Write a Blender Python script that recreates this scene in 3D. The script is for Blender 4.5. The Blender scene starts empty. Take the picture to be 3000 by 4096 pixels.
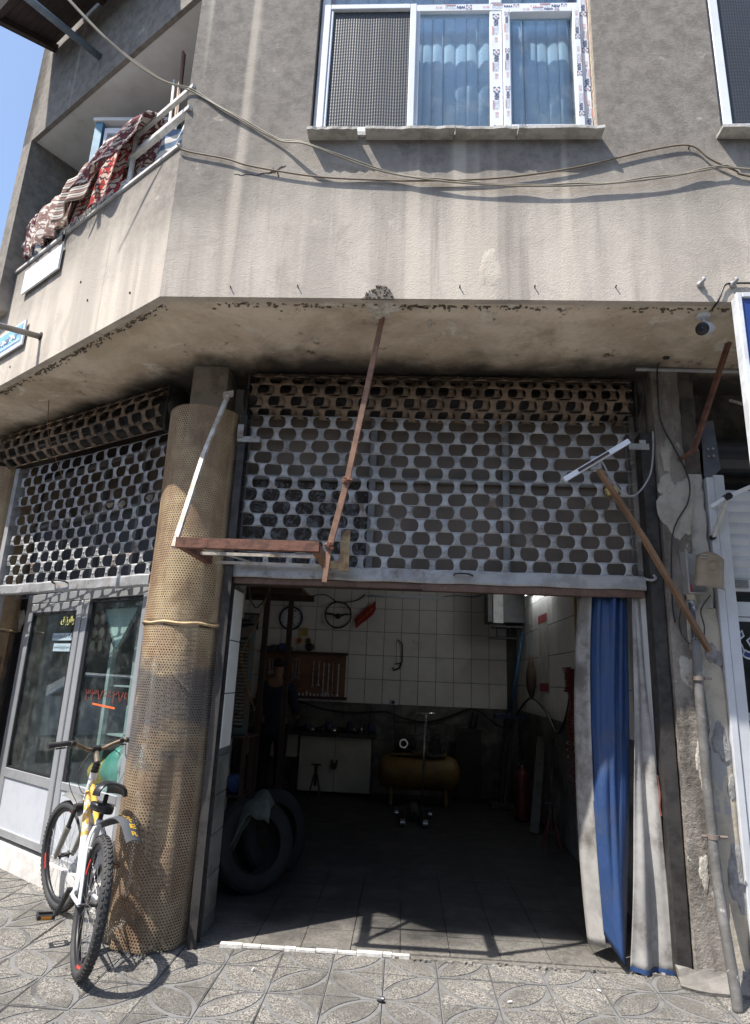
import bpy, bmesh, math, random
from mathutils import Vector, Matrix, Quaternion
R = math.radians
PI = math.pi
random.seed(7)
scene = bpy.context.scene
COL = scene.collection

# ------------------------------------------------------------------ camera
CAM = Vector((0, 0, 1.5))
pit, yaw, rol = R(14.757), R(-3.124), R(2.381)
fwd = Vector((math.sin(yaw) * math.cos(pit), math.cos(yaw) * math.cos(pit), math.sin(pit)))
rgt = Vector((math.cos(yaw), -math.sin(yaw), 0))
upv = rgt.cross(fwd)
r2 = rgt * math.cos(rol) + upv * math.sin(rol)
u2 = -rgt * math.sin(rol) + upv * math.cos(rol)
cd = bpy.data.cameras.new('camera')
cam = bpy.data.objects.new('camera', cd)
COL.objects.link(cam)
m = Matrix((r2, u2, -fwd)).transposed().to_4x4()
m.translation = CAM
cam.matrix_world = m
cd.sensor_fit = 'VERTICAL'
cd.sensor_height = 36.0
cd.lens = 36.0 * 2533.3 / 4096
cd.clip_start = 0.05
cd.clip_end = 2000
scene.camera = cam

# ------------------------------------------------------------------ sky, sun, exposure
SUN_DIR = Vector((0.49, 0.35, -1.0)).normalized()       # the way the light travels
w = bpy.data.worlds.new('World')
scene.world = w
w.use_nodes = True
nt = w.node_tree
sky = nt.nodes.new('ShaderNodeTexSky')
sky.sky_type = 'NISHITA'
sky.sun_disc = False
sky.sun_elevation = math.asin(-SUN_DIR.z)
sky.sun_rotation = math.atan2(-SUN_DIR.x, -SUN_DIR.y)
sky.air_density = 1.0
sky.dust_density = 1.2
nt.links.new(sky.outputs[0], nt.nodes['Background'].inputs[0])
nt.nodes['Background'].inputs[1].default_value = 0.13
sl = bpy.data.lights.new('sun', 'SUN')
sl.energy = 4.1
sl.angle = R(0.53)
sl.color = (1.0, 0.955, 0.89)
so = bpy.data.objects.new('sun', sl)
COL.objects.link(so)
so.rotation_euler = SUN_DIR.to_track_quat('-Z', 'Y').to_euler()
so.location = (-8, -6, 16)
scene.view_settings.view_transform = 'Standard'
scene.view_settings.look = 'None'
scene.view_settings.gamma = 1
scene.view_settings.exposure = 1.05
scene.view_settings.use_curve_mapping = False
scene.cycles.max_bounces = 10
scene.cycles.diffuse_bounces = 5
scene.cycles.transparent_max_bounces = 16
scene.cycles.sample_clamp_indirect = 6

# ------------------------------------------------------------------ materials
MATS = {}


class NT:
    """small helper for node trees"""

    def __init__(self, name):
        self.m = bpy.data.materials.new(name)
        self.m.use_nodes = True
        self.t = self.m.node_tree
        self.b = self.t.nodes['Principled BSDF']
        self.pos = self.t.nodes.new('ShaderNodeNewGeometry').outputs['Position']

    def n(self, kind, **kw):
        nd = self.t.nodes.new(kind)
        for k, v in kw.items():
            setattr(nd, k, v)
        return nd

    def link(self, a, b):
        self.t.links.new(a, b)

    def val(self, sock, v):
        if isinstance(v, bpy.types.NodeSocket):
            self.t.links.new(v, sock)
        else:
            sock.default_value = v

    def mapping(self, scale=(1, 1, 1), loc=(0, 0, 0), rot=(0, 0, 0), src=None):
        mp = self.n('ShaderNodeMapping')
        self.link(src or self.pos, mp.inputs[0])
        mp.inputs['Scale'].default_value = scale
        mp.inputs['Location'].default_value = loc
        mp.inputs['Rotation'].default_value = rot
        return mp.outputs[0]

    def noise(self, scale, detail=4, rough=0.6, vec=None, dist=0.0):
        nd = self.n('ShaderNodeTexNoise')
        self.link(vec or self.pos, nd.inputs['Vector'])
        nd.inputs['Scale'].default_value = scale
        nd.inputs['Detail'].default_value = detail
        nd.inputs['Roughness'].default_value = rough
        nd.inputs['Distortion'].default_value = dist
        return nd.outputs['Fac']

    def ramp(self, fac, a, b):
        nd = self.n('ShaderNodeMapRange')
        nd.interpolation_type = 'SMOOTHSTEP'
        self.link(fac, nd.inputs['Value'])
        nd.inputs['From Min'].default_value = a
        nd.inputs['From Max'].default_value = b
        return nd.outputs['Result']

    def mix(self, fac, a, b):
        nd = self.n('ShaderNodeMix', data_type='RGBA')
        self.val(nd.inputs[0], fac)
        for s, v in ((nd.inputs[6], a), (nd.inputs[7], b)):
            self.val(s, v if isinstance(v, bpy.types.NodeSocket) else (*v, 1))
        return nd.outputs[2]

    def math(self, op, a, b=0.0, clamp=False):
        nd = self.n('ShaderNodeMath', operation=op)
        nd.use_clamp = clamp
        self.val(nd.inputs[0], a)
        self.val(nd.inputs[1], b)
        return nd.outputs[0]

    def vary(self, c, amt):
        """each object a little lighter or darker than its neighbours"""
        h = self.n('ShaderNodeHueSaturation')
        self.link(c, h.inputs['Color'])
        r_ = self.n('ShaderNodeObjectInfo').outputs['Random']
        self.link(self.math('ADD', self.math('MULTIPLY', r_, amt), 1 - amt / 2), h.inputs['Value'])
        return h.outputs[0]

    def axis(self, i):
        s = self.n('ShaderNodeSeparateXYZ')
        self.link(self.pos, s.inputs[0])
        return s.outputs[i]

    def bump(self, h, strength=0.3, dist=0.01):
        nd = self.n('ShaderNodeBump')
        self.link(h, nd.inputs['Height'])
        nd.inputs['Strength'].default_value = strength
        nd.inputs['Distance'].default_value = dist
        self.link(nd.outputs[0], self.b.inputs['Normal'])

    def out(self, col, rough=0.7, metal=0.0, spec=0.5):
        self.val(self.b.inputs['Base Color'], col if isinstance(col, bpy.types.NodeSocket) else (*col, 1))
        self.val(self.b.inputs['Roughness'], rough)
        self.val(self.b.inputs['Metallic'], metal)
        self.b.inputs['Specular IOR Level'].default_value = spec
        return self.m


def mat(name, col, rough=0.6, metal=0.0, col2=None, scale=7.0, lo=0.42, hi=0.62, dirt=None, dscale=2.5, dlo=0.5, dhi=0.72,
        bump=0.0, bscale=60, spec=0.5, streak=False, vary=0.0):
    """plain procedural material: two tones mixed by noise, dirt by a second noise, optional relief"""
    if name in MATS:
        return MATS[name]
    N = NT(name)
    if col2 is None:
        col2 = tuple(c * 0.78 for c in col)
    vec = N.mapping((1, 1, 0.12)) if streak else None
    c = N.mix(N.ramp(N.noise(scale, 5, 0.65, vec), lo, hi), col, col2)
    if dirt:
        c = N.mix(N.ramp(N.noise(dscale, 6, 0.7), dlo, dhi), c, dirt)
    if vary:
        c = N.vary(c, vary)
    if bump:
        N.bump(N.noise(bscale, 4, 0.6), bump, 0.01)
    rr = N.math('ADD', N.math('MULTIPLY', N.noise(scale * 2, 3), 0.25), rough - 0.12)
    MATS[name] = N.out(c, rr, metal, spec)
    return MATS[name]


def plaster_mat():
    N = NT('weathered_plaster')
    big = N.noise(0.9, 6, 0.6)
    z = N.axis(2)
    streak = N.noise(3.2, 6, 0.65, N.mapping((1, 1, 0.09)))
    streak2 = N.noise(9.0, 5, 0.6, N.mapping((1, 1, 0.06)))
    fine = N.noise(14, 6, 0.7)
    h = N.ramp(N.math('ADD', z, N.math('MULTIPLY', big, 1.2)), 4.45, 5.35)
    grey = N.mix(N.ramp(fine, 0.35, 0.68), (0.27, 0.243, 0.212), (0.175, 0.157, 0.137))
    cream = N.mix(N.ramp(streak, 0.36, 0.62), (0.60, 0.535, 0.45), (0.45, 0.40, 0.34))
    c = N.mix(h, cream, grey)
    c = N.mix(N.math('MULTIPLY', N.ramp(streak2, 0.56, 0.72), 0.5), c, (0.26, 0.225, 0.19))
    c = N.mix(N.math('MULTIPLY', N.ramp(N.noise(5, 6, 0.7), 0.6, 0.75), 0.55), c, (0.66, 0.59, 0.5))
    c = N.mix(N.math('MULTIPLY', N.ramp(N.noise(2.6, 7, 0.72, None, 0.6), 0.5, 0.72), 0.55), c, (0.33, 0.29, 0.245))
    # rain-washed light vertical runs below the sills
    runs = N.ramp(N.noise(2.3, 3, 0.5, N.mapping((1.4, 1.4, 0.05), (3, 1, 0))), 0.58, 0.66)
    c = N.mix(N.math('MULTIPLY', runs, 0.45), c, (0.68, 0.6, 0.49))
    hh = N.math('ADD', N.noise(120, 6, 0.72), N.math('MULTIPLY', N.noise(30, 6, 0.7, None, 0.8), 0.5))
    N.bump(hh, 0.5, 0.009)
    return N.out(c, 0.95, 0, 0.2)


def soffit_mat():
    N = NT('sooty_soffit')
    n1 = N.noise(1.7, 7, 0.65, None, 0.4)
    c = N.mix(N.ramp(n1, 0.36, 0.64), (0.74, 0.63, 0.49), (0.50, 0.40, 0.29))
    c = N.mix(N.ramp(N.noise(3.4, 6, 0.7, None, 0.8), 0.56, 0.66), c, (0.72, 0.66, 0.56))
    # soot from the workshop: a band along the door heads with a ragged outline
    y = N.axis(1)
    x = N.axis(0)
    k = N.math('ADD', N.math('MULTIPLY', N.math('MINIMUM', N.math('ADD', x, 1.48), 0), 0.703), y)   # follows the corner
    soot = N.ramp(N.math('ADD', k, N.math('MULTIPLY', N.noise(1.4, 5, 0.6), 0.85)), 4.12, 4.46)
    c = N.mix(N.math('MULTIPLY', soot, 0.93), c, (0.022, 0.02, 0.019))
    c = N.mix(N.ramp(N.noise(6, 6, 0.75), 0.60, 0.70), c, (0.09, 0.075, 0.06))
    c = N.mix(N.math('MULTIPLY', N.ramp(N.noise(2.2, 6, 0.7, N.mapping(loc=(7, 3, 1)), 0.5), 0.52, 0.70), 0.45), c, (0.28, 0.20, 0.13))
    N.bump(N.math('ADD', N.noise(22, 5, 0.6), N.noise(6, 5, 0.6)), 0.6, 0.02)
    return N.out(c, 0.95, 0, 0.2)


def pillar_mat():
    N = NT('patched_concrete')
    v = N.mapping((1, 1, 0.45))
    c = N.mix(N.ramp(N.noise(6, 7, 0.7, v), 0.35, 0.65), (0.31, 0.28, 0.245), (0.16, 0.142, 0.123))
    c = N.mix(N.ramp(N.noise(2.2, 6, 0.62, N.mapping((1.6, 1.6, 0.7), (4, 2, 1)), 0.5), 0.57, 0.60), c, (0.42, 0.39, 0.345))
    c = N.mix(N.ramp(N.noise(11, 6, 0.75), 0.64, 0.68), c, (0.55, 0.53, 0.48))
    c = N.mix(N.math('MULTIPLY', N.ramp(N.noise(2.6, 6, 0.7, N.mapping((1, 1, 0.4), (1, 7, 3))), 0.52, 0.66), 0.85), c, (0.06, 0.053, 0.046))
    N.bump(N.math('ADD', N.noise(40, 6, 0.7), N.noise(9, 5, 0.6)), 0.8, 0.02)
    return N.out(c, 0.92, 0, 0.25)


def cream_mat():
    N = NT('cream_render')
    c = N.mix(N.ramp(N.noise(5, 6, 0.65), 0.4, 0.65), (0.46, 0.41, 0.325), (0.35, 0.31, 0.25))
    c = N.mix(N.ramp(N.noise(2.5, 5, 0.6, N.mapping((1, 1, 0.6), (2, 0, 5))), 0.585, 0.6), c, (0.33, 0.32, 0.31))
    c = N.mix(N.math('MULTIPLY', N.ramp(N.noise(4, 6, 0.7), 0.55, 0.75), 0.6), c, (0.16, 0.14, 0.12))
    N.bump(N.noise(30, 5, 0.6), 0.4, 0.012)
    return N.out(c, 0.9, 0, 0.3)


def perf_mat():
    N = NT('rusty_perforated_sheet')
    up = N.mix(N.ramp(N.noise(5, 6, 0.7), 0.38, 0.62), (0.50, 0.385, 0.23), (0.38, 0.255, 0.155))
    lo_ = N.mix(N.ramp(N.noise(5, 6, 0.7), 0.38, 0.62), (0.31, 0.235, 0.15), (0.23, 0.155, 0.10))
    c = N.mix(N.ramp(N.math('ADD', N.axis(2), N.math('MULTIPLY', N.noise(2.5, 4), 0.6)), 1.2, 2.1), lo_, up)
    c = N.mix(N.ramp(N.noise(4, 6, 0.7, N.mapping((1, 1, 0.18), (3, 3, 0))), 0.50, 0.74), c, (0.22, 0.135, 0.08))
    # smeared paint and soot patches at shoulder height
    z = N.axis(2)
    n = N.noise(2.5, 6, 0.6, N.mapping((1.1, 1.1, 1.6), (0.4, 1.5, 0.3)), 0.6)
    band = N.math('MULTIPLY', N.ramp(z, 0.78, 1.05), N.math('SUBTRACT', 1.0, N.ramp(z, 1.48, 1.78)))
    s = N.ramp(N.math('MULTIPLY', n, N.math('ADD', 0.40, N.math('MULTIPLY', band, 0.80))), 0.44, 0.66)
    c = N.mix(N.math('MULTIPLY', s, 0.8), c, (0.10, 0.097, 0.10))
    s2 = N.ramp(N.noise(3.2, 6, 0.65, N.mapping((1, 1, 0.6), (8, 2, 4))), 0.54, 0.74)
    c = N.mix(N.math('MULTIPLY', s2, 0.6), c, (0.07, 0.05, 0.036))
    N.bump(N.noise(9, 4), 0.25, 0.03)
    return N.out(c, 0.72, 0.15, 0.35)


def aggregate_mat():
    N = NT('exposed_aggregate')
    v = N.n('ShaderNodeTexVoronoi')
    N.link(N.pos, v.inputs['Vector'])
    v.inputs['Scale'].default_value = 190
    s = N.n('ShaderNodeSeparateColor')
    N.link(v.outputs['Color'], s.inputs[0])
    c = N.mix(N.ramp(s.outputs[0], 0.15, 0.9), (0.115, 0.107, 0.095), (0.33, 0.31, 0.275))
    c = N.mix(N.ramp(s.outputs[1], 0.78, 0.9), c, (0.06, 0.057, 0.053))
    c = N.mix(N.math('MULTIPLY', N.ramp(N.noise(1.9, 6, 0.65), 0.42, 0.62), 0.75), c, (0.105, 0.098, 0.088))
    c = N.mix(N.math('MULTIPLY', N.ramp(N.noise(4.2, 6, 0.7, N.mapping(loc=(5, 2, 0))), 0.60, 0.70), 0.55), c, (0.05, 0.046, 0.04))
    c = N.vary(c, 0.28)
    N.bump(v.outputs['Distance'], 0.55, 0.004)
    return N.out(c, 0.85, 0, 0.3)


def oily_mat():
    N = NT('oily_shaded_floor')
    y = N.axis(1)
    clean = N.mix(N.ramp(N.noise(60, 4, 0.7), 0.35, 0.65), (0.20, 0.185, 0.16), (0.115, 0.107, 0.095))
    k = N.ramp(N.math('ADD', y, N.math('MULTIPLY', N.noise(1.8, 6, 0.65), 1.1)), 4.62, 5.25)  # oil plus doorway shade painted in, from the shadow line inwards
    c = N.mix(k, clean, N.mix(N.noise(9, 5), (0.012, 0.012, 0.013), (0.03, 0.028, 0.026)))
    c = N.mix(N.math('MULTIPLY', N.ramp(N.noise(2.4, 6, 0.7), 0.48, 0.66), 0.7), c, (0.05, 0.047, 0.043))
    N.bump(N.noise(110, 4, 0.7), 0.4, 0.003)
    return N.out(c, N.math('ADD', N.math('MULTIPLY', N.noise(6, 5), 0.35), 0.5), 0, 0.4)


def rug_mat(name, base, cols, scale):
    N = NT(name)
    tc = N.n('ShaderNodeTexCoord').outputs['UV']
    v = N.n('ShaderNodeTexVoronoi', feature='F1', distance='MANHATTAN')
    mp = N.mapping((scale, scale, 1), src=tc)
    N.link(mp, v.inputs['Vector'])
    v.inputs['Scale'].default_value = 1.0
    v.inputs['Randomness'].default_value = 0.25
    wv = N.n('ShaderNodeTexWave', wave_type='RINGS')
    N.link(mp, wv.inputs['Vector'])
    wv.inputs['Scale'].default_value = 0.9
    wv.inputs['Distortion'].default_value = 9
    wv.inputs['Detail'].default_value = 3
    c = N.mix(N.ramp(v.outputs['Distance'], 0.50, 0.55), base, cols[0])
    c = N.mix(N.ramp(wv.outputs['Fac'], 0.74, 0.80), c, cols[1])
    c = N.mix(N.ramp(N.noise(1.0, 5, 0.7, N.mapping((scale * 2, scale * 2, 1), src=tc)), 0.56, 0.58), c, cols[2])
    N.bump(N.noise(300, 3), 0.3, 0.003)
    return N.out(c, 0.95, 0, 0.1)


def stripe_mat(name, cols, n, axis=1):
    N = NT(name)
    tc = N.n('ShaderNodeTexCoord').outputs['UV']
    s = N.n('ShaderNodeSeparateXYZ')
    N.link(tc, s.inputs[0])
    f = N.math('FRACT', N.math('MULTIPLY', s.outputs[axis], n))
    c = N.mix(N.math('GREATER_THAN', f, 0.5), cols[0], cols[1])
    if len(cols) > 2:
        f2 = N.math('FRACT', N.math('MULTIPLY', s.outputs[axis], n * 2.6))
        c = N.mix(N.math('GREATER_THAN', f2, 0.72), c, cols[2])
    return N.out(c, 0.9, 0, 0.1)


def glass_mat(name, tint=(0.8, 0.88, 0.9), rough=0.02, alpha=0.35, spec=0.9):
    """thin pane: clear part lets light straight through, the rest is a reflecting sheet"""
    N = NT(name)
    out = [n for n in N.t.nodes if n.type == 'OUTPUT_MATERIAL'][0]
    tr = N.n('ShaderNodeBsdfTransparent')
    tr.inputs[0].default_value = (*tint, 1)
    gl = N.n('ShaderNodeBsdfGlossy')
    gl.inputs['Roughness'].default_value = rough
    gl.inputs['Color'].default_value = (0.95, 0.97, 1, 1)
    lw = N.n('ShaderNodeLayerWeight')
    lw.inputs[0].default_value = 0.5
    fr = N.math('ADD', N.math('MULTIPLY', N.math('POWER', lw.outputs['Facing'], 4.0), 0.9), 0.045)
    mx = N.n('ShaderNodeMixShader')
    N.link(N.math('MULTIPLY', fr, spec, True), mx.inputs[0])
    N.link(tr.outputs[0], mx.inputs[1])
    N.link(gl.outputs[0], mx.inputs[2])
    df = N.n('ShaderNodeBsdfDiffuse')
    df.inputs[0].default_value = (0.5, 0.52, 0.5, 1)
    m2 = N.n('ShaderNodeMixShader')
    N.link(N.math('MULTIPLY', N.ramp(N.noise(7, 6, 0.7), 0.4, 0.8), alpha), m2.inputs[0])
    N.link(mx.outputs[0], m2.inputs[1])
    N.link(df.outputs[0], m2.inputs[2])
    N.link(m2.outputs[0], out.inputs[0])
    return N.m


P = plaster_mat()
SOFF = soffit_mat()
PILLAR = pillar_mat()
CREAM = cream_mat()
PERF = perf_mat()
AGG = aggregate_mat()
OILY = oily_mat()
GLASS = glass_mat('window_glass', (0.80, 0.88, 0.93), 0.01, 0.12, 1.0)
SHOPGLASS = glass_mat('dusty_shop_glass', (0.80, 0.88, 0.87), 0.012, 0.07, 1.0)
WHITE = mat('white_pvc', (0.72, 0.74, 0.77), 0.35, 0, (0.66, 0.68, 0.71), 3)
ALU = mat('silver_aluminium', (0.48, 0.49, 0.50), 0.42, 0.55, (0.40, 0.41, 0.42), 4, dirt=(0.2, 0.19, 0.17), dlo=0.6, dhi=0.8)
SHUT = mat('grey_shutter_steel', (0.40, 0.40, 0.395), 0.55, 0.35, (0.30, 0.295, 0.285), 9, dirt=(0.15, 0.105, 0.075), dscale=4, dlo=0.52, dhi=0.70, bump=0.15, vary=0.35)
SHUTROLL = mat('brown_dusty_shutter', (0.20, 0.145, 0.10), 0.75, 0.1, (0.13, 0.092, 0.064), 9, dirt=(0.05, 0.04, 0.033), dscale=3, dlo=0.5, dhi=0.7, bump=0.2, vary=0.4)
RUST = mat('rusty_steel', (0.17, 0.075, 0.048), 0.8, 0.1, (0.10, 0.048, 0.034), 16, dirt=(0.25, 0.17, 0.13), dscale=9, dlo=0.6, dhi=0.75, bump=0.3)
RUSTLIGHT = mat('worn_brown_rod', (0.27, 0.15, 0.095), 0.75, 0, (0.19, 0.105, 0.07), 12, bump=0.2)
PALEROD = mat('pale_painted_rod', (0.42, 0.38, 0.32), 0.7, 0, (0.30, 0.26, 0.21), 14, dirt=(0.2, 0.13, 0.08), dscale=8)
DARKSTEEL = mat('dark_greasy_steel', (0.055, 0.05, 0.047), 0.6, 0.3, (0.03, 0.028, 0.026), 10, dirt=(0.12, 0.10, 0.085), dlo=0.58, dhi=0.75, bump=0.2)
BLACK = mat('black_rubber', (0.022, 0.022, 0.024), 0.7, 0, (0.035, 0.034, 0.033), 12, bump=0.1)
BLACKP = mat('black_plastic', (0.02, 0.02, 0.022), 0.38)
CABLE = mat('beige_cable', (0.33, 0.29, 0.22), 0.6)
GREYCABLE = mat('grey_cable', (0.36, 0.36, 0.36), 0.6)
CHROME = mat('worn_chrome', (0.55, 0.55, 0.56), 0.28, 0.9, (0.4, 0.39, 0.38), 20)
BROWNWOOD = mat('brown_wood', (0.24, 0.135, 0.07), 0.65, 0, (0.16, 0.085, 0.042), 6, streak=True, bump=0.15)
DARKWOOD = mat('dark_brown_wood', (0.07, 0.036, 0.024), 0.6, 0, (0.045, 0.024, 0.017), 6, streak=True)
TILEW = mat('white_wall_tile', (0.76, 0.74, 0.70), 0.14, 0, (0.68, 0.66, 0.62), 2.2, dirt=(0.5, 0.46, 0.41), dlo=0.62, dhi=0.8, vary=0.08)
TILEG = mat('grimy_stone_tile', (0.17, 0.16, 0.145), 0.5, 0, (0.09, 0.085, 0.075), 3, dirt=(0.035, 0.032, 0.03), dlo=0.45, dhi=0.7, vary=0.4)
GROUT = mat('dark_grout', (0.10, 0.095, 0.09), 0.9)
BAND = mat('smooth_grey_cement', (0.17, 0.167, 0.162), 0.8, 0, (0.13, 0.127, 0.122), 5, dirt=(0.075, 0.07, 0.065), dlo=0.52, dhi=0.72, bump=0.12)
CONCRETE = mat('grey_cement', (0.22, 0.205, 0.185), 0.9, 0, (0.15, 0.14, 0.125), 4, dirt=(0.075, 0.068, 0.06), bump=0.4, bscale=35)
BROKEN = mat('crumbling_mortar', (0.21, 0.18, 0.145), 0.95, 0, (0.12, 0.10, 0.08), 22, bump=0.3, bscale=90)
WHITEPAINT = mat('white_wall_paint', (0.74, 0.72, 0.69), 0.8, 0, (0.66, 0.64, 0.60), 2.5, dirt=(0.40, 0.36, 0.30), dlo=0.6, dhi=0.8)

# ------------------------------------------------------------------ geometry helpers
WM = {}


def V(*a):
    return Vector(a)


def reg(o, parent, M=None):
    COL.objects.link(o)
    if M is not None:
        o.matrix_basis = M
    if parent is not None:
        o.parent = parent
        o.matrix_parent_inverse = WM[parent.name].inverted()
    WM[o.name] = M.copy() if M is not None else Matrix.Identity(4)
    return o


def tag(o, label=None, cat=None, group=None, kind=None):
    if label:
        o['label'] = label
    if cat:
        o['category'] = cat
    if group:
        o['group'] = group
    if kind:
        o['kind'] = kind
    return o


def thing(name, label, cat, loc=(0, 0, 0), group=None):
    o = bpy.data.objects.new(name, None)
    o.empty_display_size = 0.1
    reg(o, None, Matrix.Translation(loc))
    return tag(o, label, cat, group)


def part(name, parent, loc, label=None):
    o = bpy.data.objects.new(name, None)
    o.empty_display_size = 0.1
    reg(o, parent, Matrix.Translation(loc))
    return tag(o, label)


def inst(name, mesh, M, parent=None):
    return reg(bpy.data.objects.new(name, mesh), parent, M)


def frame_of(d):
    d = Vector(d).normalized()
    a = Vector((0, 0, 1)) if abs(d.z) < 0.9 else Vector((1, 0, 0))
    x = a.cross(d).normalized()
    return x, d.cross(x)


class MB:
    def __init__(self):
        self.v, self.f, self.uv, self.mi = [], [], {}, []

    def add(self, vs, fs, uvs=None, mi=0):
        o = len(self.v)
        self.v += [tuple(p) for p in vs]
        for f in fs:
            if uvs is not None:
                self.uv[len(self.f)] = [uvs[i] for i in f]
            self.f.append(tuple(i + o for i in f))
            self.mi.append(mi)
        return self

    def box(self, x0, x1, y0, y1, z0, z1, mi=0):
        vs = [(x, y, z) for z in (z0, z1) for y in (y0, y1) for x in (x0, x1)]
        return self.add(vs, [(0, 2, 3, 1), (4, 5, 7, 6), (0, 1, 5, 4), (2, 6, 7, 3), (0, 4, 6, 2), (1, 3, 7, 5)], mi=mi)

    def obox(self, c, s, ux=(1, 0, 0), uy=(0, 1, 0), uz=(0, 0, 1), mi=0):
        c, ux, uy, uz = Vector(c), Vector(ux), Vector(uy), Vector(uz)
        vs = [c + ux * (s[0] / 2 * a) + uy * (s[1] / 2 * b) + uz * (s[2] / 2 * d) for d in (-1, 1) for b in (-1, 1) for a in (-1, 1)]
        return self.add(vs, [(0, 2, 3, 1), (4, 5, 7, 6), (0, 1, 5, 4), (2, 6, 7, 3), (0, 4, 6, 2), (1, 3, 7, 5)], mi=mi)

    def bar(self, a, b, wx, wy=None, roll=0.0, mi=0):
        """square bar from a to b"""
        a, b = Vector(a), Vector(b)
        wy = wy or wx
        x, y = frame_of(b - a)
        if roll:
            q = Quaternion((b - a).normalized(), roll)
            x, y = q @ x, q @ y
        return self.obox((a + b) / 2, (wx, wy, (b - a).length), x, y, (b - a).normalized(), mi)

    def tube(self, pts, r, seg=8, closed=False, caps=True, mi=0):
        pts = [Vector(p) for p in pts]
        n = len(pts)
        rs = r if isinstance(r, (list, tuple)) else [r] * n
        vs, fs = [], []
        px = None
        for i, p in enumerate(pts):
            if closed:
                d = pts[(i + 1) % n] - pts[i - 1]
            else:
                d = pts[min(i + 1, n - 1)] - pts[max(i - 1, 0)]
            if d.length < 1e-9:
                d = Vector((0, 0, 1))
            d.normalize()
            if px is None:
                x, y = frame_of(d)
            else:
                x = (px - d * px.dot(d))
                x = x.normalized() if x.length > 1e-6 else frame_of(d)[0]
                y = d.cross(x)
            px = x
            for k in range(seg):
                a = 2 * PI * k / seg
                vs.append(p + (x * math.cos(a) + y * math.sin(a)) * rs[i])
        m_ = n if closed else n - 1
        for i in range(m_):
            j = (i + 1) % n
            for k in range(seg):
                l = (k + 1) % seg
                fs.append((i * seg + k, i * seg + l, j * seg + l, j * seg + k))
        if caps and not closed:
            fs.append(tuple(range(seg - 1, -1, -1)))
            fs.append(tuple((n - 1) * seg + k for k in range(seg)))
        return self.add(vs, fs, mi=mi)

    def cyl(self, a, b, r, seg=16, r2=None, mi=0):
        return self.tube([a, b], [r, r if r2 is None else r2], seg, mi=mi)

    def lathe(self, prof, o, ax, seg=32, closed=True, mi=0):
        """prof: (radius, height) list revolved round axis ax at o"""
        o, ax = Vector(o), Vector(ax).normalized()
        x, y = frame_of(ax)
        n = len(prof)
        vs, fs = [], []
        for k in range(seg):
            a = 2 * PI * k / seg
            e = x * math.cos(a) + y * math.sin(a)
            for r, h in prof:
                vs.append(o + e * r + ax * h)
        for k in range(seg):
            l = (k + 1) % seg
            for i in range(n if closed else n - 1):
                j = (i + 1) % n
                fs.append((k * n + i, l * n + i, l * n + j, k * n + j))
        return self.add(vs, fs, mi=mi)

    def prism(self, poly, o, ux, uy, th, mi=0):
        """extruded polygon; poly in (ux, uy), thickness along ux x uy"""
        o, ux, uy = Vector(o), Vector(ux), Vector(uy)
        n_ = ux.cross(uy).normalized()
        n = len(poly)
        vs = [o + ux * a + uy * b for a, b in poly] + [o + ux * a + uy * b + n_ * th for a, b in poly]
        fs = [tuple(range(n - 1, -1, -1)), tuple(range(n, 2 * n))] + [(i, (i + 1) % n, n + (i + 1) % n, n + i) for i in range(n)]
        return self.add(vs, fs, mi=mi)

    def sheet(self, rows, thick=0.0, uvscale=(1, 1), mi=0):
        """grid of points rows[i][j] with UVs; optional thickness along the normals"""
        h, w_ = len(rows), len(rows[0])
        vs = [Vector(p) for r in rows for p in r]
        uvs = [(j / (w_ - 1) * uvscale[0], i / (h - 1) * uvscale[1]) for i in range(h) for j in range(w_)]
        fs = [(i * w_ + j, i * w_ + j + 1, (i + 1) * w_ + j + 1, (i + 1) * w_ + j) for i in range(h - 1) for j in range(w_ - 1)]
        if thick:
            nrm = [Vector((0, 0, 0)) for _ in vs]
            for f in fs:
                nn = (vs[f[1]] - vs[f[0]]).cross(vs[f[3]] - vs[f[0]])
                for i in f:
                    nrm[i] += nn
            n0 = len(vs)
            vs = vs + [p - q.normalized() * thick if q.length else p for p, q in zip(vs, nrm)]
            uvs = uvs + uvs
            back = [tuple(reversed([i + n0 for i in f])) for f in fs]
            rim = []
            ed = [i for i in range(w_)] + [i * w_ + w_ - 1 for i in range(1, h)] + [(h - 1) * w_ + j for j in range(w_ - 2, -1, -1)] + [i * w_ for i in range(h - 2, 0, -1)]
            for a, b in zip(ed, ed[1:] + ed[:1]):
                rim.append((b, a, a + n0, b + n0))
            fs = fs + back + rim
        return self.add(vs, fs, uvs, mi)

    def mesh(self, name, mats, smooth=False):
        me = bpy.data.meshes.new(name)
        me.from_pydata(self.v, [], self.f)
        for m_ in (mats if isinstance(mats, (list, tuple)) else [mats]):
            me.materials.append(m_)
        if any(self.mi):
            me.polygons.foreach_set('material_index', self.mi)
        if self.uv:
            l = me.uv_layers.new(name='UVMap')
            for p in me.polygons:
                if p.index in self.uv:
                    for li, q in zip(p.loop_indices, self.uv[p.index]):
                        l.data[li].uv = q
        if smooth:
            me.polygons.foreach_set('use_smooth', [True] * len(me.polygons))
        me.update()
        return me

    def build(self, name, mats, parent=None, smooth=False, bevel=0.0, seg=1):
        o = bpy.data.objects.new(name, self.mesh(name, mats, smooth))
        reg(o, parent)
        if bevel:
            b = o.modifiers.new('bevel', 'BEVEL')
            b.width = bevel
            b.segments = seg
            b.limit_method = 'ANGLE'
            b.angle_limit = R(40)
        if smooth == 'angle' or (smooth and bevel):
            pass
        return o


def smooth_by_angle(o, ang=40):
    me = o.data
    me.polygons.foreach_set('use_smooth', [True] * len(me.polygons))
    me.set_sharp_from_angle(angle=R(ang))
    return o


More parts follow.
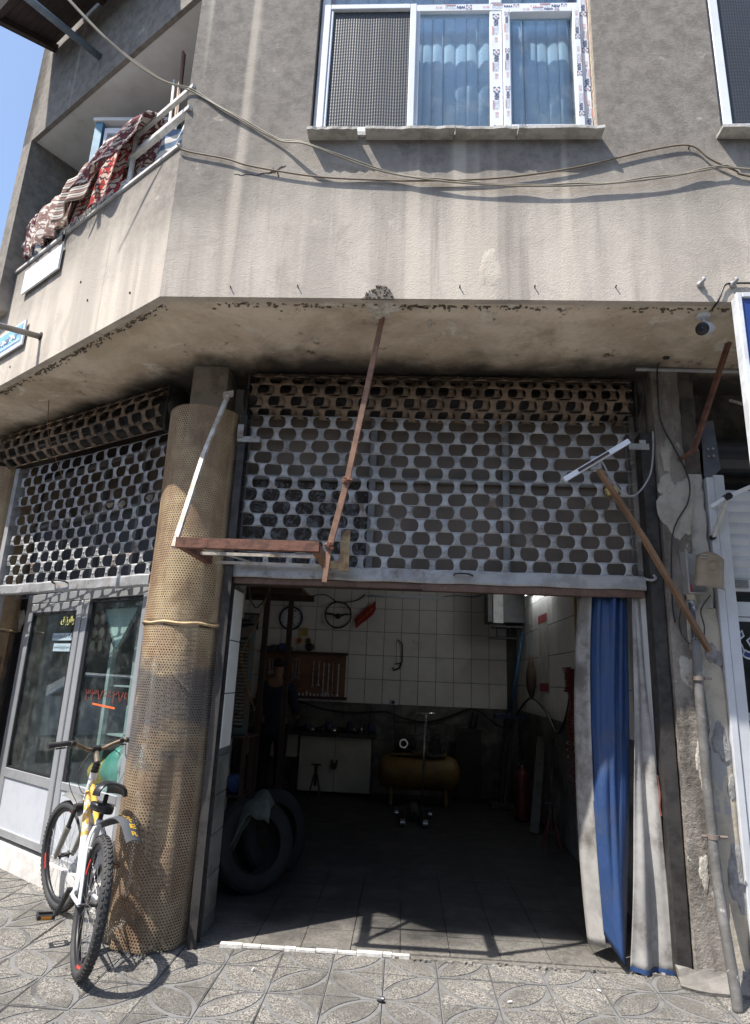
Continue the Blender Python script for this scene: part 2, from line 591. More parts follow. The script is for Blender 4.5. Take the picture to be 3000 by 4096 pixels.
def curve_pts(ctrl, n=8):
    """Catmull-Rom through the control points"""
    c = [Vector(p) for p in ctrl]
    c = [c[0] * 2 - c[1]] + c + [c[-1] * 2 - c[-2]]
    out = []
    for i in range(1, len(c) - 2):
        for k in range(n):
            t = k / n
            a, b, d, e = c[i - 1], c[i], c[i + 1], c[i + 2]
            out.append(0.5 * ((2 * b) + (d - a) * t + (2 * a - 5 * b + 4 * d - e) * t * t + (3 * b - a - 3 * d + e) * t ** 3))
    out.append(c[-2])
    return out


# lettering -----------------------------------------------------------------
AR = {'ا': (0xFE8D, 0xFE8E, 0, 0), 'ب': (0xFE8F, 0xFE90, 0xFE91, 0xFE92), 'ت': (0xFE95, 0xFE96, 0xFE97, 0xFE98), 'ج': (0xFE9D, 0xFE9E, 0xFE9F, 0xFEA0),
      'د': (0xFEA9, 0xFEAA, 0, 0), 'ر': (0xFEAD, 0xFEAE, 0, 0), 'ز': (0xFEAF, 0xFEB0, 0, 0), 'س': (0xFEB1, 0xFEB2, 0xFEB3, 0xFEB4),
      'ص': (0xFEB9, 0xFEBA, 0xFEBB, 0xFEBC), 'ف': (0xFED1, 0xFED2, 0xFED3, 0xFED4), 'ق': (0xFED5, 0xFED6, 0xFED7, 0xFED8), 'ک': (0xFB8E, 0xFB8F, 0xFB90, 0xFB91),
      'ل': (0xFEDD, 0xFEDE, 0xFEDF, 0xFEE0), 'م': (0xFEE1, 0xFEE2, 0xFEE3, 0xFEE4), 'ن': (0xFEE5, 0xFEE6, 0xFEE7, 0xFEE8), 'ه': (0xFEE9, 0xFEEA, 0xFEEB, 0xFEEC),
      'و': (0xFEED, 0xFEEE, 0, 0), 'ی': (0xFBFC, 0xFBFD, 0xFBFE, 0xFBFF), 'ش': (0xFEB5, 0xFEB6, 0xFEB7, 0xFEB8)}


def shape_fa(s):
    out = []
    for i, ch in enumerate(s):
        if ch not in AR:
            out.append(ch)
            continue
        f = AR[ch]
        pv = i > 0 and s[i - 1] in AR and AR[s[i - 1]][2]
        nx = i < len(s) - 1 and s[i + 1] in AR and f[2]
        k = 3 if (pv and nx) else 2 if nx else 1 if pv else 0
        out.append(chr(f[k]))
    return ''.join(reversed(out))


_fontcache = {}


def text_mesh(s, m_, depth=0.001, bold=0.0, shear=0.0):
    key = (s, m_.name, bold, shear)
    if key in _fontcache:
        return _fontcache[key]
    cu = bpy.data.curves.new('lettering', 'FONT')
    cu.body = s
    cu.size = 1.0
    cu.align_x = 'CENTER'
    cu.align_y = 'CENTER'
    cu.offset = bold
    cu.shear = shear
    cu.resolution_u = 3
    o = bpy.data.objects.new('lettering', cu)
    COL.objects.link(o)
    dg = bpy.context.evaluated_depsgraph_get()
    me = bpy.data.meshes.new_from_object(o.evaluated_get(dg))
    bpy.data.objects.remove(o)
    bpy.data.curves.remove(cu)
    me.materials.clear()
    me.materials.append(m_)
    xs = [v.co.x for v in me.vertices] or [0]
    ys = [v.co.y for v in me.vertices] or [0]
    cx, cy = (min(xs) + max(xs)) / 2, (min(ys) + max(ys)) / 2
    w_, h_ = max(xs) - min(xs) or 1, max(ys) - min(ys) or 1
    for v in me.vertices:
        v.co.x = (v.co.x - cx) / w_
        v.co.y = (v.co.y - cy) / h_
    _fontcache[key] = me
    return me


def letter(s, m_, c, ux, uy, w_, h_, parent, name='lettering', bold=0.0, shear=0.0, lift=0.0):
    """lettering of width w_ and height h_ centred at c in the plane ux, uy"""
    me = text_mesh(s, m_, bold=bold, shear=shear)
    ux, uy = Vector(ux).normalized(), Vector(uy).normalized()
    n_ = ux.cross(uy)
    M = Matrix((ux * w_, uy * h_, n_)).transposed().to_4x4()
    M.translation = Vector(c) + n_ * lift
    return inst(name, me, M, parent)


# ------------------------------------------------------------------ the two facade frames
YF = 4.05          # plane of the garage door
YW = 3.18          # front plane of the storeys above
ZS = 3.60          # underside of the overhang
U = Vector((-0.818, 0.575, 0)).normalized()      # along the corner face, away from the corner
NI = Vector((U.y, -U.x, 0))                      # into the corner face
KC = Vector((-1.48, 3.18, 0))                   # building corner above
PC = KC + NI * 1.03                              # shop plane below
ZU = Vector((0, 0, 1))


def Lk(t, z, d=0.0):
    return KC + U * t + NI * d + ZU * z


def Lp(t, z, d=0.0):
    return PC + U * t + NI * d + ZU * z


def lbox(mb, t0, t1, d0, d1, z0, z1, base=Lp, mi=0):
    c = base((t0 + t1) / 2, (z0 + z1) / 2, (d0 + d1) / 2)
    return mb.obox(c, (abs(t1 - t0), abs(d1 - d0), abs(z1 - z0)), U, NI, ZU, mi)


def wall_grid(mb, o, ux, uy, nin, w_, z0, z1, th, holes, step=0.35):
    """wall face with openings and reveals. o origin, ux along, nin into the wall; holes (a0,a1,b0,b1)"""
    xs, zs = {0.0, w_}, {z0, z1}
    for a0, a1, b0, b1 in holes:
        xs |= {a0, a1}
        zs |= {b0, b1}

    def fill(s):
        s = sorted(s)
        out = [s[0]]
        for a, b in zip(s, s[1:]):
            n = max(1, int((b - a) / step))
            out += [a + (b - a) * k / n for k in range(1, n + 1)]
        return out
    xs = fill([x for x in xs if 0 <= x <= w_])
    zs = fill([z for z in zs if z0 <= z <= z1])
    P_ = lambda a, b, d=0: Vector(o) + Vector(ux) * a + ZU * b + Vector(nin) * d
    for a0, a1 in zip(xs, xs[1:]):
        for b0, b1 in zip(zs, zs[1:]):
            ca, cb = (a0 + a1) / 2, (b0 + b1) / 2
            if any(h[0] < ca < h[1] and h[2] < cb < h[3] for h in holes):
                continue
            for d in (0, th):
                mb.add([P_(a0, b0, d), P_(a1, b0, d), P_(a1, b1, d), P_(a0, b1, d)], [(0, 1, 2, 3)])
    for a0, a1, b0, b1 in holes + [(0, w_, z0, z1)]:
        for (p, q) in (((a0, b0), (a1, b0)), ((a1, b0), (a1, b1)), ((a1, b1), (a0, b1)), ((a0, b1), (a0, b0))):
            mb.add([P_(*p), P_(*q), P_(*q, th), P_(*p, th)], [(0, 1, 2, 3)])
    return mb

# ================================================================== ground and pavement
ASPH = mat('asphalt', (0.06, 0.058, 0.055), 0.9, 0, (0.045, 0.044, 0.042), 8, bump=0.3, bscale=120)
tag(MB().add([(-400, -400, -0.16), (400, -400, -0.16), (400, 400, -0.16), (-400, 400, -0.16)], [(0, 1, 2, 3)]).build('ground', ASPH), kind='structure')
pav = tag(MB().box(-6.5, 6, -1.2, 6.6, -0.159, -0.014).build('pavement', BAND), kind='structure')
S_ = 0.2825


def lens_tile():
    mb = MB()
    g = 0.0022
    mb.box(g, S_ - g, g, S_ - g, -0.0138, -0.0035, 0)
    b, e = 0.0125, 0.007

    def arc(cx, cy, r, a0, a1, n=9):
        return [(cx + r * math.cos(a0 + (a1 - a0) * k / n), cy + r * math.sin(a0 + (a1 - a0) * k / n)) for k in range(n + 1)]
    r = S_ - b
    q = math.acos((S_ / math.sqrt(2)) / r)
    pl = arc(S_, 0, r, R(135) + q, R(135) - q) + arc(0, S_, r, R(-45) + q, R(-45) - q)[1:-1]
    # lens panel between the two arcs (seen from above counter-clockwise)
    pl = arc(0, S_, r, R(-45) - q, R(-45) + q) + arc(S_, 0, r, R(135) - q, R(135) + q)[1:-1]
    mb.prism(pl, (0, 0, -0.0036), (1, 0, 0), (0, 1, 0), 0.0036, 1)
    r = S_ + b
    a0 = math.acos(max(-1, min(1, (e - S_) / r)))
    a1 = math.asin((S_ - e) / r)
    # corner panels
    pc = [(e, S_ - e)] + arc(S_, 0, r, a0, PI - a1)
    pc = [p for p in pc if p[0] >= e - 1e-6 and p[1] <= S_ - e + 1e-6]
    mb.prism(pc, (0, 0, -0.0036), (1, 0, 0), (0, 1, 0), 0.0033, 1)
    pd = [(S_ - a, S_ - c) for a, c in pc]
    mb.prism(pd, (0, 0, -0.0036), (1, 0, 0), (0, 1, 0), 0.0033, 1)
    return mb.mesh('paving_tile', [BAND, AGG])


TILE = lens_tile()
X0, Y0 = -0.345, 3.85
for i in range(-14, 10):
    for j in range(-4, 8):
        x, y = X0 + i * S_, Y0 + j * S_
        c = Vector((x + S_ / 2, y + S_ / 2, 0))
        dl = (c - PC).dot(NI)
        if j >= 1 and (x > -1.15 or dl > 0.12):
            continue
        if j < 1 and (x > 2.4 or x < -3.3 - 0.35 * j * 0 or (j < -1 and x < -2.4)):
            continue
        if j >= 1 and x < -4.6:
            continue
        rot = 0 if (i + j) % 2 == 0 else 1
        M = Matrix.Translation((c.x, c.y, random.uniform(-0.003, 0.0015))) @ Matrix.Rotation(rot * PI / 2, 4, 'Z') \
            @ Matrix.Rotation(random.uniform(-0.009, 0.009), 4, 'X') @ Matrix.Rotation(random.uniform(-0.006, 0.006), 4, 'Y') @ Matrix.Translation((-S_ / 2, -S_ / 2, 0))
        inst('paving_tile', TILE, M, pav)

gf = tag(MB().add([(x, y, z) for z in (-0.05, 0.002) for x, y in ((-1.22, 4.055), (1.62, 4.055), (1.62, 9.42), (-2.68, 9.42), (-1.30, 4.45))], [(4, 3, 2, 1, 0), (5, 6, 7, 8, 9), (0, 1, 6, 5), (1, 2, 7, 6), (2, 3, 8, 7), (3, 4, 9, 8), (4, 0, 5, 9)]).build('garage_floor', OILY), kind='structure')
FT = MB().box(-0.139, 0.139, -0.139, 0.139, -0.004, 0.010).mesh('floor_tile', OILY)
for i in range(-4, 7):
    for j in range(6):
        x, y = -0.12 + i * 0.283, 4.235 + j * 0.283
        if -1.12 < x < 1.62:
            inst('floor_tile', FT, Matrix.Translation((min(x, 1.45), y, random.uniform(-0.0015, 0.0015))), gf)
mb = MB()
x = -1.0
while x < -0.02:
    l = random.uniform(0.05, 0.16)
    mb.box(x, x + l - 0.004, 4.052 + random.uniform(0, 0.008), 4.088 + random.uniform(-0.01, 0.006), -0.01, 0.0135 + random.uniform(-0.002, 0.002))
    x += l
mb.build('edge_strip', mat('white_edge_stone', (0.66, 0.64, 0.60), 0.7, 0, (0.5, 0.48, 0.44), 20, bump=0.3), gf)
mb = MB()
for k in range(46):
    x = random.uniform(-0.05, 1.6)
    s = random.uniform(0.006, 0.02)
    mb.obox((x, 4.05 + random.uniform(-0.02, 0.012), 0.004), (s * 1.7, s, s * 0.7), Vector((math.cos(k), math.sin(k), 0)), Vector((-math.sin(k), math.cos(k), 0)))
tag(mb.build('loose_grit', CONCRETE), 'scattered cement crumbs along the garage threshold', 'grit', kind='stuff')
# cracked cement skirt beside the pillar foot
mb = MB()
rows = []
for j in range(9):
    row = []
    for i in range(13):
        a = i / 12
        b = j / 8
        x = 1.50 + a * 0.62
        y = 3.98 - b * (0.07 + 0.20 * a + 0.03 * math.sin(a * 9))
        z = 0.055 * (1 - b) ** 1.5 + 0.012 * math.sin(i * 2.3 + j * 1.7) * (1 - b) - 0.012 * b
        row.append((x, y, z))
    rows.append(row)
mb.sheet(rows, 0.03)
tag(mb.build('cement_skirt', CONCRETE), 'rough cement skirt spilled round the foot of the concrete pillar', 'cement skirt', kind='structure')

# ================================================================== the building
bld = thing('building', 'corner building with grey plaster upper storeys over garage and shops', 'building', (0, 5, 0))
WX = 5.4
mb = MB()
wall_grid(mb, (-1.48, YW, 0), (1, 0, 0), None, (0, 1, 0), WX, ZS, 7.6, 0.26, [(0.80, 2.565, 4.735, 6.3), (3.295, 4.9, 4.735, 6.3)])
fw = mb.build('front_wall', P, bld)
mb = MB()
wall_grid(mb, KC, U, None, NI, 5.0, ZS - 0.002, 4.66, 0.15, [])
cw = mb.build('balcony_parapet', P, bld)
C2 = Vector((-3.53, 4.49, 0))
D2 = (C2 - KC).normalized()
N2 = Vector((D2.y, -D2.x, 0))
L2 = (C2 - KC).length
mb = MB()
wall_grid(mb, KC, D2, None, N2, L2, 5.95, 7.6, 0.035, [])
mb.build('upper_corner_wall', P, bld)
mb = MB()
q = [KC + N2 * 0.036, C2 + N2 * 0.036 - D2 * 0.1, C2 + N2 * 1.5, KC + N2 * 1.5 + Vector((0.3, 0, 0))]
mb.add([p + ZU * 5.965 for p in q] + [p + ZU * 6.2 for p in q], [(0, 1, 2, 3), (7, 6, 5, 4), (0, 4, 5, 1), (1, 5, 6, 2), (2, 6, 7, 3), (3, 7, 4, 0)])
mb.build('balcony_ceiling', WHITEPAINT, bld)
mb = MB()
lbox(mb, -0.4, 3.2, 1.25, 1.4, 3.7, 6.1, Lk)
mb.build('balcony_back_wall', WHITEPAINT, bld)
mb = MB()
a, b = C2 + D2 * 0.001, C2 + N2 * 1.45
fin = [a - D2 * 0.16, a, b, b - D2 * 0.16]
mb.add([p + ZU * 4.3 for p in fin] + [p + ZU * 7.6 for p in fin], [(0, 1, 2, 3), (7, 6, 5, 4), (0, 4, 5, 1), (1, 5, 6, 2), (2, 6, 7, 3), (3, 7, 4, 0)])
mb.build('balcony_end_wall', P, bld)
mb = MB()
lbox(mb, 0.1, 5.0, 0.15, 1.3, 3.9, 4.05, Lk)
mb.build('balcony_floor', CONCRETE, bld)
# overhang underside
SOFZ = ZS - 0.005
mb = MB()
n = 26
fr = [Vector((3.9 - 5.36 * i / n, YW + 0.045, SOFZ)) for i in range(n + 1)] + [Lk(0.03 + 5.0 * i / n, SOFZ, 0.045) for i in range(1, n + 1)]
bk = [Vector((3.9 - 4.6 * i / n, 4.7, SOFZ)) for i in range(n + 1)] + [Lk(0.4 + 4.6 * i / n, SOFZ, 1.75) for i in range(1, n + 1)]
rows = []
for k in range(9):
    f = k / 8
    rows.append([p.lerp(q_, f) + ZU * (0.004 * math.sin(p.x * 7 + k) * math.sin(k * 1.3 + p.x * 2) * (k > 0)) for p, q_ in zip(fr, bk)])
mb.sheet(rows, 0.12)
mb.build('overhang_soffit', SOFF, bld, smooth=True)
# crumbling lower lip of the overhang: ragged plaster along the drip edge
mb = MB()
rnd = random.Random(3)
for k in range(620):
    x = rnd.uniform(-1.42, 3.2)
    if math.sin(x * 5.1) + math.sin(x * 2.3 + 1) < rnd.uniform(-1.2, 0.9):
        continue
    s = rnd.uniform(0.002, 0.0085)
    mb.obox((x, YW + 0.05 + abs(rnd.gauss(0, 0.022)), SOFZ - 0.002), (s * rnd.uniform(1, 3.5), s * 1.3, 0.01), (1, 0, 0), (0, 1, 0))
for k in range(380):
    s = rnd.uniform(0.002, 0.0085)
    mb.obox(Lk(rnd.uniform(0.05, 3.4), SOFZ - 0.002, 0.05 + abs(rnd.gauss(0, 0.022))), (s * rnd.uniform(1, 3.5), s * 1.3, 0.01), U, NI)
mb.build('crumbled_edge', BROKEN, bld)['kind'] = 'stuff'


def lump(mb, c, ux, uy, un, w_, h_, d_, n=12, seed=1, sharp=0.5):
    """irregular broken patch: a ragged mound standing on plane ux, uy"""
    rn = random.Random(seed)
    c, ux, uy, un = Vector(c), Vector(ux), Vector(uy), Vector(un)
    n *= 2
    ph = [rn.uniform(0, 6.3) for _ in range(6)]
    rad = [1 + sharp * (0.22 * math.sin(2 * PI * k / n * 2 + ph[0]) + 0.18 * math.sin(2 * PI * k / n * 3 + ph[1]) + 0.12 * math.sin(2 * PI * k / n * 5 + ph[2]) + rn.uniform(-0.09, 0.09)) for k in range(n)]
    vs = [c + un * d_]
    for ring, (rr, dd) in enumerate(((0.45, 0.9), (0.8, 0.6), (1.0, -0.1))):
        for k in range(n):
            a = 2 * PI * k / n
            q_ = rad[k] * rr
            vs.append(c + ux * (math.cos(a) * w_ / 2 * q_) + uy * (math.sin(a) * h_ / 2 * q_) + un * (d_ * dd * rn.uniform(0.5, 1.3) if dd > 0 else -0.004))
    fs = [(0, 1 + k, 1 + (k + 1) % n) for k in range(n)]
    for ring in range(2):
        o = 1 + ring * n
        fs += [(o + k, o + n + k, o + n + (k + 1) % n, o + (k + 1) % n) for k in range(n)]
    return mb.add(vs, fs)


rnd = random.Random(12)
prof = [(-0.305, 0.0)] + [(-0.30 + 0.245 * k / 16, 0.0) for k in range(1, 1)] + [(-0.285, 0.012), (-0.262, 0.020), (-0.244, 0.034), (-0.236, 0.058), (-0.222, 0.068), (-0.212, 0.090), (-0.196, 0.082), (-0.182, 0.086), (-0.163, 0.084), (-0.150, 0.070), (-0.146, 0.052), (-0.128, 0.036), (-0.118, 0.016), (-0.112, 0.0)]
mb = MB()
mb.prism([(x, z) for x, z in prof], (0, YW + 0.01, ZS - 0.004), (1, 0, 0), ZU, 0.013)
for k in range(46):
    x = rnd.uniform(-0.28, -0.13)
    hmax = max(0.0, min((x + 0.30) * 1.2, (-0.115 - x) * 2.0, 0.08))
    s = rnd.uniform(0.004, 0.010)
    mb.obox((x, YW - 0.001 - rnd.uniform(0, 0.004), ZS + rnd.uniform(0, hmax)), (s, 0.012, s * 0.8), Vector((math.cos(k), 0, math.sin(k))), (0, 1, 0), Vector((-math.sin(k), 0, math.cos(k))))
o = mb.build('broken_plaster', BROKEN, bld)
o['kind'] = 'stuff'
CHALK = mat('chalky_plaster', (0.62, 0.58, 0.5), 0.95, 0, (0.45, 0.4, 0.33), 30)
mb = MB()
lump(mb, (-0.185, YW + 0.10, SOFZ), (1, 0, 0), (0, -1, 0), (0, 0, -1), 0.17, 0.16, 0.016, 16, 8, 1.0)
mb.build('plaster_scar', CHALK, bld)
mb = MB()
lump(mb, (0.10, YW + 0.26, SOFZ), (1, 0, 0), (0, -1, 0), (0, 0, -1), 0.022, 0.13, 0.01, 12, 9, 0.5)
mb.build('plaster_scar', CHALK, bld)
mb = MB()
lump(mb, (-0.21, YW + 0.18, SOFZ), (1, 0, 0), (0, -1, 0), (0, 0, -1), 0.05, 0.06, 0.014, 12, 3, 1.0)
mb.build('plaster_scar', CHALK, bld)
PPALE = mat('pale_repair_plaster', (0.60, 0.535, 0.44), 0.95, 0, (0.52, 0.46, 0.38), 9, bump=0.4, bscale=110, spec=0.2)
for x, z, w_, h_, s in ((0.43, 3.80, 0.13, 0.34, 3),):
    lump(MB(), (x, YW, z), (1, 0, 0), (0, 0, 1), (0, -1, 0), w_, h_, 0.0016, 20, s, 0.6).build('plaster_repair', PPALE, bld, smooth=True)
# small crack under the window corner
mb = MB()
for a, b, wd in (((-0.81, 4.52), (-0.90, 4.46), 0.012), ((-0.88, 4.475), (-0.98, 4.45), 0.009), ((-0.86, 4.48), (-0.845, 4.435), 0.009), ((-0.98, 4.45), (-1.12, 4.452), 0.004), ((-0.885, 4.50), (-0.895, 4.47), 0.010)):
    d_ = Vector((b[0] - a[0], 0, b[1] - a[1]))
    L_ = d_.length
    d_.normalize()
    for k in range(5):
        f = (k + 0.5) / 5
        mb.obox((a[0] + d_.x * L_ * f, YW - 0.0008, a[1] + d_.z * L_ * f + 0.004 * math.sin(k * 2.1 + a[0] * 40)), (L_ / 5 * 1.15, 0.002, wd * (0.35 + 0.5 * abs(math.sin(k * 1.7)))), d_, (0, 1, 0), d_.cross(Vector((0, 1, 0))))
mb.build('wall_crack', mat('crack_shadow', (0.05, 0.045, 0.04), 0.95), bld)
# nails and bolts in the plaster
NAIL = MB().cyl((0, 0, 0), (0, -0.016, 0.004), 0.004, 6).mesh('nail', DARKSTEEL)
for x, z in ((-1.066, 3.66), (-0.673, 3.67), (0.257, 3.675), (0.679, 3.68), (1.13, 3.685)):
    inst('nail', NAIL, Matrix.Translation((x, YW, z)), bld)
for t, z in ((0.35, 3.75), (1.05, 4.1), (2.0, 3.72), (0.9, 3.9)):
    inst('nail', NAIL, Matrix.Translation(Lk(t, z)) @ Matrix.Rotation(R(35), 4, 'Z'), bld)

# roof canopy at the top of the corner face
EAVE = mat('dark_brown_boarding', (0.045, 0.03, 0.026), 0.8, 0, (0.03, 0.021, 0.018), 5)
od = (-N2 + ZU * -0.36).normalized()          # the canopy slopes down and outwards
on = D2.cross(od).normalized()
for k in range(9):
    ev = MB()
    ev.obox(KC + D2 * 1.33 + od * (0.055 + 0.055 * k) + ZU * (6.95 + 0.002 * (k % 2)), (1.8, 0.052, 0.03), D2, od, on)
    ev.build('canopy_board', EAVE, bld)
for t in (2.16, 1.4, 0.6):
    ev = MB()
    ev.obox(KC + D2 * t + od * 0.30 + ZU * 6.905, (0.05, 0.62, 0.06), D2, od, on)
    ev.build('canopy_beam', EAVE, bld)
ev = MB()
ev.obox(KC + D2 * 1.38 + od * 0.53 + ZU * 6.94, (2.0, 0.05, 0.07), D2, od, on)
ev.build('canopy_fascia', EAVE, bld)

# roofs, floors and hidden walls that close the rooms
mb = MB()
mb.box(-3.2, 3.9, YW + 0.27, 9.6, 7.45, 7.6)
mb.build('roof', CONCRETE, bld)
mb = MB()
mb.box(-1.3, 3.9, YW + 0.3, 9.6, 3.75, 3.9)
mb.build('upper_floor', CONCRETE, bld)
mb = MB()
mb.box(-1.2, 3.9, 6.2, 6.3, 3.9, 7.45)
mb.box(1.35, 1.42, YW + 0.3, 6.2, 3.9, 7.45)
mb.build('room_wall', WHITEPAINT, bld)

# ------------------------------------------------------------------ windows above
FILM = mat('protective_film', (0.66, 0.69, 0.75), 0.3, 0, (0.60, 0.63, 0.70), 9)
NAVY = mat('navy_print', (0.03, 0.05, 0.16), 0.4)
PALEBLUE = mat('pale_blue_print', (0.42, 0.48, 0.58), 0.4)
REDP = mat('red_print', (0.62, 0.28, 0.27), 0.4)
SILLST = mat('broken_sill_stone', (0.50, 0.48, 0.44), 0.8, 0, (0.36, 0.34, 0.31), 12, dirt=(0.2, 0.18, 0.15), bump=0.5, bscale=40)
BLIND = mat('pale_blind', (0.74, 0.77, 0.79), 0.8, 0, (0.68, 0.71, 0.74), 4)


def patterned_mat():
    N = NT('patterned_dark_glass')
    return N.out(N.mix(N.noise(3, 3), (0.035, 0.04, 0.045), (0.055, 0.06, 0.066)), 0.40, 0.0, 0.25)


PATG = patterned_mat()


def ribbed_pane(x0, x1, z0, z1, y, parent):
    p, q_ = 0.0165, 0.026
    nx, nz = int((x1 - x0) / p) * 5, int((z1 - z0) / q_) * 4
    rows = []
    for j in range(nz + 1):
        z = z0 + (z1 - z0) * j / nz
        row = []
        for i in range(nx + 1):
            x = x0 + (x1 - x0) * i / nx
            d = 0.0026 * abs(math.sin(PI * (x - x0) / p)) * (0.72 + 0.28 * math.sin(2 * PI * (z - z0) / q_ + 0.9 * math.sin(x * 31)))
            row.append((x, y - d, z))
        rows.append(row)
    return MB().sheet(rows).build('patterned_pane', PATG, parent, smooth=True)


def film_run(a, b, up, wd, parent, seed, flip=1):
    """run of printed film lettering from a to b; up = the way letter tops point"""
    a, b, up = Vector(a), Vector(b), Vector(up)
    d = (b - a).normalized()
    L = (b - a).length
    rn = random.Random(seed)
    s = rn.uniform(0.0, 0.08)
    n_ = d.cross(up)
    while s < L - 0.05:
        for kind, wl in (('logo', 0.042), ('WIN', 0.062), ('TECH', 0.075), (' ', 0.015), ('815', 0.05), (' ', 0.05)):
            if s + wl > L:
                s += wl
                continue
            c = a + d * (s + wl / 2)
            if kind == 'WIN':
                letter('WIN', NAVY, c, d, up, wl * 0.92, wd * 0.62, parent, 'film_lettering', bold=0.03, shear=0.12, lift=0.0012)
            elif kind == 'TECH':
                letter('TECH', PALEBLUE, c, d, up, wl * 0.92, wd * 0.6, parent, 'film_lettering', lift=0.0012)
                MB().obox(c - up * wd * 0.42 + n_ * 0.0012, (wl * 0.9, wd * 0.16, 0.0006), d, up, n_).build('film_stripe', REDP, parent)
            elif kind == '815':
                letter('815', REDP, c, d, up, wl * 0.8, wd * 0.42, parent, 'film_lettering', lift=0.0012)
            elif kind == 'logo':
                mb_ = MB()
                h = wd * 0.4
                for sx in (-1, 1):
                    for sy in (-1, 1):
                        mb_.obox(c + d * sx * h * 0.62 + up * sy * h * 0.92 + n_ * 0.0012, (h * 0.7, h * 0.22, 0.0006), d, up, n_)
                        mb_.obox(c + d * sx * h * 0.88 + up * sy * h * 0.6 + n_ * 0.0012, (h * 0.22, h * 0.7, 0.0006), d, up, n_)
                lo = mb_.build('film_logo', NAVY, parent)
                mb_ = MB()
                mb_.obox(c + n_ * 0.0012, (h * 0.9, h * 0.2, 0.0006), d, up, n_)
                mb_.obox(c + n_ * 0.0019, (h * 0.2, h * 0.9, 0.0006), d, up, n_)
                mb_.build('film_logo', REDP, parent)
            s += wl
        s += rn.uniform(0.005, 0.02)


def pvc_frame(mb, x0, x1, z0, z1, wl, y0, y1):
    mb.box(x0, x0 + wl, y0, y1, z0, z1)
    mb.box(x1 - wl, x1, y0, y1, z0, z1)
    mb.box(x0 + wl, x1 - wl, y0, y1, z0, z0 + wl)
    mb.box(x0 + wl, x1 - wl, y0, y1, z1 - wl, z1)
    return mb


win = part('window', bld, (0.2, YW, 4.735), 'wide window with printed film on its frame and vertical blinds')
y0, y1 = YW + 0.045, YW + 0.105
mb = MB()
pvc_frame(mb, -0.672, 1.078, 4.752, 6.29, 0.052, y0, y1)
mb.box(-0.62, 1.026, y0 + 0.002, y1 - 0.002, 5.80, 5.865)
mb.box(-0.052, -0.012, y0 + 0.002, y1 - 0.002, 4.80, 5.80)
mb.box(0.445, 0.525, y0 + 0.002, y1 - 0.002, 4.80, 5.80)
mb.box(0.445, 0.525, y0 + 0.002, y1 - 0.002, 5.865, 6.24)
mb.build('frame', WHITE, win, bevel=0.006)
mb = MB()
pvc_frame(mb, -0.645, -0.035, 4.782, 5.825, 0.042, y0 - 0.035, y0 - 0.004)
mb.box(-0.602, -0.585, y0 - 0.028, y0 - 0.006, 4.825, 5.782)
mb.build('sliding_sash', WHITE, win, bevel=0.004)
ribbed_pane(-0.585, -0.078, 4.825, 5.782, y0 - 0.012, win)
mb = MB()
pvc_frame(mb, 0.528, 1.022, 4.806, 5.798, 0.045, y0 - 0.022, y1 - 0.02)
mb.build('sash', WHITE, win, bevel=0.005)
for x0, x1 in ((-0.012, 0.445), (0.573, 0.977)):
    MB().box(x0, x1, y0 + 0.022, y0 + 0.026, 4.80, 5.80).build('pane', GLASS, win)
MB().box(-0.62, 1.026, y0 + 0.022, y0 + 0.026, 5.865, 6.24).build('pane', GLASS, win)
MB().box(-0.62, -0.06, y0 + 0.04, y0 + 0.044, 4.80, 5.80).build('pane', GLASS, win)
bm_ = MB()
bm_.sheet([[(-0.043, 0.010, 0), (-0.02, 0.003, 0), (0, 0, 0), (0.02, 0.003, 0), (0.043, 0.010, 0)], [(-0.043, 0.010, 1.5), (-0.02, 0.003, 1.5), (0, 0, 1.5), (0.02, 0.003, 1.5), (0.043, 0.010, 1.5)]], 0.0012)
BM = bm_.mesh('blind_slat', BLIND, True)
k = 0
x = -0.57
while x < 1.02:
    inst('blind_slat', BM, Matrix.Translation((x, y1 + 0.10, 4.77 + random.uniform(-0.004, 0.004))) @ Matrix.Rotation(R(6 + random.uniform(-16, 16)), 4, 'Z'), win)
    x += 0.077
MB().box(-0.66, 1.06, y1 + 0.085, y1 + 0.12, 6.26, 6.29).build('blind_rail', WHITE, win)
yf = y0 - 0.0002
film_run((1.052, yf, 4.80), (1.052, yf, 6.2), (-1, 0, 0), 0.046, win, 1)
film_run((1.0, y0 - 0.0225, 4.83), (1.0, y0 - 0.0225, 5.79), (-1, 0, 0), 0.040, win, 2)
film_run((0.551, y0 - 0.0225, 5.78), (0.551, y0 - 0.0225, 4.82), (1, 0, 0), 0.034, win, 3)
film_run((0.485, yf + 0.0018, 5.79), (0.485, yf + 0.0018, 4.80), (1, 0, 0), 0.05, win, 4)
film_run((1.0, yf + 0.0018, 5.832), (-0.02, yf + 0.0018, 5.832), (0, 0, -1), 0.045, win, 5)
film_run((0.96, y0 - 0.0225, 5.777), (0.58, y0 - 0.0225, 5.777), (0, 0, -1), 0.034, win, 6)
film_run((0.60, y0 - 0.0225, 4.829), (0.95, y0 - 0.0225, 4.829), (0, 0, 1), 0.034, win, 7)
sl_ = [(-0.68, -0.375), (-0.325, 0.215), (0.22, 0.59), (0.595, 1.10)]
for a, b in sl_:
    mb = MB()
    n = 10
    top, bot = [], []
    pl = [(a + (b - a) * i / n, -0.082 + random.uniform(-0.006, 0.004)) for i in range(n + 1)]
    pl = pl + [(b, 0.05), (a, 0.05)]
    mb.prism(pl, (0, YW, 4.708), (1, 0, 0), (0, 1, 0), 0.020)
    mb.build('sill_slab', SILLST, win)
mb = MB()
mb.box(-0.66, 1.06, YW - 0.02, YW + 0.05, 4.728, 4.752)
mb.build('sill_mortar', SILLST, win)
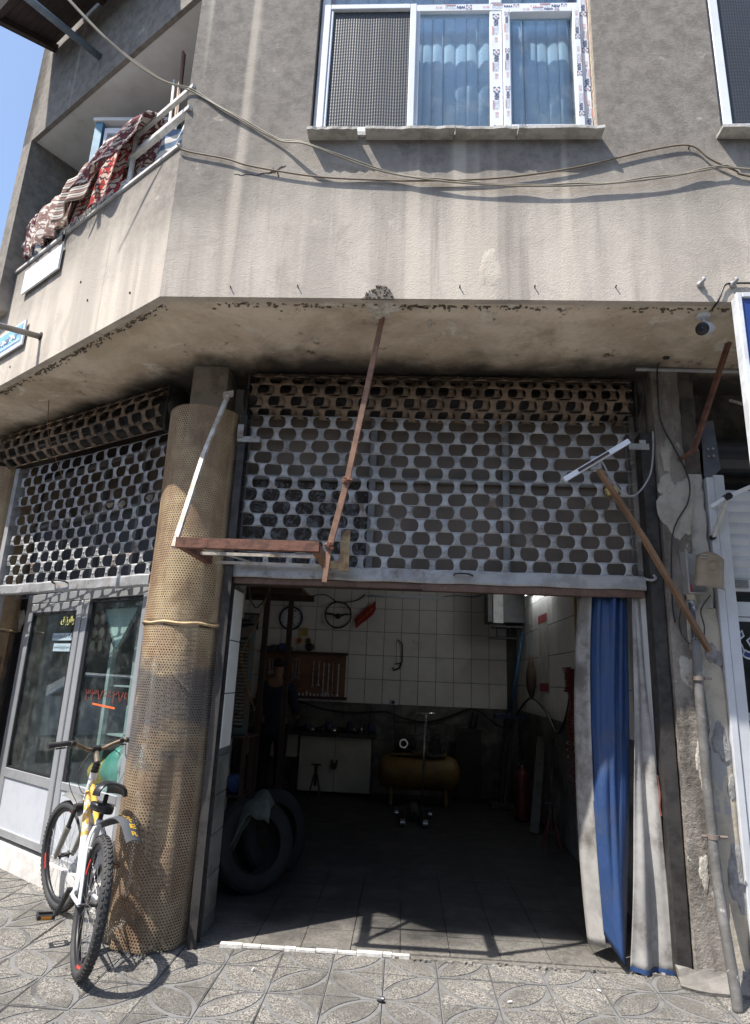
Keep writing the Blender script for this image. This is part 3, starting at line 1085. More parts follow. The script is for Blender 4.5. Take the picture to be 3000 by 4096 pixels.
# mortar edge at the right reveal
mb = MB()
for k in range(30):
    z = 4.74 + k * 0.055
    mb.obox((1.082 + random.uniform(-0.001, 0.001), YW + 0.019, z), (random.uniform(0.014, 0.018), 0.035, 0.0551), (1, 0, 0), (0, 1, 0))
mb.build('reveal_mortar', mat('fresh_mortar', (0.50, 0.41, 0.31), 0.95, 0, (0.40, 0.33, 0.26), 20, bump=0.5), win)

win2 = part('window', bld, (2.6, YW, 4.735), 'window with one dark patterned pane')
mb = MB()
pvc_frame(mb, 1.822, 3.41, 4.752, 6.29, 0.05, y0, y1)
mb.build('frame', WHITE, win2, bevel=0.006)
mb = MB()
pvc_frame(mb, 1.838, 2.6, 4.78, 6.28, 0.055, y0 - 0.035, y0 - 0.004)
mb.build('sliding_sash', WHITE, win2, bevel=0.004)
ribbed_pane(1.893, 2.545, 4.835, 6.225, y0 - 0.012, win2)
MB().box(1.87, 3.36, y0 + 0.04, y0 + 0.044, 4.80, 6.24).build('pane', GLASS, win2)
for a, b in ((1.78, 2.25), (2.255, 2.7), (2.705, 3.45)):
    mb = MB()
    pl = [(a + (b - a) * i / 8, -0.082 + random.uniform(-0.006, 0.004)) for i in range(9)] + [(b, 0.05), (a, 0.05)]
    mb.prism(pl, (0, YW, 4.708), (1, 0, 0), (0, 1, 0), 0.020)
    mb.build('sill_slab', SILLST, win2)

# ------------------------------------------------------------------ garage interior
def tile_mesh(w_, h_, m_, name, g=0.0025, th=0.008):
    mb = MB()
    a, b = w_ / 2 - g, h_ / 2 - g
    e = 0.0015
    vs = [(-a, 0, -b), (a, 0, -b), (a, 0, b), (-a, 0, b), (-a + e, -th, -b + e), (a - e, -th, -b + e), (a - e, -th, b - e), (-a + e, -th, b - e)]
    mb.add(vs, [(4, 5, 6, 7), (0, 1, 5, 4), (1, 2, 6, 5), (2, 3, 7, 6), (3, 0, 4, 7)])
    return mb.mesh(name, m_)


YB, XR, XL, ZC = 9.30, 1.60, -2.62, 2.92
TW = tile_mesh(0.25, 0.333, TILEW, 'wall_tile')
TG = tile_mesh(0.42, 0.232, TILEG, 'stone_tile')
bw = MB().box(XL, XR + 0.12, YB, YB + 0.12, 0, ZC).build('garage_back_wall', GROUT, bld)
rw = MB().box(XR, XR + 0.12, 4.36, YB, 0, ZC).build('garage_side_wall', GROUT, bld)
dv = [Vector((-1.26, 4.40, 0)), Vector((-2.66, 9.36, 0)), Vector((-2.78, 9.33, 0)), Vector((-1.38, 4.37, 0))]
MB().add([p for p in dv] + [p + ZU * 3.6 for p in dv], [(0, 1, 2, 3), (7, 6, 5, 4), (0, 4, 5, 1), (1, 5, 6, 2), (2, 6, 7, 3), (3, 7, 4, 0)]).build('garage_side_wall', WHITEPAINT, bld)
MB().add([(x, y, z) for z in (ZC, ZC + 0.1) for x, y in ((-1.3, 4.36), (1.72, 4.36), (1.72, 9.42), (-2.7, 9.42))], [(0, 3, 2, 1), (4, 5, 6, 7), (0, 1, 5, 4), (1, 2, 6, 5), (2, 3, 7, 6), (3, 0, 4, 7)]).build('garage_ceiling', mat('grimy_ceiling', (0.22, 0.2, 0.18), 0.9), bld)


def tiled(parent, o, ux, nrm, length, z0, ztop, zsplit):
    ux, nrm = Vector(ux), Vector(nrm)
    for kind, tw, th, za, zb in (('wall_tile', 0.25, 0.333, zsplit, ztop), ('stone_tile', 0.42, 0.232, z0, zsplit)):
        me = TW if kind == 'wall_tile' else TG
        nr = int(round((zb - za) / th))
        for r_ in range(nr):
            off = 0 if kind == 'wall_tile' else (0.21 if r_ % 2 else 0)
            k = 0
            while True:
                s = off + tw * (k + 0.5)
                if s + tw / 2 > length + 0.01:
                    break
                c = Vector(o) + ux * s + ZU * (za + th * (r_ + 0.5))
                c += nrm * random.uniform(-0.001, 0.0006)
                M = Matrix((ux, -nrm, ZU)).transposed().to_4x4()
                M.translation = c
                inst(kind, me, M, parent)
                k += 1


tiled(bw, (-2.3 - 0.25, YB, 0), (1, 0, 0), (0, -1, 0), 4.14, 0.0, 2.84, 1.16)
tiled(rw, (XR, YB, 0), (0, -1, 0), (-1, 0, 0), 4.9, 0.0, 2.84, 1.16)

# concrete frame members -------------------------------------------------------
mb = MB()


def rough_post(mb, x0, x1, ya, yb, z0, z1, seed, amp=0.008, nz=70):
    rn = random.Random(seed)
    prof = []
    nx, ny = 8, 6
    ring = [(x0 + (x1 - x0) * i / nx, ya) for i in range(nx)] + [(x1, ya + (yb - ya) * i / ny) for i in range(ny)] + \
           [(x1 - (x1 - x0) * i / nx, yb) for i in range(nx)] + [(x0, yb - (yb - ya) * i / ny) for i in range(ny)]
    cx, cy = (x0 + x1) / 2, (ya + yb) / 2
    rows = []
    for j in range(nz + 1):
        z = z0 + (z1 - z0) * j / nz
        row = []
        for i, (x, y) in enumerate(ring):
            d = Vector((x - cx, y - cy, 0)).normalized()
            corner = i in (0, nx, nx + ny, 2 * nx + ny)
            a = amp * (math.sin(i * 1.7 + z * 9 + seed) * 0.5 + rn.uniform(-1, 1) * 0.55) - (rn.choice([0, 0, 0.012, 0.004]) if corner else 0)
            row.append(Vector((x, y, z)) + d * a)
        rows.append(row + [row[0]])
    return mb.sheet([r_[::-1] for r_ in rows])


rough_post(mb, 1.60, 1.775, 3.955, 4.40, 0, 3.62, 1, 0.007)
mb.build('pillar', PILLAR, bld, smooth=True)
mb = MB()
rough_post(mb, 1.765, 1.905, 3.985, 4.36, 0, 2.0, 2, 0.003, 40)
mb.build('cream_pier', CREAM, bld, smooth=True)
mb = MB()
rough_post(mb, 1.765, 1.885, 3.975, 4.36, 2.0, 2.86, 4, 0.004, 20)
mb.build('pillar_patch', mat('pale_cement_patch', (0.43, 0.41, 0.37), 0.95, 0, (0.33, 0.31, 0.28), 5, dirt=(0.2, 0.19, 0.18), bump=0.6, bscale=30), bld, smooth=True)
mb = MB()
rough_post(mb, 1.765, 1.885, 3.985, 4.36, 2.86, 3.62, 5, 0.005, 20)
mb.build('pillar_top', mat('soot_black_concrete', (0.10, 0.085, 0.07), 0.95, 0, (0.05, 0.045, 0.04), 7, dirt=(0.3, 0.27, 0.23), dscale=4, dlo=0.62, dhi=0.66, bump=0.6, bscale=30), bld, smooth=True)
# flakes and lumps of plaster on the pillar
PATCHM = mat('pale_render_patch', (0.40, 0.375, 0.325), 0.95, 0, (0.32, 0.295, 0.255), 8, bump=0.5)
for x, z, w_, h_, s in ((1.70, 2.62, 0.20, 0.42, 1), (1.66, 2.98, 0.07, 0.2, 2), (1.645, 2.78, 0.09, 0.16, 3), (1.70, 1.62, 0.12, 0.2, 4), (1.72, 1.10, 0.07, 0.3, 5), (1.68, 0.55, 0.06, 0.16, 6), (1.73, 1.85, 0.06, 0.4, 7)):
    lump(MB(), (x, 3.95, z), (1, 0, 0), (0, 0, 1), (0, -1, 0), w_, h_, 0.005, 20, s, 0.8).build('plaster_patch', PATCHM, bld)
SCARM = mat('grey_bare_render', (0.30, 0.295, 0.285), 0.95, 0, (0.2, 0.19, 0.185), 12, dirt=(0.06, 0.055, 0.05), dscale=5, bump=0.4)
for x, z, w_, h_, s in ((1.855, 1.72, 0.10, 0.12, 11), (1.85, 1.22, 0.09, 0.24, 12), (1.87, 0.52, 0.075, 0.42, 13), (1.885, 0.98, 0.04, 0.16, 14)):
    lump(MB(), (x, 3.981, z), (1, 0, 0), (0, 0, 1), (0, -1, 0), w_, h_, 0.0035, 20, s, 0.8).build('render_scar', SCARM, bld)
mb = MB()
mb.box(-1.55, -1.30, 4.02, 4.27, 0, 3.62)
mb.build('corner_post', mat('grey_post_concrete', (0.26, 0.225, 0.175), 0.92, 0, (0.16, 0.135, 0.10), 6, dirt=(0.07, 0.06, 0.05), dlo=0.5, dhi=0.7, bump=0.4, bscale=40), bld, bevel=0.01)
# right jamb inside the guide rail and the strip of wall above
MB().box(1.485, 1.60, 4.10, 4.36, 0, 2.1).build('door_jamb', WHITEPAINT, bld)
MB().box(1.485, 1.60, 4.10, 4.36, 2.1, 3.62).build('door_head_pier', PILLAR, bld)
# left jamb, tiled
jm = MB().box(-1.215, -1.135, 4.14, 4.385, 0, 2.06).build('door_jamb', GROUT, bld)
mb_ = tile_mesh(0.082, 0.333, TILEW, 'jamb_tile')
mg_ = tile_mesh(0.086, 0.225, TILEG, 'jamb_tile')
mi_ = tile_mesh(0.23, 0.333, TILEW, 'jamb_tile')
mj_ = tile_mesh(0.23, 0.225, TILEG, 'jamb_tile')
FRX = Matrix(((0, 1, 0), (-1, 0, 0), (0, 0, 1))).to_4x4()
for k in range(3):
    inst('jamb_tile', mb_, Matrix.Translation((-1.175, 4.14, 1.04 + 0.333 * (k + 0.5))), jm)
    for q_ in range(1):
        M = Matrix(((0, -1, 0), (1, 0, 0), (0, 0, 1))).to_4x4()
        M.translation = (-1.135, 4.255 + 0.23 * q_, 1.04 + 0.333 * (k + 0.5))
        inst('jamb_tile', mi_, M, jm)
for k in range(4):
    inst('jamb_tile', mg_, Matrix.Translation((-1.172 + random.uniform(-0.004, 0.006), 4.138 - random.uniform(0, 0.008), 0.1 + 0.225 * (k + 0.5))), jm)
    for q_ in range(1):
        M = Matrix(((0, -1, 0), (1, 0, 0), (0, 0, 1))).to_4x4()
        M.translation = (-1.133, 4.255 + 0.23 * q_, 0.1 + 0.225 * (k + 0.5))
        inst('jamb_tile', mj_, M, jm)
# head wall behind the shutters
mb = MB()
mb.box(-1.2, 1.6, 4.34, 4.42, 2.1, 3.62)
mb.build('door_head_wall', mat('brown_backing', (0.05, 0.038, 0.03), 0.8), bld)

# ------------------------------------------------------------------ roller shutters
LP, LH = 0.1554, 0.088


def link_mesh(m_, name):
    mb = MB()
    rows = []
    n = 8
    for j in range(n + 1):
        s = -1 + 2 * j / n
        hw = 0.0185 + 0.0215 * abs(s) ** 2.6
        if abs(s) > 0.86:
            hw = 0.042
        y = -0.007 * math.cos(s * PI / 2) ** 0.7
        if abs(s) == 1:
            y = -0.001
        rows.append([(-hw, y + 0.002, s * LH / 2), (-hw * 0.5, y, s * LH / 2), (0, y - 0.001, s * LH / 2), (hw * 0.5, y, s * LH / 2), (hw, y + 0.002, s * LH / 2)])
    mb.sheet(rows, 0.0025)
    mb.lathe([(0.0105, 0), (0.0095, 0.004), (0.005, 0.0055), (0.0, 0.006)], (0, -0.0065, 0), (0, -1, 0), 10, closed=False)
    return mb.mesh(name, m_, True)


LINK = link_mesh(SHUT, 'link')
LINKR = link_mesh(SHUTROLL, 'link')


def shutter(name, label, base, along, nin, x0, x1, zbot, nrows, rollc, rollr, skip, zbar0, zbar1, rext=0.0):
    """base(x, z, d) -> world; hanging lattice, roll above, bottom bar, guide rails"""
    t_ = thing(name, label, 'roller shutter', base((x0 + x1) / 2, 0, 0), 'lattice roller shutters of the corner building')
    al, ni = Vector(along), Vector(nin)
    B = Matrix((al, ni, ZU)).transposed().to_4x4()
    nl = int((x1 - x0) / LP)
    rn = random.Random(11)

    def sag(x):
        u_ = (x - x0) / (x1 - x0)
        return 0.007 * math.sin(PI * u_) + 0.003 * math.sin(u_ * 17)

    for r_ in range(nrows):
        z = zbot + LH * (r_ + 0.5)
        for k in range(nl + 1):
            x = x0 + LP * (k + (0.5 if r_ % 2 else 0.0)) + 0.02
            if x > x1 - 0.01 or (r_, k) in skip:
                continue
            M = B.copy()
            M.translation = base(x, z - sag(x), rn.uniform(-0.005, 0.004))
            inst('link', LINK, M @ Matrix.Rotation(rn.gauss(0, 0.035), 4, 'Y') @ Matrix.Rotation(rn.gauss(0, 0.06), 4, 'X') @ Matrix.Rotation(rn.gauss(0, 0.05), 4, 'Z'), t_)
    mb = MB()
    for r_ in range(nrows + 1):
        pts = [base(x0 + (x1 - x0) * i / 12, zbot + LH * r_ + 0.002 * math.sin(i * 1.9 + r_) - sag(x0 + (x1 - x0) * i / 12), 0.001) for i in range(13)]
        mb.tube(pts, 0.0032, 5)
    mb.build('hinge_rod', SHUT, t_, smooth=True)
    # roll
    dc, zc = rollc
    st = 2 * math.atan(LH / 2 / rollr)
    extra = MB()
    for r_ in range(-2, 5):
        a = r_ * st + 0.02
        for k in range(-int(rext / LP + 0.9), nl + 1):
            x = x0 + LP * (k + (0.5 if r_ % 2 else 0.0)) + 0.02
            if x > x1:
                continue
            M = B @ Matrix.Rotation(-a, 4, 'X')
            M.translation = base(x, zc + rollr * math.sin(a), dc - rollr * math.cos(a))
            if -2 <= r_ <= 2:
                inst('link', LINKR, M @ Matrix.Rotation(rn.uniform(-0.02, 0.02), 4, 'Y'), t_)
            else:
                o = len(extra.v)
                extra.add([M @ v.co for v in LINKR.vertices], [tuple(p.vertices) for p in LINKR.polygons])
    # inner winding, seen through the gaps
    for r_ in range(-2, 3):
        a = r_ * st * 1.15 + 0.2
        for k in range(-int(rext / LP + 0.9), nl + 1):
            x = x0 + LP * (k + (0.0 if r_ % 2 else 0.5)) + 0.05
            if x > x1:
                continue
            M = B @ Matrix.Rotation(-a, 4, 'X')
            M.translation = base(x, zc + (rollr - 0.035) * math.sin(a), dc - (rollr - 0.035) * math.cos(a))
            extra.add([M @ v.co for v in LINKR.vertices], [tuple(p.vertices) for p in LINKR.polygons])
    ex = extra.build('rolled_links', SHUTROLL, t_, smooth=True)
    ex['kind'] = 'stuff'
    mb = MB()
    for r_ in range(-3, 5):
        a = (r_ + 0.5) * st + 0.02
        mb.tube([base(x0 - rext, zc + rollr * math.sin(a), dc - rollr * math.cos(a)), base(x1, zc + rollr * math.sin(a), dc - rollr * math.cos(a))], 0.005, 6)
    mb.build('roll_rod', SHUTROLL, t_, smooth=True)
    mb = MB()
    mb.tube([base(x0 - rext - 0.08, zc, dc), base(x1 + 0.08, zc, dc)], 0.105, 20)
    mb.build('drum', DARKSTEEL, t_, smooth=True)
    for xx in (x0 - rext - 0.05, x1 + 0.05):
        c = base(xx, zc - 0.02, dc + 0.06)
        MB().obox(c, (0.012, 0.34, 0.36), al, ni, ZU).build('roll_bracket', DARKSTEEL, t_)
    # bottom bar, in one piece with a dent here and there
    mb = MB()
    n = 16
    rows = []
    for (dd, zz) in ((-0.02, zbar1), (-0.026, zbar1 - 0.012), (-0.026, zbar0 + 0.01), (-0.02, zbar0), (0.02, zbar0)):
        rows.append([base(x0 - 0.025 + (x1 - x0 + 0.05) * i / n, zz + 0.003 * math.sin(i * 2.2), dd + 0.003 * math.sin(i * 1.3 + zz * 40)) for i in range(n + 1)])
    mb.sheet(rows[::-1], 0.006)
    o = mb.build('bottom_bar', SHUT, t_)
    return t_


def FB(x, z, d=0.0):
    return Vector((x, YF + d, z))


SA = Vector((-2.017, 4.579, 0))          # the shop shutter hangs a little in front of the glass
SD = Vector((-0.868, 0.496, 0)).normalized()
SN = Vector((SD.y, -SD.x, 0))
SA -= SN * 0.11


def LB(x, z, d=0.0):          # x runs from far (left) to the column
    return SA + SD * (1.60 - x) + SN * d + ZU * z


sk = {(1, 0), (2, 0), (1, 1), (0, 0), (4, 16), (8, 14)}
fs = shutter('roller_shutter', 'grey lattice roller shutter half open above the dark garage doorway', FB, (1, 0, 0), (0, 1, 0), -1.10, 1.475, 2.188, 12, (0.105, 3.395), 0.188, sk, 2.105, 2.192)
mb = MB()
mb.box(0.10, 1.492, YF - 0.012, YF + 0.035, 2.058, 2.103)
mb.box(-1.12, 0.10, YF - 0.006, YF + 0.03, 2.066, 2.103)
mb.build('rubber_lip', mat('brown_flashing', (0.13, 0.075, 0.05), 0.6, 0.1, (0.09, 0.05, 0.035), 14, dirt=(0.3, 0.27, 0.22), dscale=8, dlo=0.6, dhi=0.7), fs)
mb = MB()
for x0, x1, z1, yy in ((-1.172, -1.122, 3.22, 4.0),):
    mb.box(x0, x0 + 0.006, yy, yy + 0.10, 0, z1)
    mb.box(x0 + 0.006, x1, yy + 0.085, yy + 0.091, 0, z1)
    mb.box(x0 + 0.006, x1, yy, yy + 0.006, 0, z1)
mb.build('guide_rail', DARKSTEEL, fs)
mb = MB()
mb.box(1.513, 1.519, 3.985, 4.09, 0.02, 3.14)
mb.box(1.519, 1.588, 3.985, 3.991, 0.02, 3.14)
mb.box(1.582, 1.588, 3.991, 4.09, 0.02, 3.14)
mb.build('guide_rail', DARKSTEEL, fs)
mb = MB()
mb.box(-1.175, -1.02, 3.985, 3.997, 3.02, 3.058)
mb.box(-1.175, -1.135, 3.975, 3.987, 3.05, 3.14)
mb.build('rail_catch', SHUT, fs)
mb = MB()
mb.box(1.43, 1.56, 3.968, 3.98, 3.02, 3.06)
mb.box(1.50, 1.54, 3.966, 3.982, 3.06, 3.085)
mb.build('rail_catch', SHUT, fs)
mb = MB()
mb.tube(curve_pts([(1.49, 4.0, 2.17), (1.52, 3.975, 2.16), (1.545, 3.98, 2.175), (1.535, 3.99, 2.195)]), 0.009, 6)
mb.build('bar_hook', SHUT, fs, smooth=True)
# handle on the bar
mb = MB()
mb.tube(curve_pts([(0.30, YF - 0.03, 2.158), (0.31, YF - 0.055, 2.165), (0.38, YF - 0.058, 2.166), (0.42, YF - 0.03, 2.160)]), 0.005, 6)
mb.build('handle', DARKSTEEL, fs, smooth=True)

ls = shutter('roller_shutter', 'long lattice roller shutter half open over the glass shop front', LB, -SD, SN, 0.0, 1.92, 2.144, 12, (0.02, 3.385), 0.185, {(3, 0), (7, 0)}, 2.062, 2.147, 0.6)
mb = MB()
mb.obox(LB(-0.045, 1.6, 0.0), (0.06, 0.08, 3.2), SD, SN, ZU)
mb.build('guide_rail', SHUT, ls)
mb = MB()
pts = [LB(0.82, 2.125, -0.03), LB(0.83, 2.135, -0.06), LB(0.9, 2.142, -0.066), LB(0.99, 2.13, -0.055), LB(1.0, 2.12, -0.03)]
mb.tube(curve_pts(pts), 0.007, 6)
mb.build('handle', DARKSTEEL, ls, smooth=True)
letter('۱۲۰۰', mat('rust_print', (0.45, 0.16, 0.08), 0.6), LB(0.91, 2.100, -0.033), -SD, ZU, 0.085, 0.026, ls)

# glazing behind the shutters ---------------------------------------------------
BROWNPANE = mat('brown_panel', (0.15, 0.115, 0.085), 0.5, 0, (0.12, 0.092, 0.068), 3, vary=0.3)
SLATE = mat('slate_pane', (0.10, 0.105, 0.112), 0.3, 0, (0.08, 0.084, 0.09), 3)


def wrinkled():
    N = NT('crumpled_plastic_sheet')
    N.bump(N.noise(16, 6, 0.7, N.mapping((1.6, 1, 0.7)), 1.5), 1.0, 0.06)
    return N.out(N.mix(N.ramp(N.noise(14, 5, 0.7, None, 1.2), 0.45, 0.65), (0.085, 0.07, 0.06), (0.28, 0.29, 0.31)), 0.16, 0.0, 0.9)


WRINK = wrinkled()
tr = thing('transom_glazing', 'brown panelled transom window behind the garage shutter lattice', 'transom window', (0.2, 4.2, 2.1))
xs = [-1.16, -0.255, 0.66, 1.50]
zs = [2.13, 2.835, 3.36]
for i in range(3):
    for j in range(2):
        m_ = WRINK if (i == 0 and j == 0) else BROWNPANE
        MB().box(xs[i] + 0.02, xs[i + 1] - 0.02, 4.205, 4.211, zs[j] + 0.018, zs[j + 1] - 0.018).build('pane', m_, tr)
MULL = mat('dull_grey_mullion', (0.24, 0.24, 0.235), 0.6, 0.2, (0.18, 0.18, 0.175), 6)
for x in xs:
    MB().box(x - 0.022, x + 0.022, 4.165, 4.205, 2.1, 3.38).build('mullion', MULL, tr)
for a, b in zip(xs, xs[1:]):
    for z in zs:
        MB().box(a + 0.023, b - 0.023, 4.168, 4.203, z - 0.016, z + 0.016).build('transom_bar', MULL, tr)
tl = thing('transom_glazing', 'slate grey transom window behind the shop shutter lattice', 'transom window', Lp(2.5, 2.1, 0.12))
ts = [1.2, 1.75, 2.38, 3.0, 3.66, 3.9]
for a, b in zip(ts, ts[1:]):
    for z0, z1 in ((2.14, 2.84), (2.86, 3.34)):
        m = MB()
        lbox(m, a + 0.02, b - 0.02, 0.10, 0.106, z0, z1)
        m.build('pane', SLATE if (a < 3.2 and z1 < 3) else BROWNPANE, tl)
for t in ts:
    lbox(MB(), t - 0.018, t + 0.018, 0.06, 0.098, 2.1, 3.36).build('mullion', MULL, tl)
for z in (2.12, 2.85, 3.35):
    for a, b in zip(ts, ts[1:]):
        lbox(MB(), a + 0.019, b - 0.019, 0.063, 0.096, z - 0.015, z + 0.015).build('transom_bar', MULL, tl)
# pale scraps lying behind the lattice
mb = MB()
rn = random.Random(5)
for k in range(9):
    c = Lp(rn.uniform(1.5, 3.7), 2.87 + rn.uniform(-0.01, 0.02), 0.02)
    lump(mb, c, U, ZU, -NI, rn.uniform(0.05, 0.11), rn.uniform(0.03, 0.07), 0.02, 10, k, 1.0)
for z in (2.35, 2.62, 2.45):
    lump(mb, Lp(3.68, z, 0.02), U, ZU, -NI, 0.08, 0.09, 0.02, 10, int(z * 10), 1.0)
tag(mb.build('paper_scraps', mat('pale_paper', (0.5, 0.45, 0.38), 0.9)), 'pale paper and cloth scraps stuffed behind the shop shutter lattice', 'scraps', kind='stuff')

# ------------------------------------------------------------------ perforated column claddings
CR = 0.248


def perforated(z0, z1, r, a0, a1, pitch, dent=None):
    """sheet bent round the column, a real hole in every cell of a staggered grid"""
    mb = MB()
    rowh = pitch * 0.866
    nr = int((z1 - z0) / rowh)
    nc = int((a1 - a0) * r / pitch)
    hr = pitch * 0.30
    vs, fs = [], []
    hexo = [(pitch / 2 * a, rowh * b) for a, b in ((0, -0.667), (1, -0.333), (1, 0.333), (0, 0.667), (-1, 0.333), (-1, -0.333))]
    hexi = [(hr * math.sin(2 * PI * k / 6) * 1.05, -hr * math.cos(2 * PI * k / 6) * 1.05) for k in range(6)]
    for j in range(nr):
        for i in range(nc):
            cx = (i + 0.5 + (0.5 if j % 2 else 0)) * pitch
            cz = z0 + (j + 0.5) * rowh
            o = len(vs)
            for (x, z) in hexo + hexi:
                a = a0 + (cx + x) / r
                zz = cz + z
                rr = r + (dent(a, zz) if dent else 0)
                vs.append((rr * math.sin(a), -rr * math.cos(a), zz))
            for k in range(6):
                l = (k + 1) % 6
                fs.append((o + k, o + l, o + 6 + l, o + 6 + k))
    mb.add(vs, fs)
    return mb.mesh('perforated_sheet', PERF)


def dent_low(a, z):
    k = max(0.0, 1 - abs(z - 0.55) / 0.55)
    return -0.05 * k * math.exp(-((a - 0.30 - 0.25 * (z - 0.5)) / 0.24) ** 2) + 0.018 * k * math.sin(a * 4 + z * 3) + 0.008 * math.sin(z * 5 + a * 2) + 0.02 * max(0.0, 0.12 - z) * math.sin(a * 9) * 5


def dent_up(a, z):
    return 0.006 * math.sin(z * 3.1 + a * 2) + 0.004 * math.sin(a * 5 + z)


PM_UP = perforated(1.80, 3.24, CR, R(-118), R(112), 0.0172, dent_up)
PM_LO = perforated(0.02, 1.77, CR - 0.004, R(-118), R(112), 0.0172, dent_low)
SEAM = MB()
SEAM.tube([(CR * 1.012 * math.sin(R(-118 + 230 * k / 30)), -CR * 1.012 * math.cos(R(-118 + 230 * k / 30)), 1.785 + 0.004 * math.sin(k)) for k in range(31)], 0.010, 4)
SEAM.tube([(CR * math.sin(R(112)), -CR * math.cos(R(112)), 0.02 + 3.2 * k / 20) for k in range(21)], 0.006, 4)
SEAM = SEAM.mesh('seam', PERF)
CORE = mat('pale_column_lining', (0.40, 0.36, 0.29), 0.9, 0, (0.30, 0.27, 0.22), 5)
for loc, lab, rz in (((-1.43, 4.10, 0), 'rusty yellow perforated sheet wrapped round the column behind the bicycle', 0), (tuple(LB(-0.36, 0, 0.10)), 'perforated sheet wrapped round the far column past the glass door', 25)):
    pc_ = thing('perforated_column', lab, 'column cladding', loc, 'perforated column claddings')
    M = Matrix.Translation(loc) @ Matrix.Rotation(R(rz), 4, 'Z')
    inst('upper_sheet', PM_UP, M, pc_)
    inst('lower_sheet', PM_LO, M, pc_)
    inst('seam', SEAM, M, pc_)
MB().obox(LB(-0.36, 1.78, 0.12), (0.24, 0.24, 3.6), SD, SN, ZU).build('corner_post', MATS['grey_post_concrete'], bld)

# ================================================================== left shop: glass front and room
MB().obox(Lp(3.55, 1.5, 2.0), (1.9, 0.1, 3.1), U, NI, ZU).build('shop_back_wall', mat('dim_shop_wall', (0.42, 0.41, 0.38), 0.9), bld)
m = MB()
lbox(m, 4.4, 4.5, 0.1, 2.6, 0, 3.2)
lbox(m, 1.25, 4.5, 0.16, 2.0, 3.0, 3.1)
m.build('shop_inner_wall', MATS['dim_shop_wall'], bld)
m = MB()
lbox(m, 1.3, 4.4, -0.2, 0.6, -0.01, 0.035)
lbox(m, 2.2, 4.4, 0.601, 2.0, -0.01, 0.035)
tag(m.build('shop_floor', CONCRETE), kind='structure')
m = MB()
lbox(m, 1.3, 3.95, 0.11, 0.16, 2.05, 3.62)
m.build('shop_head_wall', MATS['brown_backing'], bld)

# the glass front stands forward of the room wall, on a raised step
LS = 0.928


def Lp(t, z, d=0.0):
    return KC + U * (t * LS - 0.218) + NI * (0.83 + d * LS) + ZU * (z * LS + 0.108)


def lbox(mb, t0, t1, d0, d1, z0, z1, base=None, mi=0):
    if base is not None:
        c = base((t0 + t1) / 2, (z0 + z1) / 2, (d0 + d1) / 2)
        return mb.obox(c, (abs(t1 - t0), abs(d1 - d0), abs(z1 - z0)), U, NI, ZU, mi)
    c = Lp((t0 + t1) / 2, (z0 + z1) / 2, (d0 + d1) / 2)
    return mb.obox(c, (abs(t1 - t0) * LS, abs(d1 - d0) * LS, abs(z1 - z0) * LS), U, NI, ZU, mi)


sf = thing('shop_front', 'silver aluminium shop front with glass door and display window', 'shop front', Lp(2.3, 0, 0))
for nm, q_ in (('side_post', (3.225, 3.285, -0.025, 0.035, 0.06, 2.14)), ('mid_post', (2.155, 2.235, -0.025, 0.035, 0.06, 2.05)), ('head_rail', (1.30, 3.225, -0.025, 0.035, 2.055, 2.135)),
              ('sill_rail', (1.36, 2.155, -0.022, 0.032, 0.56, 0.62)), ('side_post', (1.30, 1.36, -0.024, 0.034, 0.05, 2.054)), ('bottom_rail', (1.36, 2.155, -0.02, 0.03, 0.05, 0.10))):
    lbox(MB(), *q_).build(nm, ALU, sf, bevel=0.004)
m = MB()
lbox(m, 3.130, 3.205, -0.035, 0.015, 0.09, 2.045)
lbox(m, 2.245, 2.320, -0.035, 0.015, 0.09, 2.045)
lbox(m, 2.320, 3.130, -0.033, 0.013, 1.965, 2.045)
lbox(m, 2.320, 3.130, -0.033, 0.013, 0.545, 0.625)
lbox(m, 2.320, 3.130, -0.033, 0.013, 0.09, 0.15)
dl_ = m.build('door_leaf', ALU, sf, bevel=0.004)
GASK = BLACKP
m = MB()
for (a, b, z0, z1) in ((2.320, 3.130, 0.625, 1.965),):
    lbox(m, a, a + 0.022, -0.030, 0.0, z0, z1)
    lbox(m, b - 0.022, b, -0.030, 0.0, z0, z1)
    lbox(m, a + 0.022, b - 0.022, -0.030, 0.0, z1 - 0.022, z1)
    lbox(m, a + 0.022, b - 0.022, -0.030, 0.0, z0, z0 + 0.014)
lbox(m, 3.206, 3.224, -0.01, 0.01, 0.09, 2.05)
m.build('gasket', GASK, sf)
m = MB()
lbox(m, 2.11, 2.154, -0.015, 0.02, 0.62, 2.055)
lbox(m, 1.36, 2.11, -0.015, 0.02, 2.03, 2.054)
m.build('gasket', GASK, sf)
PANEL = mat('white_door_panel', (0.46, 0.48, 0.51), 0.5, 0, (0.41, 0.43, 0.46), 3, dirt=(0.32, 0.32, 0.32), dlo=0.6, dhi=0.8)
m = MB()
lbox(m, 2.320, 3.130, -0.02, -0.012, 0.15, 0.545)
m.build('door_panel', PANEL, sf)
m = MB()
lbox(m, 1.36, 2.155, -0.012, 0.0, 0.10, 0.56)
m.build('lower_panel', PANEL, sf)
m = MB()
lbox(m, 2.342, 3.108, -0.014, -0.009, 0.639, 1.943)
m.build('door_glass', SHOPGLASS, sf)
m = MB()
lbox(m, 1.36, 2.11, -0.002, 0.003, 0.62, 2.03)
m.build('window_glass', SHOPGLASS, sf)
YEL = mat('yellow_vinyl', (0.62, 0.6, 0.18), 0.5)
LBLUE = mat('pale_blue_sticker', (0.36, 0.45, 0.49), 0.5, 0, (0.33, 0.42, 0.46), 4)
MAROON = mat('maroon_vinyl', (0.11, 0.03, 0.028), 0.6, 0, (0.15, 0.05, 0.04), 14, spec=0.2)
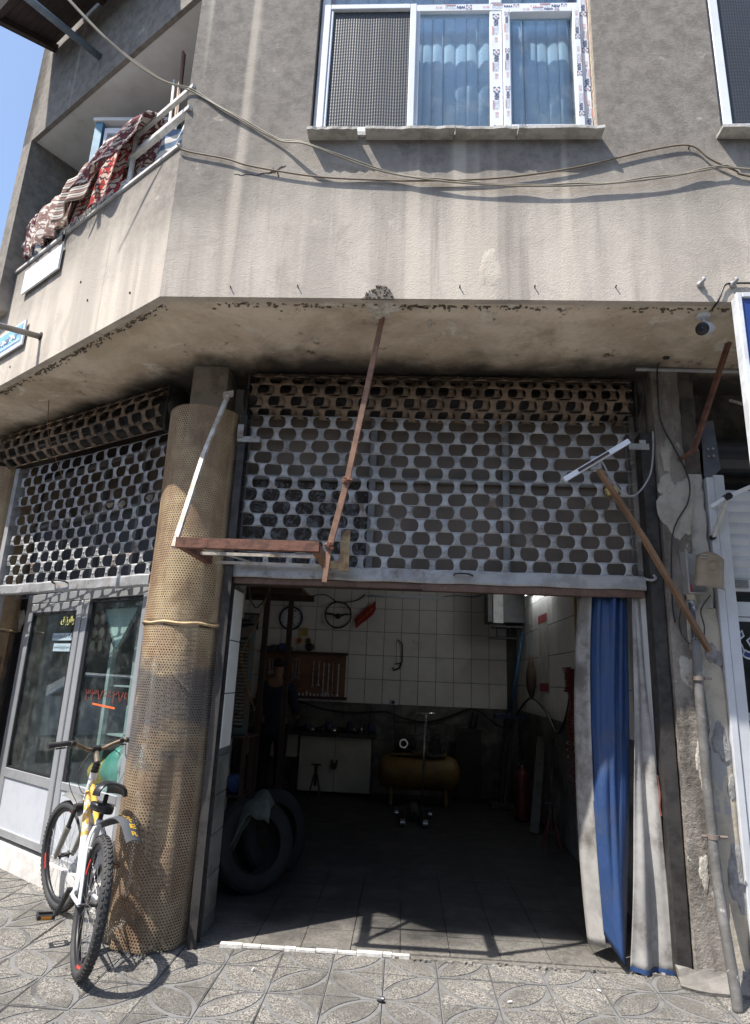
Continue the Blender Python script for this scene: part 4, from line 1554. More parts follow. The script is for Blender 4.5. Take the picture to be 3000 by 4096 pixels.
letter(shape_fa('هوالرزاق'), YEL, Lp(2.455, 1.885, -0.0145), -U, ZU, 0.27, 0.08, sf, bold=0.02, lift=0.001)
for (z, h, s, wl) in ((1.745, 0.062, None, 0.45), (1.655, 0.066, 'اندکی صبر فرج نزدیک است', 0.36)):
    m = MB()
    lbox(m, 2.48 - wl / 2, 2.48 + wl / 2, -0.0165, -0.0145, z - h / 2, z + h / 2)
    st = m.build('sticker', LBLUE, sf)
    if s:
        letter(shape_fa(s), BLACKP, Lp(2.48, z, -0.017), -U, ZU, 0.31, 0.039, st, bold=0.008, lift=0.001)
    else:
        m = MB()          # cursive line too faded to read
        rn = random.Random(9)
        for k in range(13):
            t = 2.67 - k * 0.03
            pts = [Lp(t + q * 0.012, z + 0.012 * math.sin(k * 2.1 + q * 1.9) + (0.012 if q == 1 and k % 3 == 0 else 0), -0.0175) for q in range(4)]
            m.tube(pts, 0.0016, 4)
        m.build('handwriting', BLACKP, st)
letter('۳۳۷۶۶۲۷۹', MAROON, Lp(1.72, 1.285, -0.003), -U, ZU, 0.58, 0.093, sf, bold=0.01, lift=0.001)
m = MB()
m.bar(Lp(1.90, 1.222, -0.004), Lp(1.575, 1.205, -0.004), 0.002, 0.013)
m.build('tape_strip', mat('orange_tape', (0.8, 0.16, 0.05), 0.5), sf)
m = MB()
lbox(m, 1.28, 4.0, -0.06, 0.06, -0.118, 0.05)
m.build('door_step', mat('pale_step_stone', (0.62, 0.61, 0.58), 0.6, 0, (0.5, 0.48, 0.45), 5), sf)

# goods seen through the shop glass
TRIW = mat('white_sign_board', (0.72, 0.74, 0.70), 0.5, 0, (0.62, 0.63, 0.58), 3)
t_ = thing('hanging_triangle', 'white triangular board hung point down behind the shop window', 'sign board', Lp(2.0, 1.7, 0.12))
tri = [(1.83 + 0.28, 1.985), (1.83 - 0.26, 1.985), (1.835, 1.63)]
m = MB()
m.add([Lp(a, b, 0.10) for a, b in tri] + [Lp(a, b, 0.106) for a, b in tri], [(0, 1, 2), (5, 4, 3), (0, 3, 4, 1), (1, 4, 5, 2), (2, 5, 3, 0)])
m.build('board', TRIW, t_)
m = MB()
for a, b in ((0, 2), (1, 2), (0, 1)):
    m.bar(Lp(tri[a][0], tri[a][1], 0.09), Lp(tri[b][0], tri[b][1], 0.09), 0.012)
m.build('rim', CHROME, t_)


def blob(name, c, s, m_, seed, label, cat, amp=0.3, base_z=None, group=None, n=2):
    bm = bmesh.new()
    bmesh.ops.create_icosphere(bm, subdivisions=n + 1, radius=1)
    rn = random.Random(seed)
    k = [Vector((rn.uniform(-4, 4), rn.uniform(-4, 4), rn.uniform(-4, 4))) for _ in range(5)]
    for v in bm.verts:
        d = sum(math.sin(v.co.dot(q) + i) for i, q in enumerate(k)) / 5
        v.co *= 1 + amp * d
        v.co = Vector((v.co.x * s[0], v.co.y * s[1], v.co.z * s[2])) + Vector(c)
        if base_z is not None and v.co.z < base_z:
            v.co.z = base_z
    me = bpy.data.meshes.new(name)
    bm.to_mesh(me)
    bm.free()
    me.materials.append(m_)
    me.polygons.foreach_set('use_smooth', [True] * len(me.polygons))
    o = reg(bpy.data.objects.new(name, me), None)
    return tag(o, label, cat, group)


m = MB()
lbox(m, 1.40, 2.12, 0.10, 0.62, -0.07, 0.60)
tag(m.build('display_plinth', PANEL), 'white display plinth inside the shop window', 'plinth')
blob('plastic_bag', Lp(1.82, 0.74, 0.30), (0.15, 0.13, 0.16), mat('mint_plastic', (0.16, 0.42, 0.34), 0.4), 1, 'mint green plastic bag slumped on the shop window plinth', 'bag', 0.45, 0.668)
blob('plastic_bag', Lp(1.60, 0.78, 0.26), (0.11, 0.1, 0.15), mat('white_plastic_bag', (0.62, 0.63, 0.62), 0.4), 2, 'crumpled white plastic bag on the shop window plinth', 'bag', 0.5, 0.668)
blob('paper_sack', Lp(1.47, 0.72, 0.2), (0.09, 0.08, 0.16), mat('cream_sack', (0.6, 0.55, 0.42), 0.8), 4, 'cream sack leaning at the column end of the shop window', 'sack', 0.4, 0.668)
blob('cushion', Lp(1.52, 0.98, 0.34), (0.12, 0.1, 0.13), mat('grey_brown_cloth', (0.12, 0.10, 0.105), 0.9), 5, 'dark grey cushion on the pile in the shop window', 'cushion', 0.25, None)
blob('yellow_pouch', Lp(2.0, 0.70, 0.22), (0.1, 0.08, 0.09), mat('yellow_pack', (0.70, 0.42, 0.05), 0.5), 6, 'yellow pouch at the door end of the shop window plinth', 'pouch', 0.35, 0.668)
blob('hanging_cloth', Lp(1.48, 1.62, 0.22), (0.10, 0.06, 0.24), mat('grey_rag', (0.33, 0.32, 0.29), 0.9), 7, 'grey cloth hanging in the shop window near the column', 'cloth', 0.5)
blob('black_bag', Lp(1.66, 1.40, 0.4), (0.14, 0.1, 0.27), BLACKP, 8, 'black bag hanging in the shop window', 'bag', 0.2)
m = MB()
for t in (2.02, 1.66, 1.40):
    lbox(m, t - 0.022, t + 0.022, 0.16, 0.20, 0.6, 2.04)
for z in (1.36, 0.98):
    lbox(m, 1.40, 2.04, 0.205, 0.5, z - 0.006, z + 0.006)
tag(m.build('display_rack', mat('white_rack', (0.55, 0.55, 0.53), 0.5)), 'white upright display rack behind the shop window glass', 'rack')
# stools and cartons in the doorway gloom
t_ = thing('poster_board', 'brown poster with rows of round cream samples behind the door glass', 'poster', Lp(2.78, 1.78, 0.35))
m = MB()
lbox(m, 2.46, 3.1, 0.34, 0.348, 1.62, 2.0)
m.build('backing', mat('maroon_board', (0.13, 0.05, 0.045), 0.8), t_)
CREAMS = mat('cream_sample', (0.56, 0.47, 0.33), 0.7)
for r_ in range(3):
    for k in range(5):
        m = MB()
        m.prism([(0.034 * math.cos(a * PI / 5), 0.046 * math.sin(a * PI / 5)) for a in range(10)], Lp(2.53 + 0.125 * k, 1.69 + 0.12 * r_, 0.336), -U, ZU, -0.004)
        m.build('sample', CREAMS, t_)
# left of the door: dark side light with a torn paper and wooden strip
m = MB()
lbox(m, 3.29, 3.9, 0.06, 0.07, 0.06, 2.13)
m.build('side_panel', mat('dark_side_light', (0.035, 0.03, 0.03), 0.35), sf)
m = MB()
rows = [[Lp(3.64 - 0.20 * i / 6 + 0.02 * math.sin(j), 1.80 + 0.21 * j / 6, 0.03 - 0.012 * math.sin(i * 1.4 + j)) for i in range(7)] for j in range(7)]
m.sheet(rows, 0.002)
tag(m.build('torn_paper', mat('stained_paper', (0.5, 0.47, 0.42), 0.9, 0, (0.3, 0.2, 0.12), 9)), 'torn stained paper pinned on the dark panel left of the glass door', 'paper')
m = MB()
m.bar(Lp(3.50, 1.95, -0.06), Lp(3.40, -0.11, -0.14), 0.025, 0.05)
tag(m.build('wooden_strip', BROWNWOOD), 'long brown wooden strip leaning beside the glass shop door', 'strip')

# ================================================================== right shop
SLATW = mat('white_slat', (0.60, 0.615, 0.64), 0.45, 0.1, (0.54, 0.555, 0.58), 5, dirt=(0.4, 0.39, 0.38), dlo=0.62, dhi=0.8)
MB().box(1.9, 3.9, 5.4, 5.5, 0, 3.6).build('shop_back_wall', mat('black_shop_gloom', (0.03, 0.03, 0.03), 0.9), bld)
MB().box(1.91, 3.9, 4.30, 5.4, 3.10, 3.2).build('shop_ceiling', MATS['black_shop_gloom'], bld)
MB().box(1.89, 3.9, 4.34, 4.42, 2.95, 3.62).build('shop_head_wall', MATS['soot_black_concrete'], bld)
tag(MB().box(1.89, 3.9, 4.0, 5.4, -0.01, 0.03).build('shop_floor', CONCRETE), kind='structure')
ws = thing('slat_shutter', 'white slatted roller shutter and frame over the lettered glass door', 'roller shutter', (2.6, 4.08, 0))
m = MB()
m.box(1.905, 1.948, 3.965, 4.07, 0.0, 2.84)
m.box(1.953, 2.02, 3.975, 4.09, 0.0, 2.86)
m.build('frame_post', SLATW, ws, bevel=0.004)
SL = MB()
rows = []
for (dd, zz) in ((0.0, 0.0), (-0.004, 0.006), (-0.010, 0.03), (-0.010, 0.045), (-0.003, 0.068), (0.0, 0.070)):
    rows.append([(x, dd, zz) for x in (0, 0.6, 1.3)])
SL = SL.sheet(rows[::-1], 0.004).mesh('slat', SLATW)
for k in range(8):
    inst('slat', SL, Matrix.Translation((2.02, 4.085, 2.205 + 0.0735 * k)), ws)
MB().box(2.02, 3.3, 4.06, 4.10, 2.125, 2.20).build('bottom_bar', SLATW, ws, bevel=0.004)
m = MB()
m.obox((2.085, 4.052, 2.168), (0.11, 0.012, 0.05), (1, 0, 0), (0, 1, 0), ZU)
m.cyl((2.055, 4.048, 2.168), (2.055, 4.036, 2.168), 0.024, 14)
m.build('lock_plate', mat('dull_zinc', (0.27, 0.27, 0.26), 0.5, 0.6), ws, bevel=0.003)
m = MB()
pl = [(1.955, 3.235), (2.03, 3.24), (2.045, 2.90), (1.985, 2.84), (1.945, 2.835)]
m.prism([(x - 1.945, z) for x, z in pl], (1.915, 4.02, 0), Vector((0.95, -0.3, 0)).normalized(), ZU, 0.012)
m.build('end_plate', mat('grey_steel_plate', (0.12, 0.125, 0.135), 0.45, 0.5, (0.09, 0.092, 0.1), 9), ws)
m = MB()
m.cyl((2.03, 4.17, 3.05), (3.3, 4.17, 3.05), 0.135, 28)
m.build('roll', BLACKP, ws, smooth=False)
for k in range(4):
    m = MB()
    m.cyl((1.945 + 0.028 * (k % 2), 4.005 - 0.01 * (k % 2), 2.99 + 0.05 * (k // 2)), (1.945 + 0.028 * (k % 2), 3.99 - 0.01 * (k % 2), 2.99 + 0.05 * (k // 2)), 0.009, 8)
    m.build('bolt', CHROME, ws)
# glass door with lettering
gd = thing('shop_front', 'white framed glass door with big blue outlined lettering', 'shop front', (2.6, 4.1, 0))
MB().box(2.025, 3.3, 4.085, 4.13, 1.97, 2.06).build('rail', SLATW, gd)
MB().box(2.025, 3.3, 4.085, 4.13, 0.03, 0.12).build('rail', SLATW, gd)
MB().box(2.025, 3.3, 4.095, 4.125, 1.94, 1.965).build('rail', SLATW, gd)
MB().box(2.022, 3.3, 4.108, 4.113, 0.12, 1.94).build('glass', glass_mat('dark_door_glass', (0.45, 0.47, 0.47), 0.01, 0.05), gd)
MB().box(2.022, 3.3, 4.108, 4.113, 2.06, 2.125).build('glass', MATS.get('x') or bpy.data.materials['dark_door_glass'], gd)
BLUEV = mat('blue_vinyl', (0.025, 0.035, 0.16), 0.4)
WHITEV = mat('white_vinyl', (0.6, 0.61, 0.62), 0.4)
for (s, x, z, wl, h) in (('ک', 2.05, 1.80, 0.10, 0.15), ('د', 2.135, 1.78, 0.085, 0.12), ('د', 2.10, 1.31, 0.13, 0.18)):
    letter(shape_fa(s), WHITEV, (x, 4.1065, z), (1, 0, 0), ZU, wl * 1.22, h * 1.2, gd, 'letter_outline', bold=0.07)
    letter(shape_fa(s), BLUEV, (x, 4.1050, z), (1, 0, 0), ZU, wl, h, gd, 'letter', bold=0.02)
# awning arms
aw = thing('awning_arm', 'folded white awning arm on the frame of the slatted shutter', 'awning arm', (1.92, 3.95, 2.5))
m = MB()
m.bar((1.915, 3.955, 2.64), (1.99, 3.90, 2.69), 0.022)
m.bar((1.99, 3.90, 2.69), (2.24, 3.80, 2.80), 0.022)
m.build('arm', WHITE, aw)
m = MB()
m.bar((1.985, 3.905, 2.665), (1.905, 3.955, 2.44), 0.02)
m.build('brace', mat('yellowed_white', (0.55, 0.53, 0.46), 0.6), aw)
m = MB()
m.cyl((1.99, 3.875, 2.69), (1.99, 3.925, 2.69), 0.022, 10)
m.cyl((1.905, 3.945, 2.44), (1.905, 3.975, 2.44), 0.016, 10)
m.build('pivot', BLACKP, aw)

# ================================================================== fixtures on the facade
# blue sign box under the overhang
sg = thing('sign_box', 'blue sign box with white aluminium frame hanging under the overhang', 'sign', (2.4, 3.1, 2.57))
MB().box(1.705, 3.2, 3.05, 3.09, 2.585, 3.545).build('case', mat('white_sign_case', (0.7, 0.72, 0.74), 0.4), sg)
m = MB()
pvc_frame(m, 1.700, 3.212, 2.570, 3.558, 0.030, 3.025, 3.05)
m.build('frame', mat('white_sign_frame', (0.74, 0.76, 0.78), 0.35), sg, bevel=0.005)
MB().box(1.731, 3.18, 3.038, 3.0495, 2.601, 3.527).build('face', mat('royal_blue_sheet', (0.02, 0.05, 0.22), 0.35, 0, (0.018, 0.045, 0.2), 3), sg)
m = MB()
m.bar((1.95, 3.6, 3.61), (1.80, 3.88, 2.985), 0.026)
m.bar((1.80, 3.88, 2.985), (1.735, 3.955, 2.945), 0.02)
m.build('stay', RUST, sg)
m = MB()
m.bar((2.02, 3.80, 3.30), (2.09, 3.18, 2.88), 0.015)
m.build('stay', PALEROD, sg)

# security camera under the overhang
cc = thing('security_camera', 'white bullet security camera fixed under the overhang', 'camera', (1.66, 3.30, ZS))
m = MB()
m.lathe([(0.0, 0.0), (0.038, 0.0), (0.040, -0.01), (0.032, -0.022), (0.0, -0.024)], (1.655, 3.30, SOFZ), ZU, 20, closed=False)
m.build('mount', WHITE, cc, smooth=True)
m = MB()
m.tube([(1.655, 3.30, SOFZ - 0.015), (1.66, 3.30, SOFZ - 0.05), (1.665, 3.29, SOFZ - 0.075)], 0.011, 10)
m.build('arm', WHITE, cc, smooth=True)
ax = Vector((-0.62, -0.62, -0.42)).normalized()
c0 = Vector((1.665, 3.305, SOFZ - 0.085))
m = MB()
m.lathe([(0.0, -0.055), (0.034, -0.055), (0.036, -0.045), (0.036, 0.055), (0.0, 0.055)], c0, ax, 24, closed=False)
m.build('body', WHITE, cc, smooth=False)
smooth_by_angle(cc.children[-1])
m = MB()
m.lathe([(0.036, 0.0552), (0.037, 0.062), (0.03, 0.066), (0.0, 0.066)], c0, ax, 24, closed=False)
m.build('lens_face', BLACKP, cc, smooth=True)
m = MB()
m.lathe([(0.0, 0.0665), (0.012, 0.0665), (0.012, 0.069), (0.0, 0.07)], c0, ax, 16, closed=False)
m.build('lens', mat('lens_glass', (0.01, 0.01, 0.03), 0.08), cc, smooth=True)


def wire(name, ctrl, r, m_, label, cat='cable', n=8, seg=6, group=None):
    mb_ = MB()
    mb_.tube(curve_pts(ctrl, n), r, seg)
    return tag(mb_.build(name, m_, None, smooth=True), label, cat, group)


wire('camera_cable', [(1.95, YW - 0.012, 3.712), (1.77, YW - 0.012, 3.710), (1.72, YW - 0.014, 3.69), (1.69, YW - 0.012, 3.62), (1.678, YW + 0.02, 3.592), (1.69, YW + 0.12, 3.605), (1.70, 3.34, 3.603), (1.665, 3.60, 3.608), (1.635, 3.83, 3.608), (1.625, 3.90, 3.57), (1.625, 3.925, 3.40), (1.63, 3.925, 3.20), (1.70, 3.925, 3.02), (1.775, 3.93, 2.82), (1.76, 3.93, 2.66), (1.65, 3.93, 2.45), (1.615, 3.93, 2.05), (1.62, 3.93, 1.90)], 0.0055, BLACKP, 'black cable from the camera down the face of the pillar')
blob('cable_box', (1.645, 3.80, 3.595), (0.022, 0.016, 0.016), BLACKP, 3, 'small black cable junction stuck under the overhang', 'junction', 0.1)
INS = MB().tube(curve_pts([(0, 0.0, 0), (0, -0.03, 0), (0.006, -0.042, 0.008), (0.004, -0.035, 0.02)]), 0.010, 6)
INS.lathe([(0.006, 0.0), (0.020, 0.004), (0.018, 0.016), (0.0, 0.018)], (0, 0, 0), (0, -1, 0), 12, closed=False)
INS = INS.mesh('wall_hook', GREYCABLE, True)
for x, lab in ((1.594, 'grey hook left empty on the plaster above the camera'), (1.77, 'grey hook holding the black camera cable on the plaster')):
    tag(inst('wall_hook', INS, Matrix.Translation((x, YW, 3.705))), lab, 'hook')
m = MB()
m.tube([(1.50, 3.945, 3.585), (2.0, 3.945, 3.58), (3.6, 3.945, 3.575)], 0.014, 8)
tag(m.build('conduit_pipe', GREYCABLE, smooth=True), 'thin grey conduit running under the overhang above the pillar', 'pipe')

# service wires strung along the upper wall
yw = YW - 0.016
W1 = [(-3.3, 2.55, 6.9), (-2.6, 2.85, 5.98), (-2.07, 3.02, 5.42), (-1.70, 3.10, 5.14), (-1.462, yw + 0.005, 5.085), (-1.21, yw, 4.915), (-0.88, yw, 4.70), (-0.672, yw - 0.055, 4.605), (-0.256, yw - 0.012, 4.462), (0.117, yw - 0.012, 4.383), (0.482, yw - 0.012, 4.349), (0.772, yw - 0.012, 4.343), (1.06, yw - 0.012, 4.356), (1.375, yw - 0.012, 4.394), (1.634, yw - 0.012, 4.446), (1.78, yw - 0.012, 4.475), (1.92, yw - 0.012, 4.462), (2.6, yw, 4.40)]
mb = MB()
pts = curve_pts(W1, 10)
mb.tube(pts, 0.0055, 6)
mb.tube([p + Vector((0.0, -0.004 * math.sin(i * 0.35), 0.011 + 0.004 * math.sin(i * 0.5))) for i, p in enumerate(pts)], 0.0045, 6)
tag(mb.build('service_wire', CABLE, None, smooth=True), 'pair of pale wires sagging from the sky across the plaster under the window', 'cable')
W2 = [Lk(-0.0, 4.66, -0.03), (-1.44, yw, 4.615), (-1.179, yw, 4.555), (-1.019, yw, 4.50), (-0.632, yw, 4.425), (-0.255, yw, 4.398), (0.043, yw, 4.392), (0.486, yw, 4.412), (0.926, yw, 4.484), (1.369, yw, 4.609), (1.61, yw, 4.645), (1.723, yw, 4.545), (1.858, yw, 4.463), (1.95, yw, 4.42), (2.6, yw, 4.3)]
wire('service_wire', W2, 0.0055, mat('brown_cable', (0.20, 0.155, 0.10), 0.6), 'single brown wire hooked to a nail between the two windows')
inst('nail', NAIL, Matrix.Translation((1.61, YW, 4.635)), bld)

# rusty sign frame over the garage ------------------------------------------------
rf = thing('sign_support', 'empty rusty steel sign frame jutting out over the garage door', 'sign frame', (-0.9, 3.7, 2.19))
zf = 2.19
m = MB()
m.box(-1.285, -0.485, 3.385, 3.43, zf - 0.028, zf + 0.028)
m.build('front_beam', RUST, rf)
for x in (-1.262, -0.51):
    m = MB()
    m.box(x - 0.022, x + 0.022, 3.431, 4.03, zf - 0.026, zf + 0.026)
    m.build('side_beam', RUSTLIGHT if x > -1 else RUST, rf)
for y in (3.69, 3.99):
    m = MB()
    m.box(-1.239, -0.533, y - 0.009, y + 0.009, zf - 0.012, zf + 0.006)
    m.build('cross_bar', PALEROD, rf)
m = MB()
m.bar((-1.24, 3.45, zf + 0.004), (-1.0, 3.98, zf + 0.004), 0.004, 0.010)
m.build('cross_bar', PALEROD, rf)
m = MB()
m.bar((-0.187, 3.372, SOFZ + 0.01), (-0.352, 3.41, 2.575), 0.03)
m.bar((-0.352, 3.41, 2.575), (-0.43, 3.425, 2.20), 0.032)
m.bar((-0.43, 3.425, 2.20), (-0.448, 3.43, 2.0), 0.026)
m.build('hanger_rod', RUSTLIGHT, rf)
m = MB()
lump(m, (-0.352, 3.395, 2.575), (1, 0, 0), ZU, (0, -1, 0), 0.05, 0.06, 0.014, 10, 4, 1)
lump(m, (-0.43, 3.405, 2.20), (1, 0, 0), ZU, (0, -1, 0), 0.06, 0.05, 0.012, 10, 5, 0.6)
m.build('weld', RUST, rf)['kind'] = 'stuff'
m = MB()
m.bar((-1.235, 3.87, 3.30), (-1.272, 3.64, 2.80), 0.024)
m.bar((-1.272, 3.64, 2.80), (-1.300, 3.41, 2.165), 0.026)
m.build('hanger_rod', mat('white_worn_rod', (0.62, 0.60, 0.56), 0.6, 0, (0.4, 0.33, 0.25), 11, dirt=(0.25, 0.17, 0.1), dscale=7, dlo=0.58, dhi=0.7), rf)
m = MB()
m.box(-0.428, -0.368, 3.945, 3.965, 2.15, 2.415)
m.box(-0.50, -0.428, 3.95, 3.96, 2.165, 2.215)
m.build('end_plate', mat('yellow_flaking_plate', (0.36, 0.27, 0.14), 0.8, 0, (0.22, 0.13, 0.07), 12, dirt=(0.08, 0.05, 0.035), dscale=9), rf)
m = MB()
m.obox((-1.235, 3.88, 3.315), (0.07, 0.012, 0.045), Vector((1, 0.2, 0.3)).normalized(), Vector((-0.2, 1, 0)).normalized(), ZU)
m.build('wall_lug', PALEROD, rf)

# wooden arm with strip lamp on the right
sa = thing('pillar_lamp', 'brown wooden arm slanting from the pillar with a white strip at its tip', 'lamp arm', (1.78, 3.9, 1.8))
m = MB()
m.bar((1.80, 3.915, 1.74), (1.40, 3.74, 2.37), 0.026, 0.03)
m.bar((1.40, 3.74, 2.37), (1.112, 3.60, 2.745), 0.024, 0.028)
m.build('arm', BROWNWOOD, sa)
m = MB()
m.bar((0.905, 3.585, 2.672), (1.292, 3.585, 2.922), 0.026, 0.03)
m.build('strip', WHITE, sa)
for f in (0.32, 0.55):
    c = Vector((0.905, 3.567, 2.672)).lerp(Vector((1.292, 3.567, 2.922)), f)
    d = Vector((1.292 - 0.905, 0, 2.922 - 2.672)).normalized()
    m = MB()
    m.obox(c, (0.10 if f < 0.5 else 0.12, 0.004, 0.016), d, (0, 1, 0), d.cross(Vector((0, 1, 0))))
    m.build('dark_slot', DARKWOOD, sa)
m = MB()
m.obox((1.10, 3.61, 2.79), (0.06, 0.02, 0.08), (1, 0, 0), (0, 1, 0), ZU)
m.build('clip', GREYCABLE, sa)
wire('lamp_cable', [(1.575, 3.93, 3.13), (1.555, 3.90, 2.98), (1.50, 3.84, 2.80), (1.40, 3.80, 2.665), (1.31, 3.76, 2.645), (1.215, 3.68, 2.70), (1.13, 3.60, 2.80), (1.11, 3.598, 2.745)], 0.006, GREYCABLE, 'thin grey cable drooping from the pillar to the lamp arm')
pk = thing('padlock', 'brass padlock hanging on the shutter beside the lamp arm', 'padlock', (1.30, 4.0, 2.73))
m = MB()
m.obox((1.305, 3.985, 2.735), (0.075, 0.028, 0.052), Vector((0.95, 0, 0.3)).normalized(), (0, 1, 0), Vector((-0.3, 0, 0.95)).normalized())
m.build('body', mat('brass', (0.62, 0.46, 0.18), 0.35, 0.8), pk, bevel=0.006, seg=2)
m = MB()
m.tube(curve_pts([(1.285, 3.985, 2.757), (1.272, 3.985, 2.79), (1.285, 3.985, 2.815), (1.303, 3.985, 2.80), (1.307, 3.985, 2.77)]), 0.0045, 6)
m.build('shackle', CHROME, pk, smooth=True)

# electricity box and drain on the pillar
eb = thing('meter_box', 'tan plastic meter box hanging crooked open on the pillar', 'meter box', (1.75, 3.92, 2.2))
TAN = mat('sunburnt_tan_plastic', (0.30, 0.235, 0.155), 0.6, 0, (0.235, 0.185, 0.125), 6, dirt=(0.17, 0.12, 0.075), dscale=4, streak=False)
GREYPL = mat('grey_box_plastic', (0.30, 0.29, 0.275), 0.6)
m = MB()
m.box(1.69, 1.83, 3.945, 3.952, 2.08, 2.33)
m.box(1.69, 1.70, 3.87, 3.945, 2.08, 2.33)
m.box(1.69, 1.83, 3.87, 3.945, 2.072, 2.08)
m.build('back_box', GREYPL, eb)
cv = MB()
tilt = R(-9)
cx_ = Vector((math.cos(tilt), -0.05, math.sin(tilt))).normalized()
cz_ = Vector((-math.sin(tilt), 0.05, math.cos(tilt))).normalized()
rows = []
nx, nz = 12, 16
for j in range(nz + 1):
    v_ = j / nz
    row = []
    for i in range(nx + 1):
        u_ = i / nx
        x_ = (u_ - 0.5) * 0.165
        zt = 0.225 * v_ - 0.115
        topr = 1.0 if v_ < 0.9 else math.sqrt(max(0.0, 1 - ((v_ - 0.9) / 0.1) ** 2)) * 0.25 + 0.75
        bulge = 0.035 * (1 - (2 * u_ - 1) ** 4) * (1 - max(0, (v_ - 0.8) / 0.2) ** 2 * 0.7) + (0.02 if v_ < 0.05 else 0)
        row.append(Vector((1.815, 3.85, 2.215)) + cx_ * x_ * topr + cz_ * (zt - 0.02 * (2 * u_ - 1) ** 2 * (1 if v_ > 0.85 else 0)) + Vector((0, -1, 0)) * bulge)
    rows.append(row)
cv.sheet(rows, 0.004)
cv.build('cover', TAN, eb, smooth=True)
m = MB()
m.lathe([(0.028, 0.0), (0.031, 0.003), (0.034, 0.0)], (1.82, 3.814, 2.235), (0, -1, 0), 24, closed=False)
m.build('embossed_ring', TAN, eb, smooth=True)
for z in (2.30, 2.282):
    m = MB()
    m.obox((1.775, 3.818, z), (0.024, 0.002, 0.009), cx_, (0, 1, 0), cz_)
    m.build('label_chip', GREYPL, eb)
m = MB()
m.cyl((1.715, 3.90, 2.085), (1.715, 3.90, 2.125), 0.012, 10)
m.build('fuse_plug', mat('red_plastic', (0.35, 0.03, 0.03), 0.4), eb)
m = MB()
m.cyl((1.715, 3.905, 2.072), (1.715, 3.905, 2.035), 0.026, 14, 0.022)
m.build('gland', mat('cream_gland', (0.42, 0.36, 0.27), 0.6), eb)
SPOT = mat('spattered_pipe', (0.07, 0.075, 0.09), 0.6, 0.2, (0.05, 0.05, 0.06), 8, dirt=(0.42, 0.42, 0.42), dscale=22, dlo=0.54, dhi=0.6)
dp = thing('drain_pipe', 'paint spattered pipe running down the pillar from the meter box', 'pipe', (1.68, 3.8, 0))
m = MB()
m.tube([(1.715, 3.905, 2.04), (1.72, 3.908, 1.75)], 0.017, 12)
m.build('upper_conduit', SPOT, dp, smooth=True)
PIPEG = mat('cement_stained_pipe', (0.15, 0.145, 0.138), 0.7, 0.1, (0.10, 0.095, 0.09), 7, dirt=(0.45, 0.43, 0.4), dscale=9, dlo=0.6, dhi=0.68, bump=0.4, bscale=25)
m = MB()
m.tube(curve_pts([(1.722, 3.91, 1.80), (1.715, 3.905, 1.25), (1.712, 3.89, 0.75), (1.70, 3.83, 0.42), (1.685, 3.73, 0.12), (1.680, 3.70, -0.01)], 6), 0.027, 14)
m.build('lower_pipe', PIPEG, dp, smooth=True)
for z, y in ((1.58, 3.905), (0.74, 3.888)):
    m = MB()
    m.lathe([(0.027, -0.012), (0.032, -0.012), (0.032, 0.012), (0.027, 0.012)], (1.714, y, z), ZU, 16)
    m.cyl((1.75, y - 0.004, z), (1.79, y - 0.004, z), 0.008, 8)
    m.cyl((1.678, y - 0.004, z), (1.65, y - 0.004, z), 0.008, 8)
    m.build('pipe_clamp', mat('rusty_clamp', (0.25, 0.2, 0.17), 0.6, 0.4), dp)
wire('loop_wire', [(1.70, 3.93, 2.06), (1.66, 3.93, 1.98), (1.645, 3.925, 1.86), (1.69, 3.92, 1.78), (1.765, 3.92, 1.80), (1.79, 3.93, 1.88), (1.775, 3.92, 1.98), (1.83, 3.9, 2.07)], 0.004, DARKSTEEL, 'loose loop of dark wire below the meter box')
wire('red_hose', [(1.498, 4.06, 1.02), (1.504, 4.05, 0.92), (1.498, 4.05, 0.85), (1.505, 4.05, 0.80)], 0.008, mat('dull_red_hose', (0.20, 0.08, 0.065), 0.7), 'short dull red hose end hanging beside the black guide rail', 'hose')

# ================================================================== blue and white tarpaulin curtain
def q3(z, a, b, c):
    """through (2.07,a) (1.14,b) (0,c)"""
    t = (2.07 - z) / 2.07
    t1 = (2.07 - 1.14) / 2.07
    return a * (t - t1) * (t - 1) / (t1) + b * t * (t - 1) / (t1 * (t1 - 1)) + c * t * (t - t1) / (1 - t1)


cu = thing('curtain', 'blue tarpaulin curtain with white reverse bunched at the garage doorway', 'curtain', (1.3, 4.1, 0))
BLUET = NT('blue_tarpaulin')
BLUET.bump(BLUET.math('ADD', BLUET.noise(4, 5, 0.6, BLUET.mapping((3, 3, 0.8)), 1.0), BLUET.math('MULTIPLY', BLUET.noise(400, 2), 0.1)), 0.5, 0.03)
BLUET = BLUET.out(BLUET.mix(BLUET.math('MULTIPLY', BLUET.ramp(BLUET.noise(5, 7, 0.75), 0.5, 0.72), 0.6), BLUET.mix(BLUET.ramp(BLUET.noise(3, 6, 0.7), 0.4, 0.7), (0.024, 0.058, 0.16), (0.03, 0.062, 0.145)), (0.06, 0.07, 0.10)), 0.48, 0, 0.4)
WHTT = mat('grubby_white_tarpaulin', (0.37, 0.355, 0.335), 0.6, 0, (0.29, 0.278, 0.262), 5, dirt=(0.13, 0.118, 0.105), dscale=3.5, dlo=0.46, dhi=0.70, bump=0.25, bscale=18)
nv = 48


def strip(fx0, fx1, fy, nu, zb, m_, name):
    rows = []
    for j in range(nv + 1):
        v_ = j / nv
        row = []
        for i in range(nu + 1):
            u_ = i / nu
            zbot = zb(u_)
            z = 2.075 - (2.075 - zbot) * v_
            x = fx0(z) + (fx1(z) - fx0(z)) * u_
            row.append((x, fy(u_, v_), z))
        rows.append(row)
    return MB().sheet(rows, 0.003).build(name, m_, cu, smooth=True)


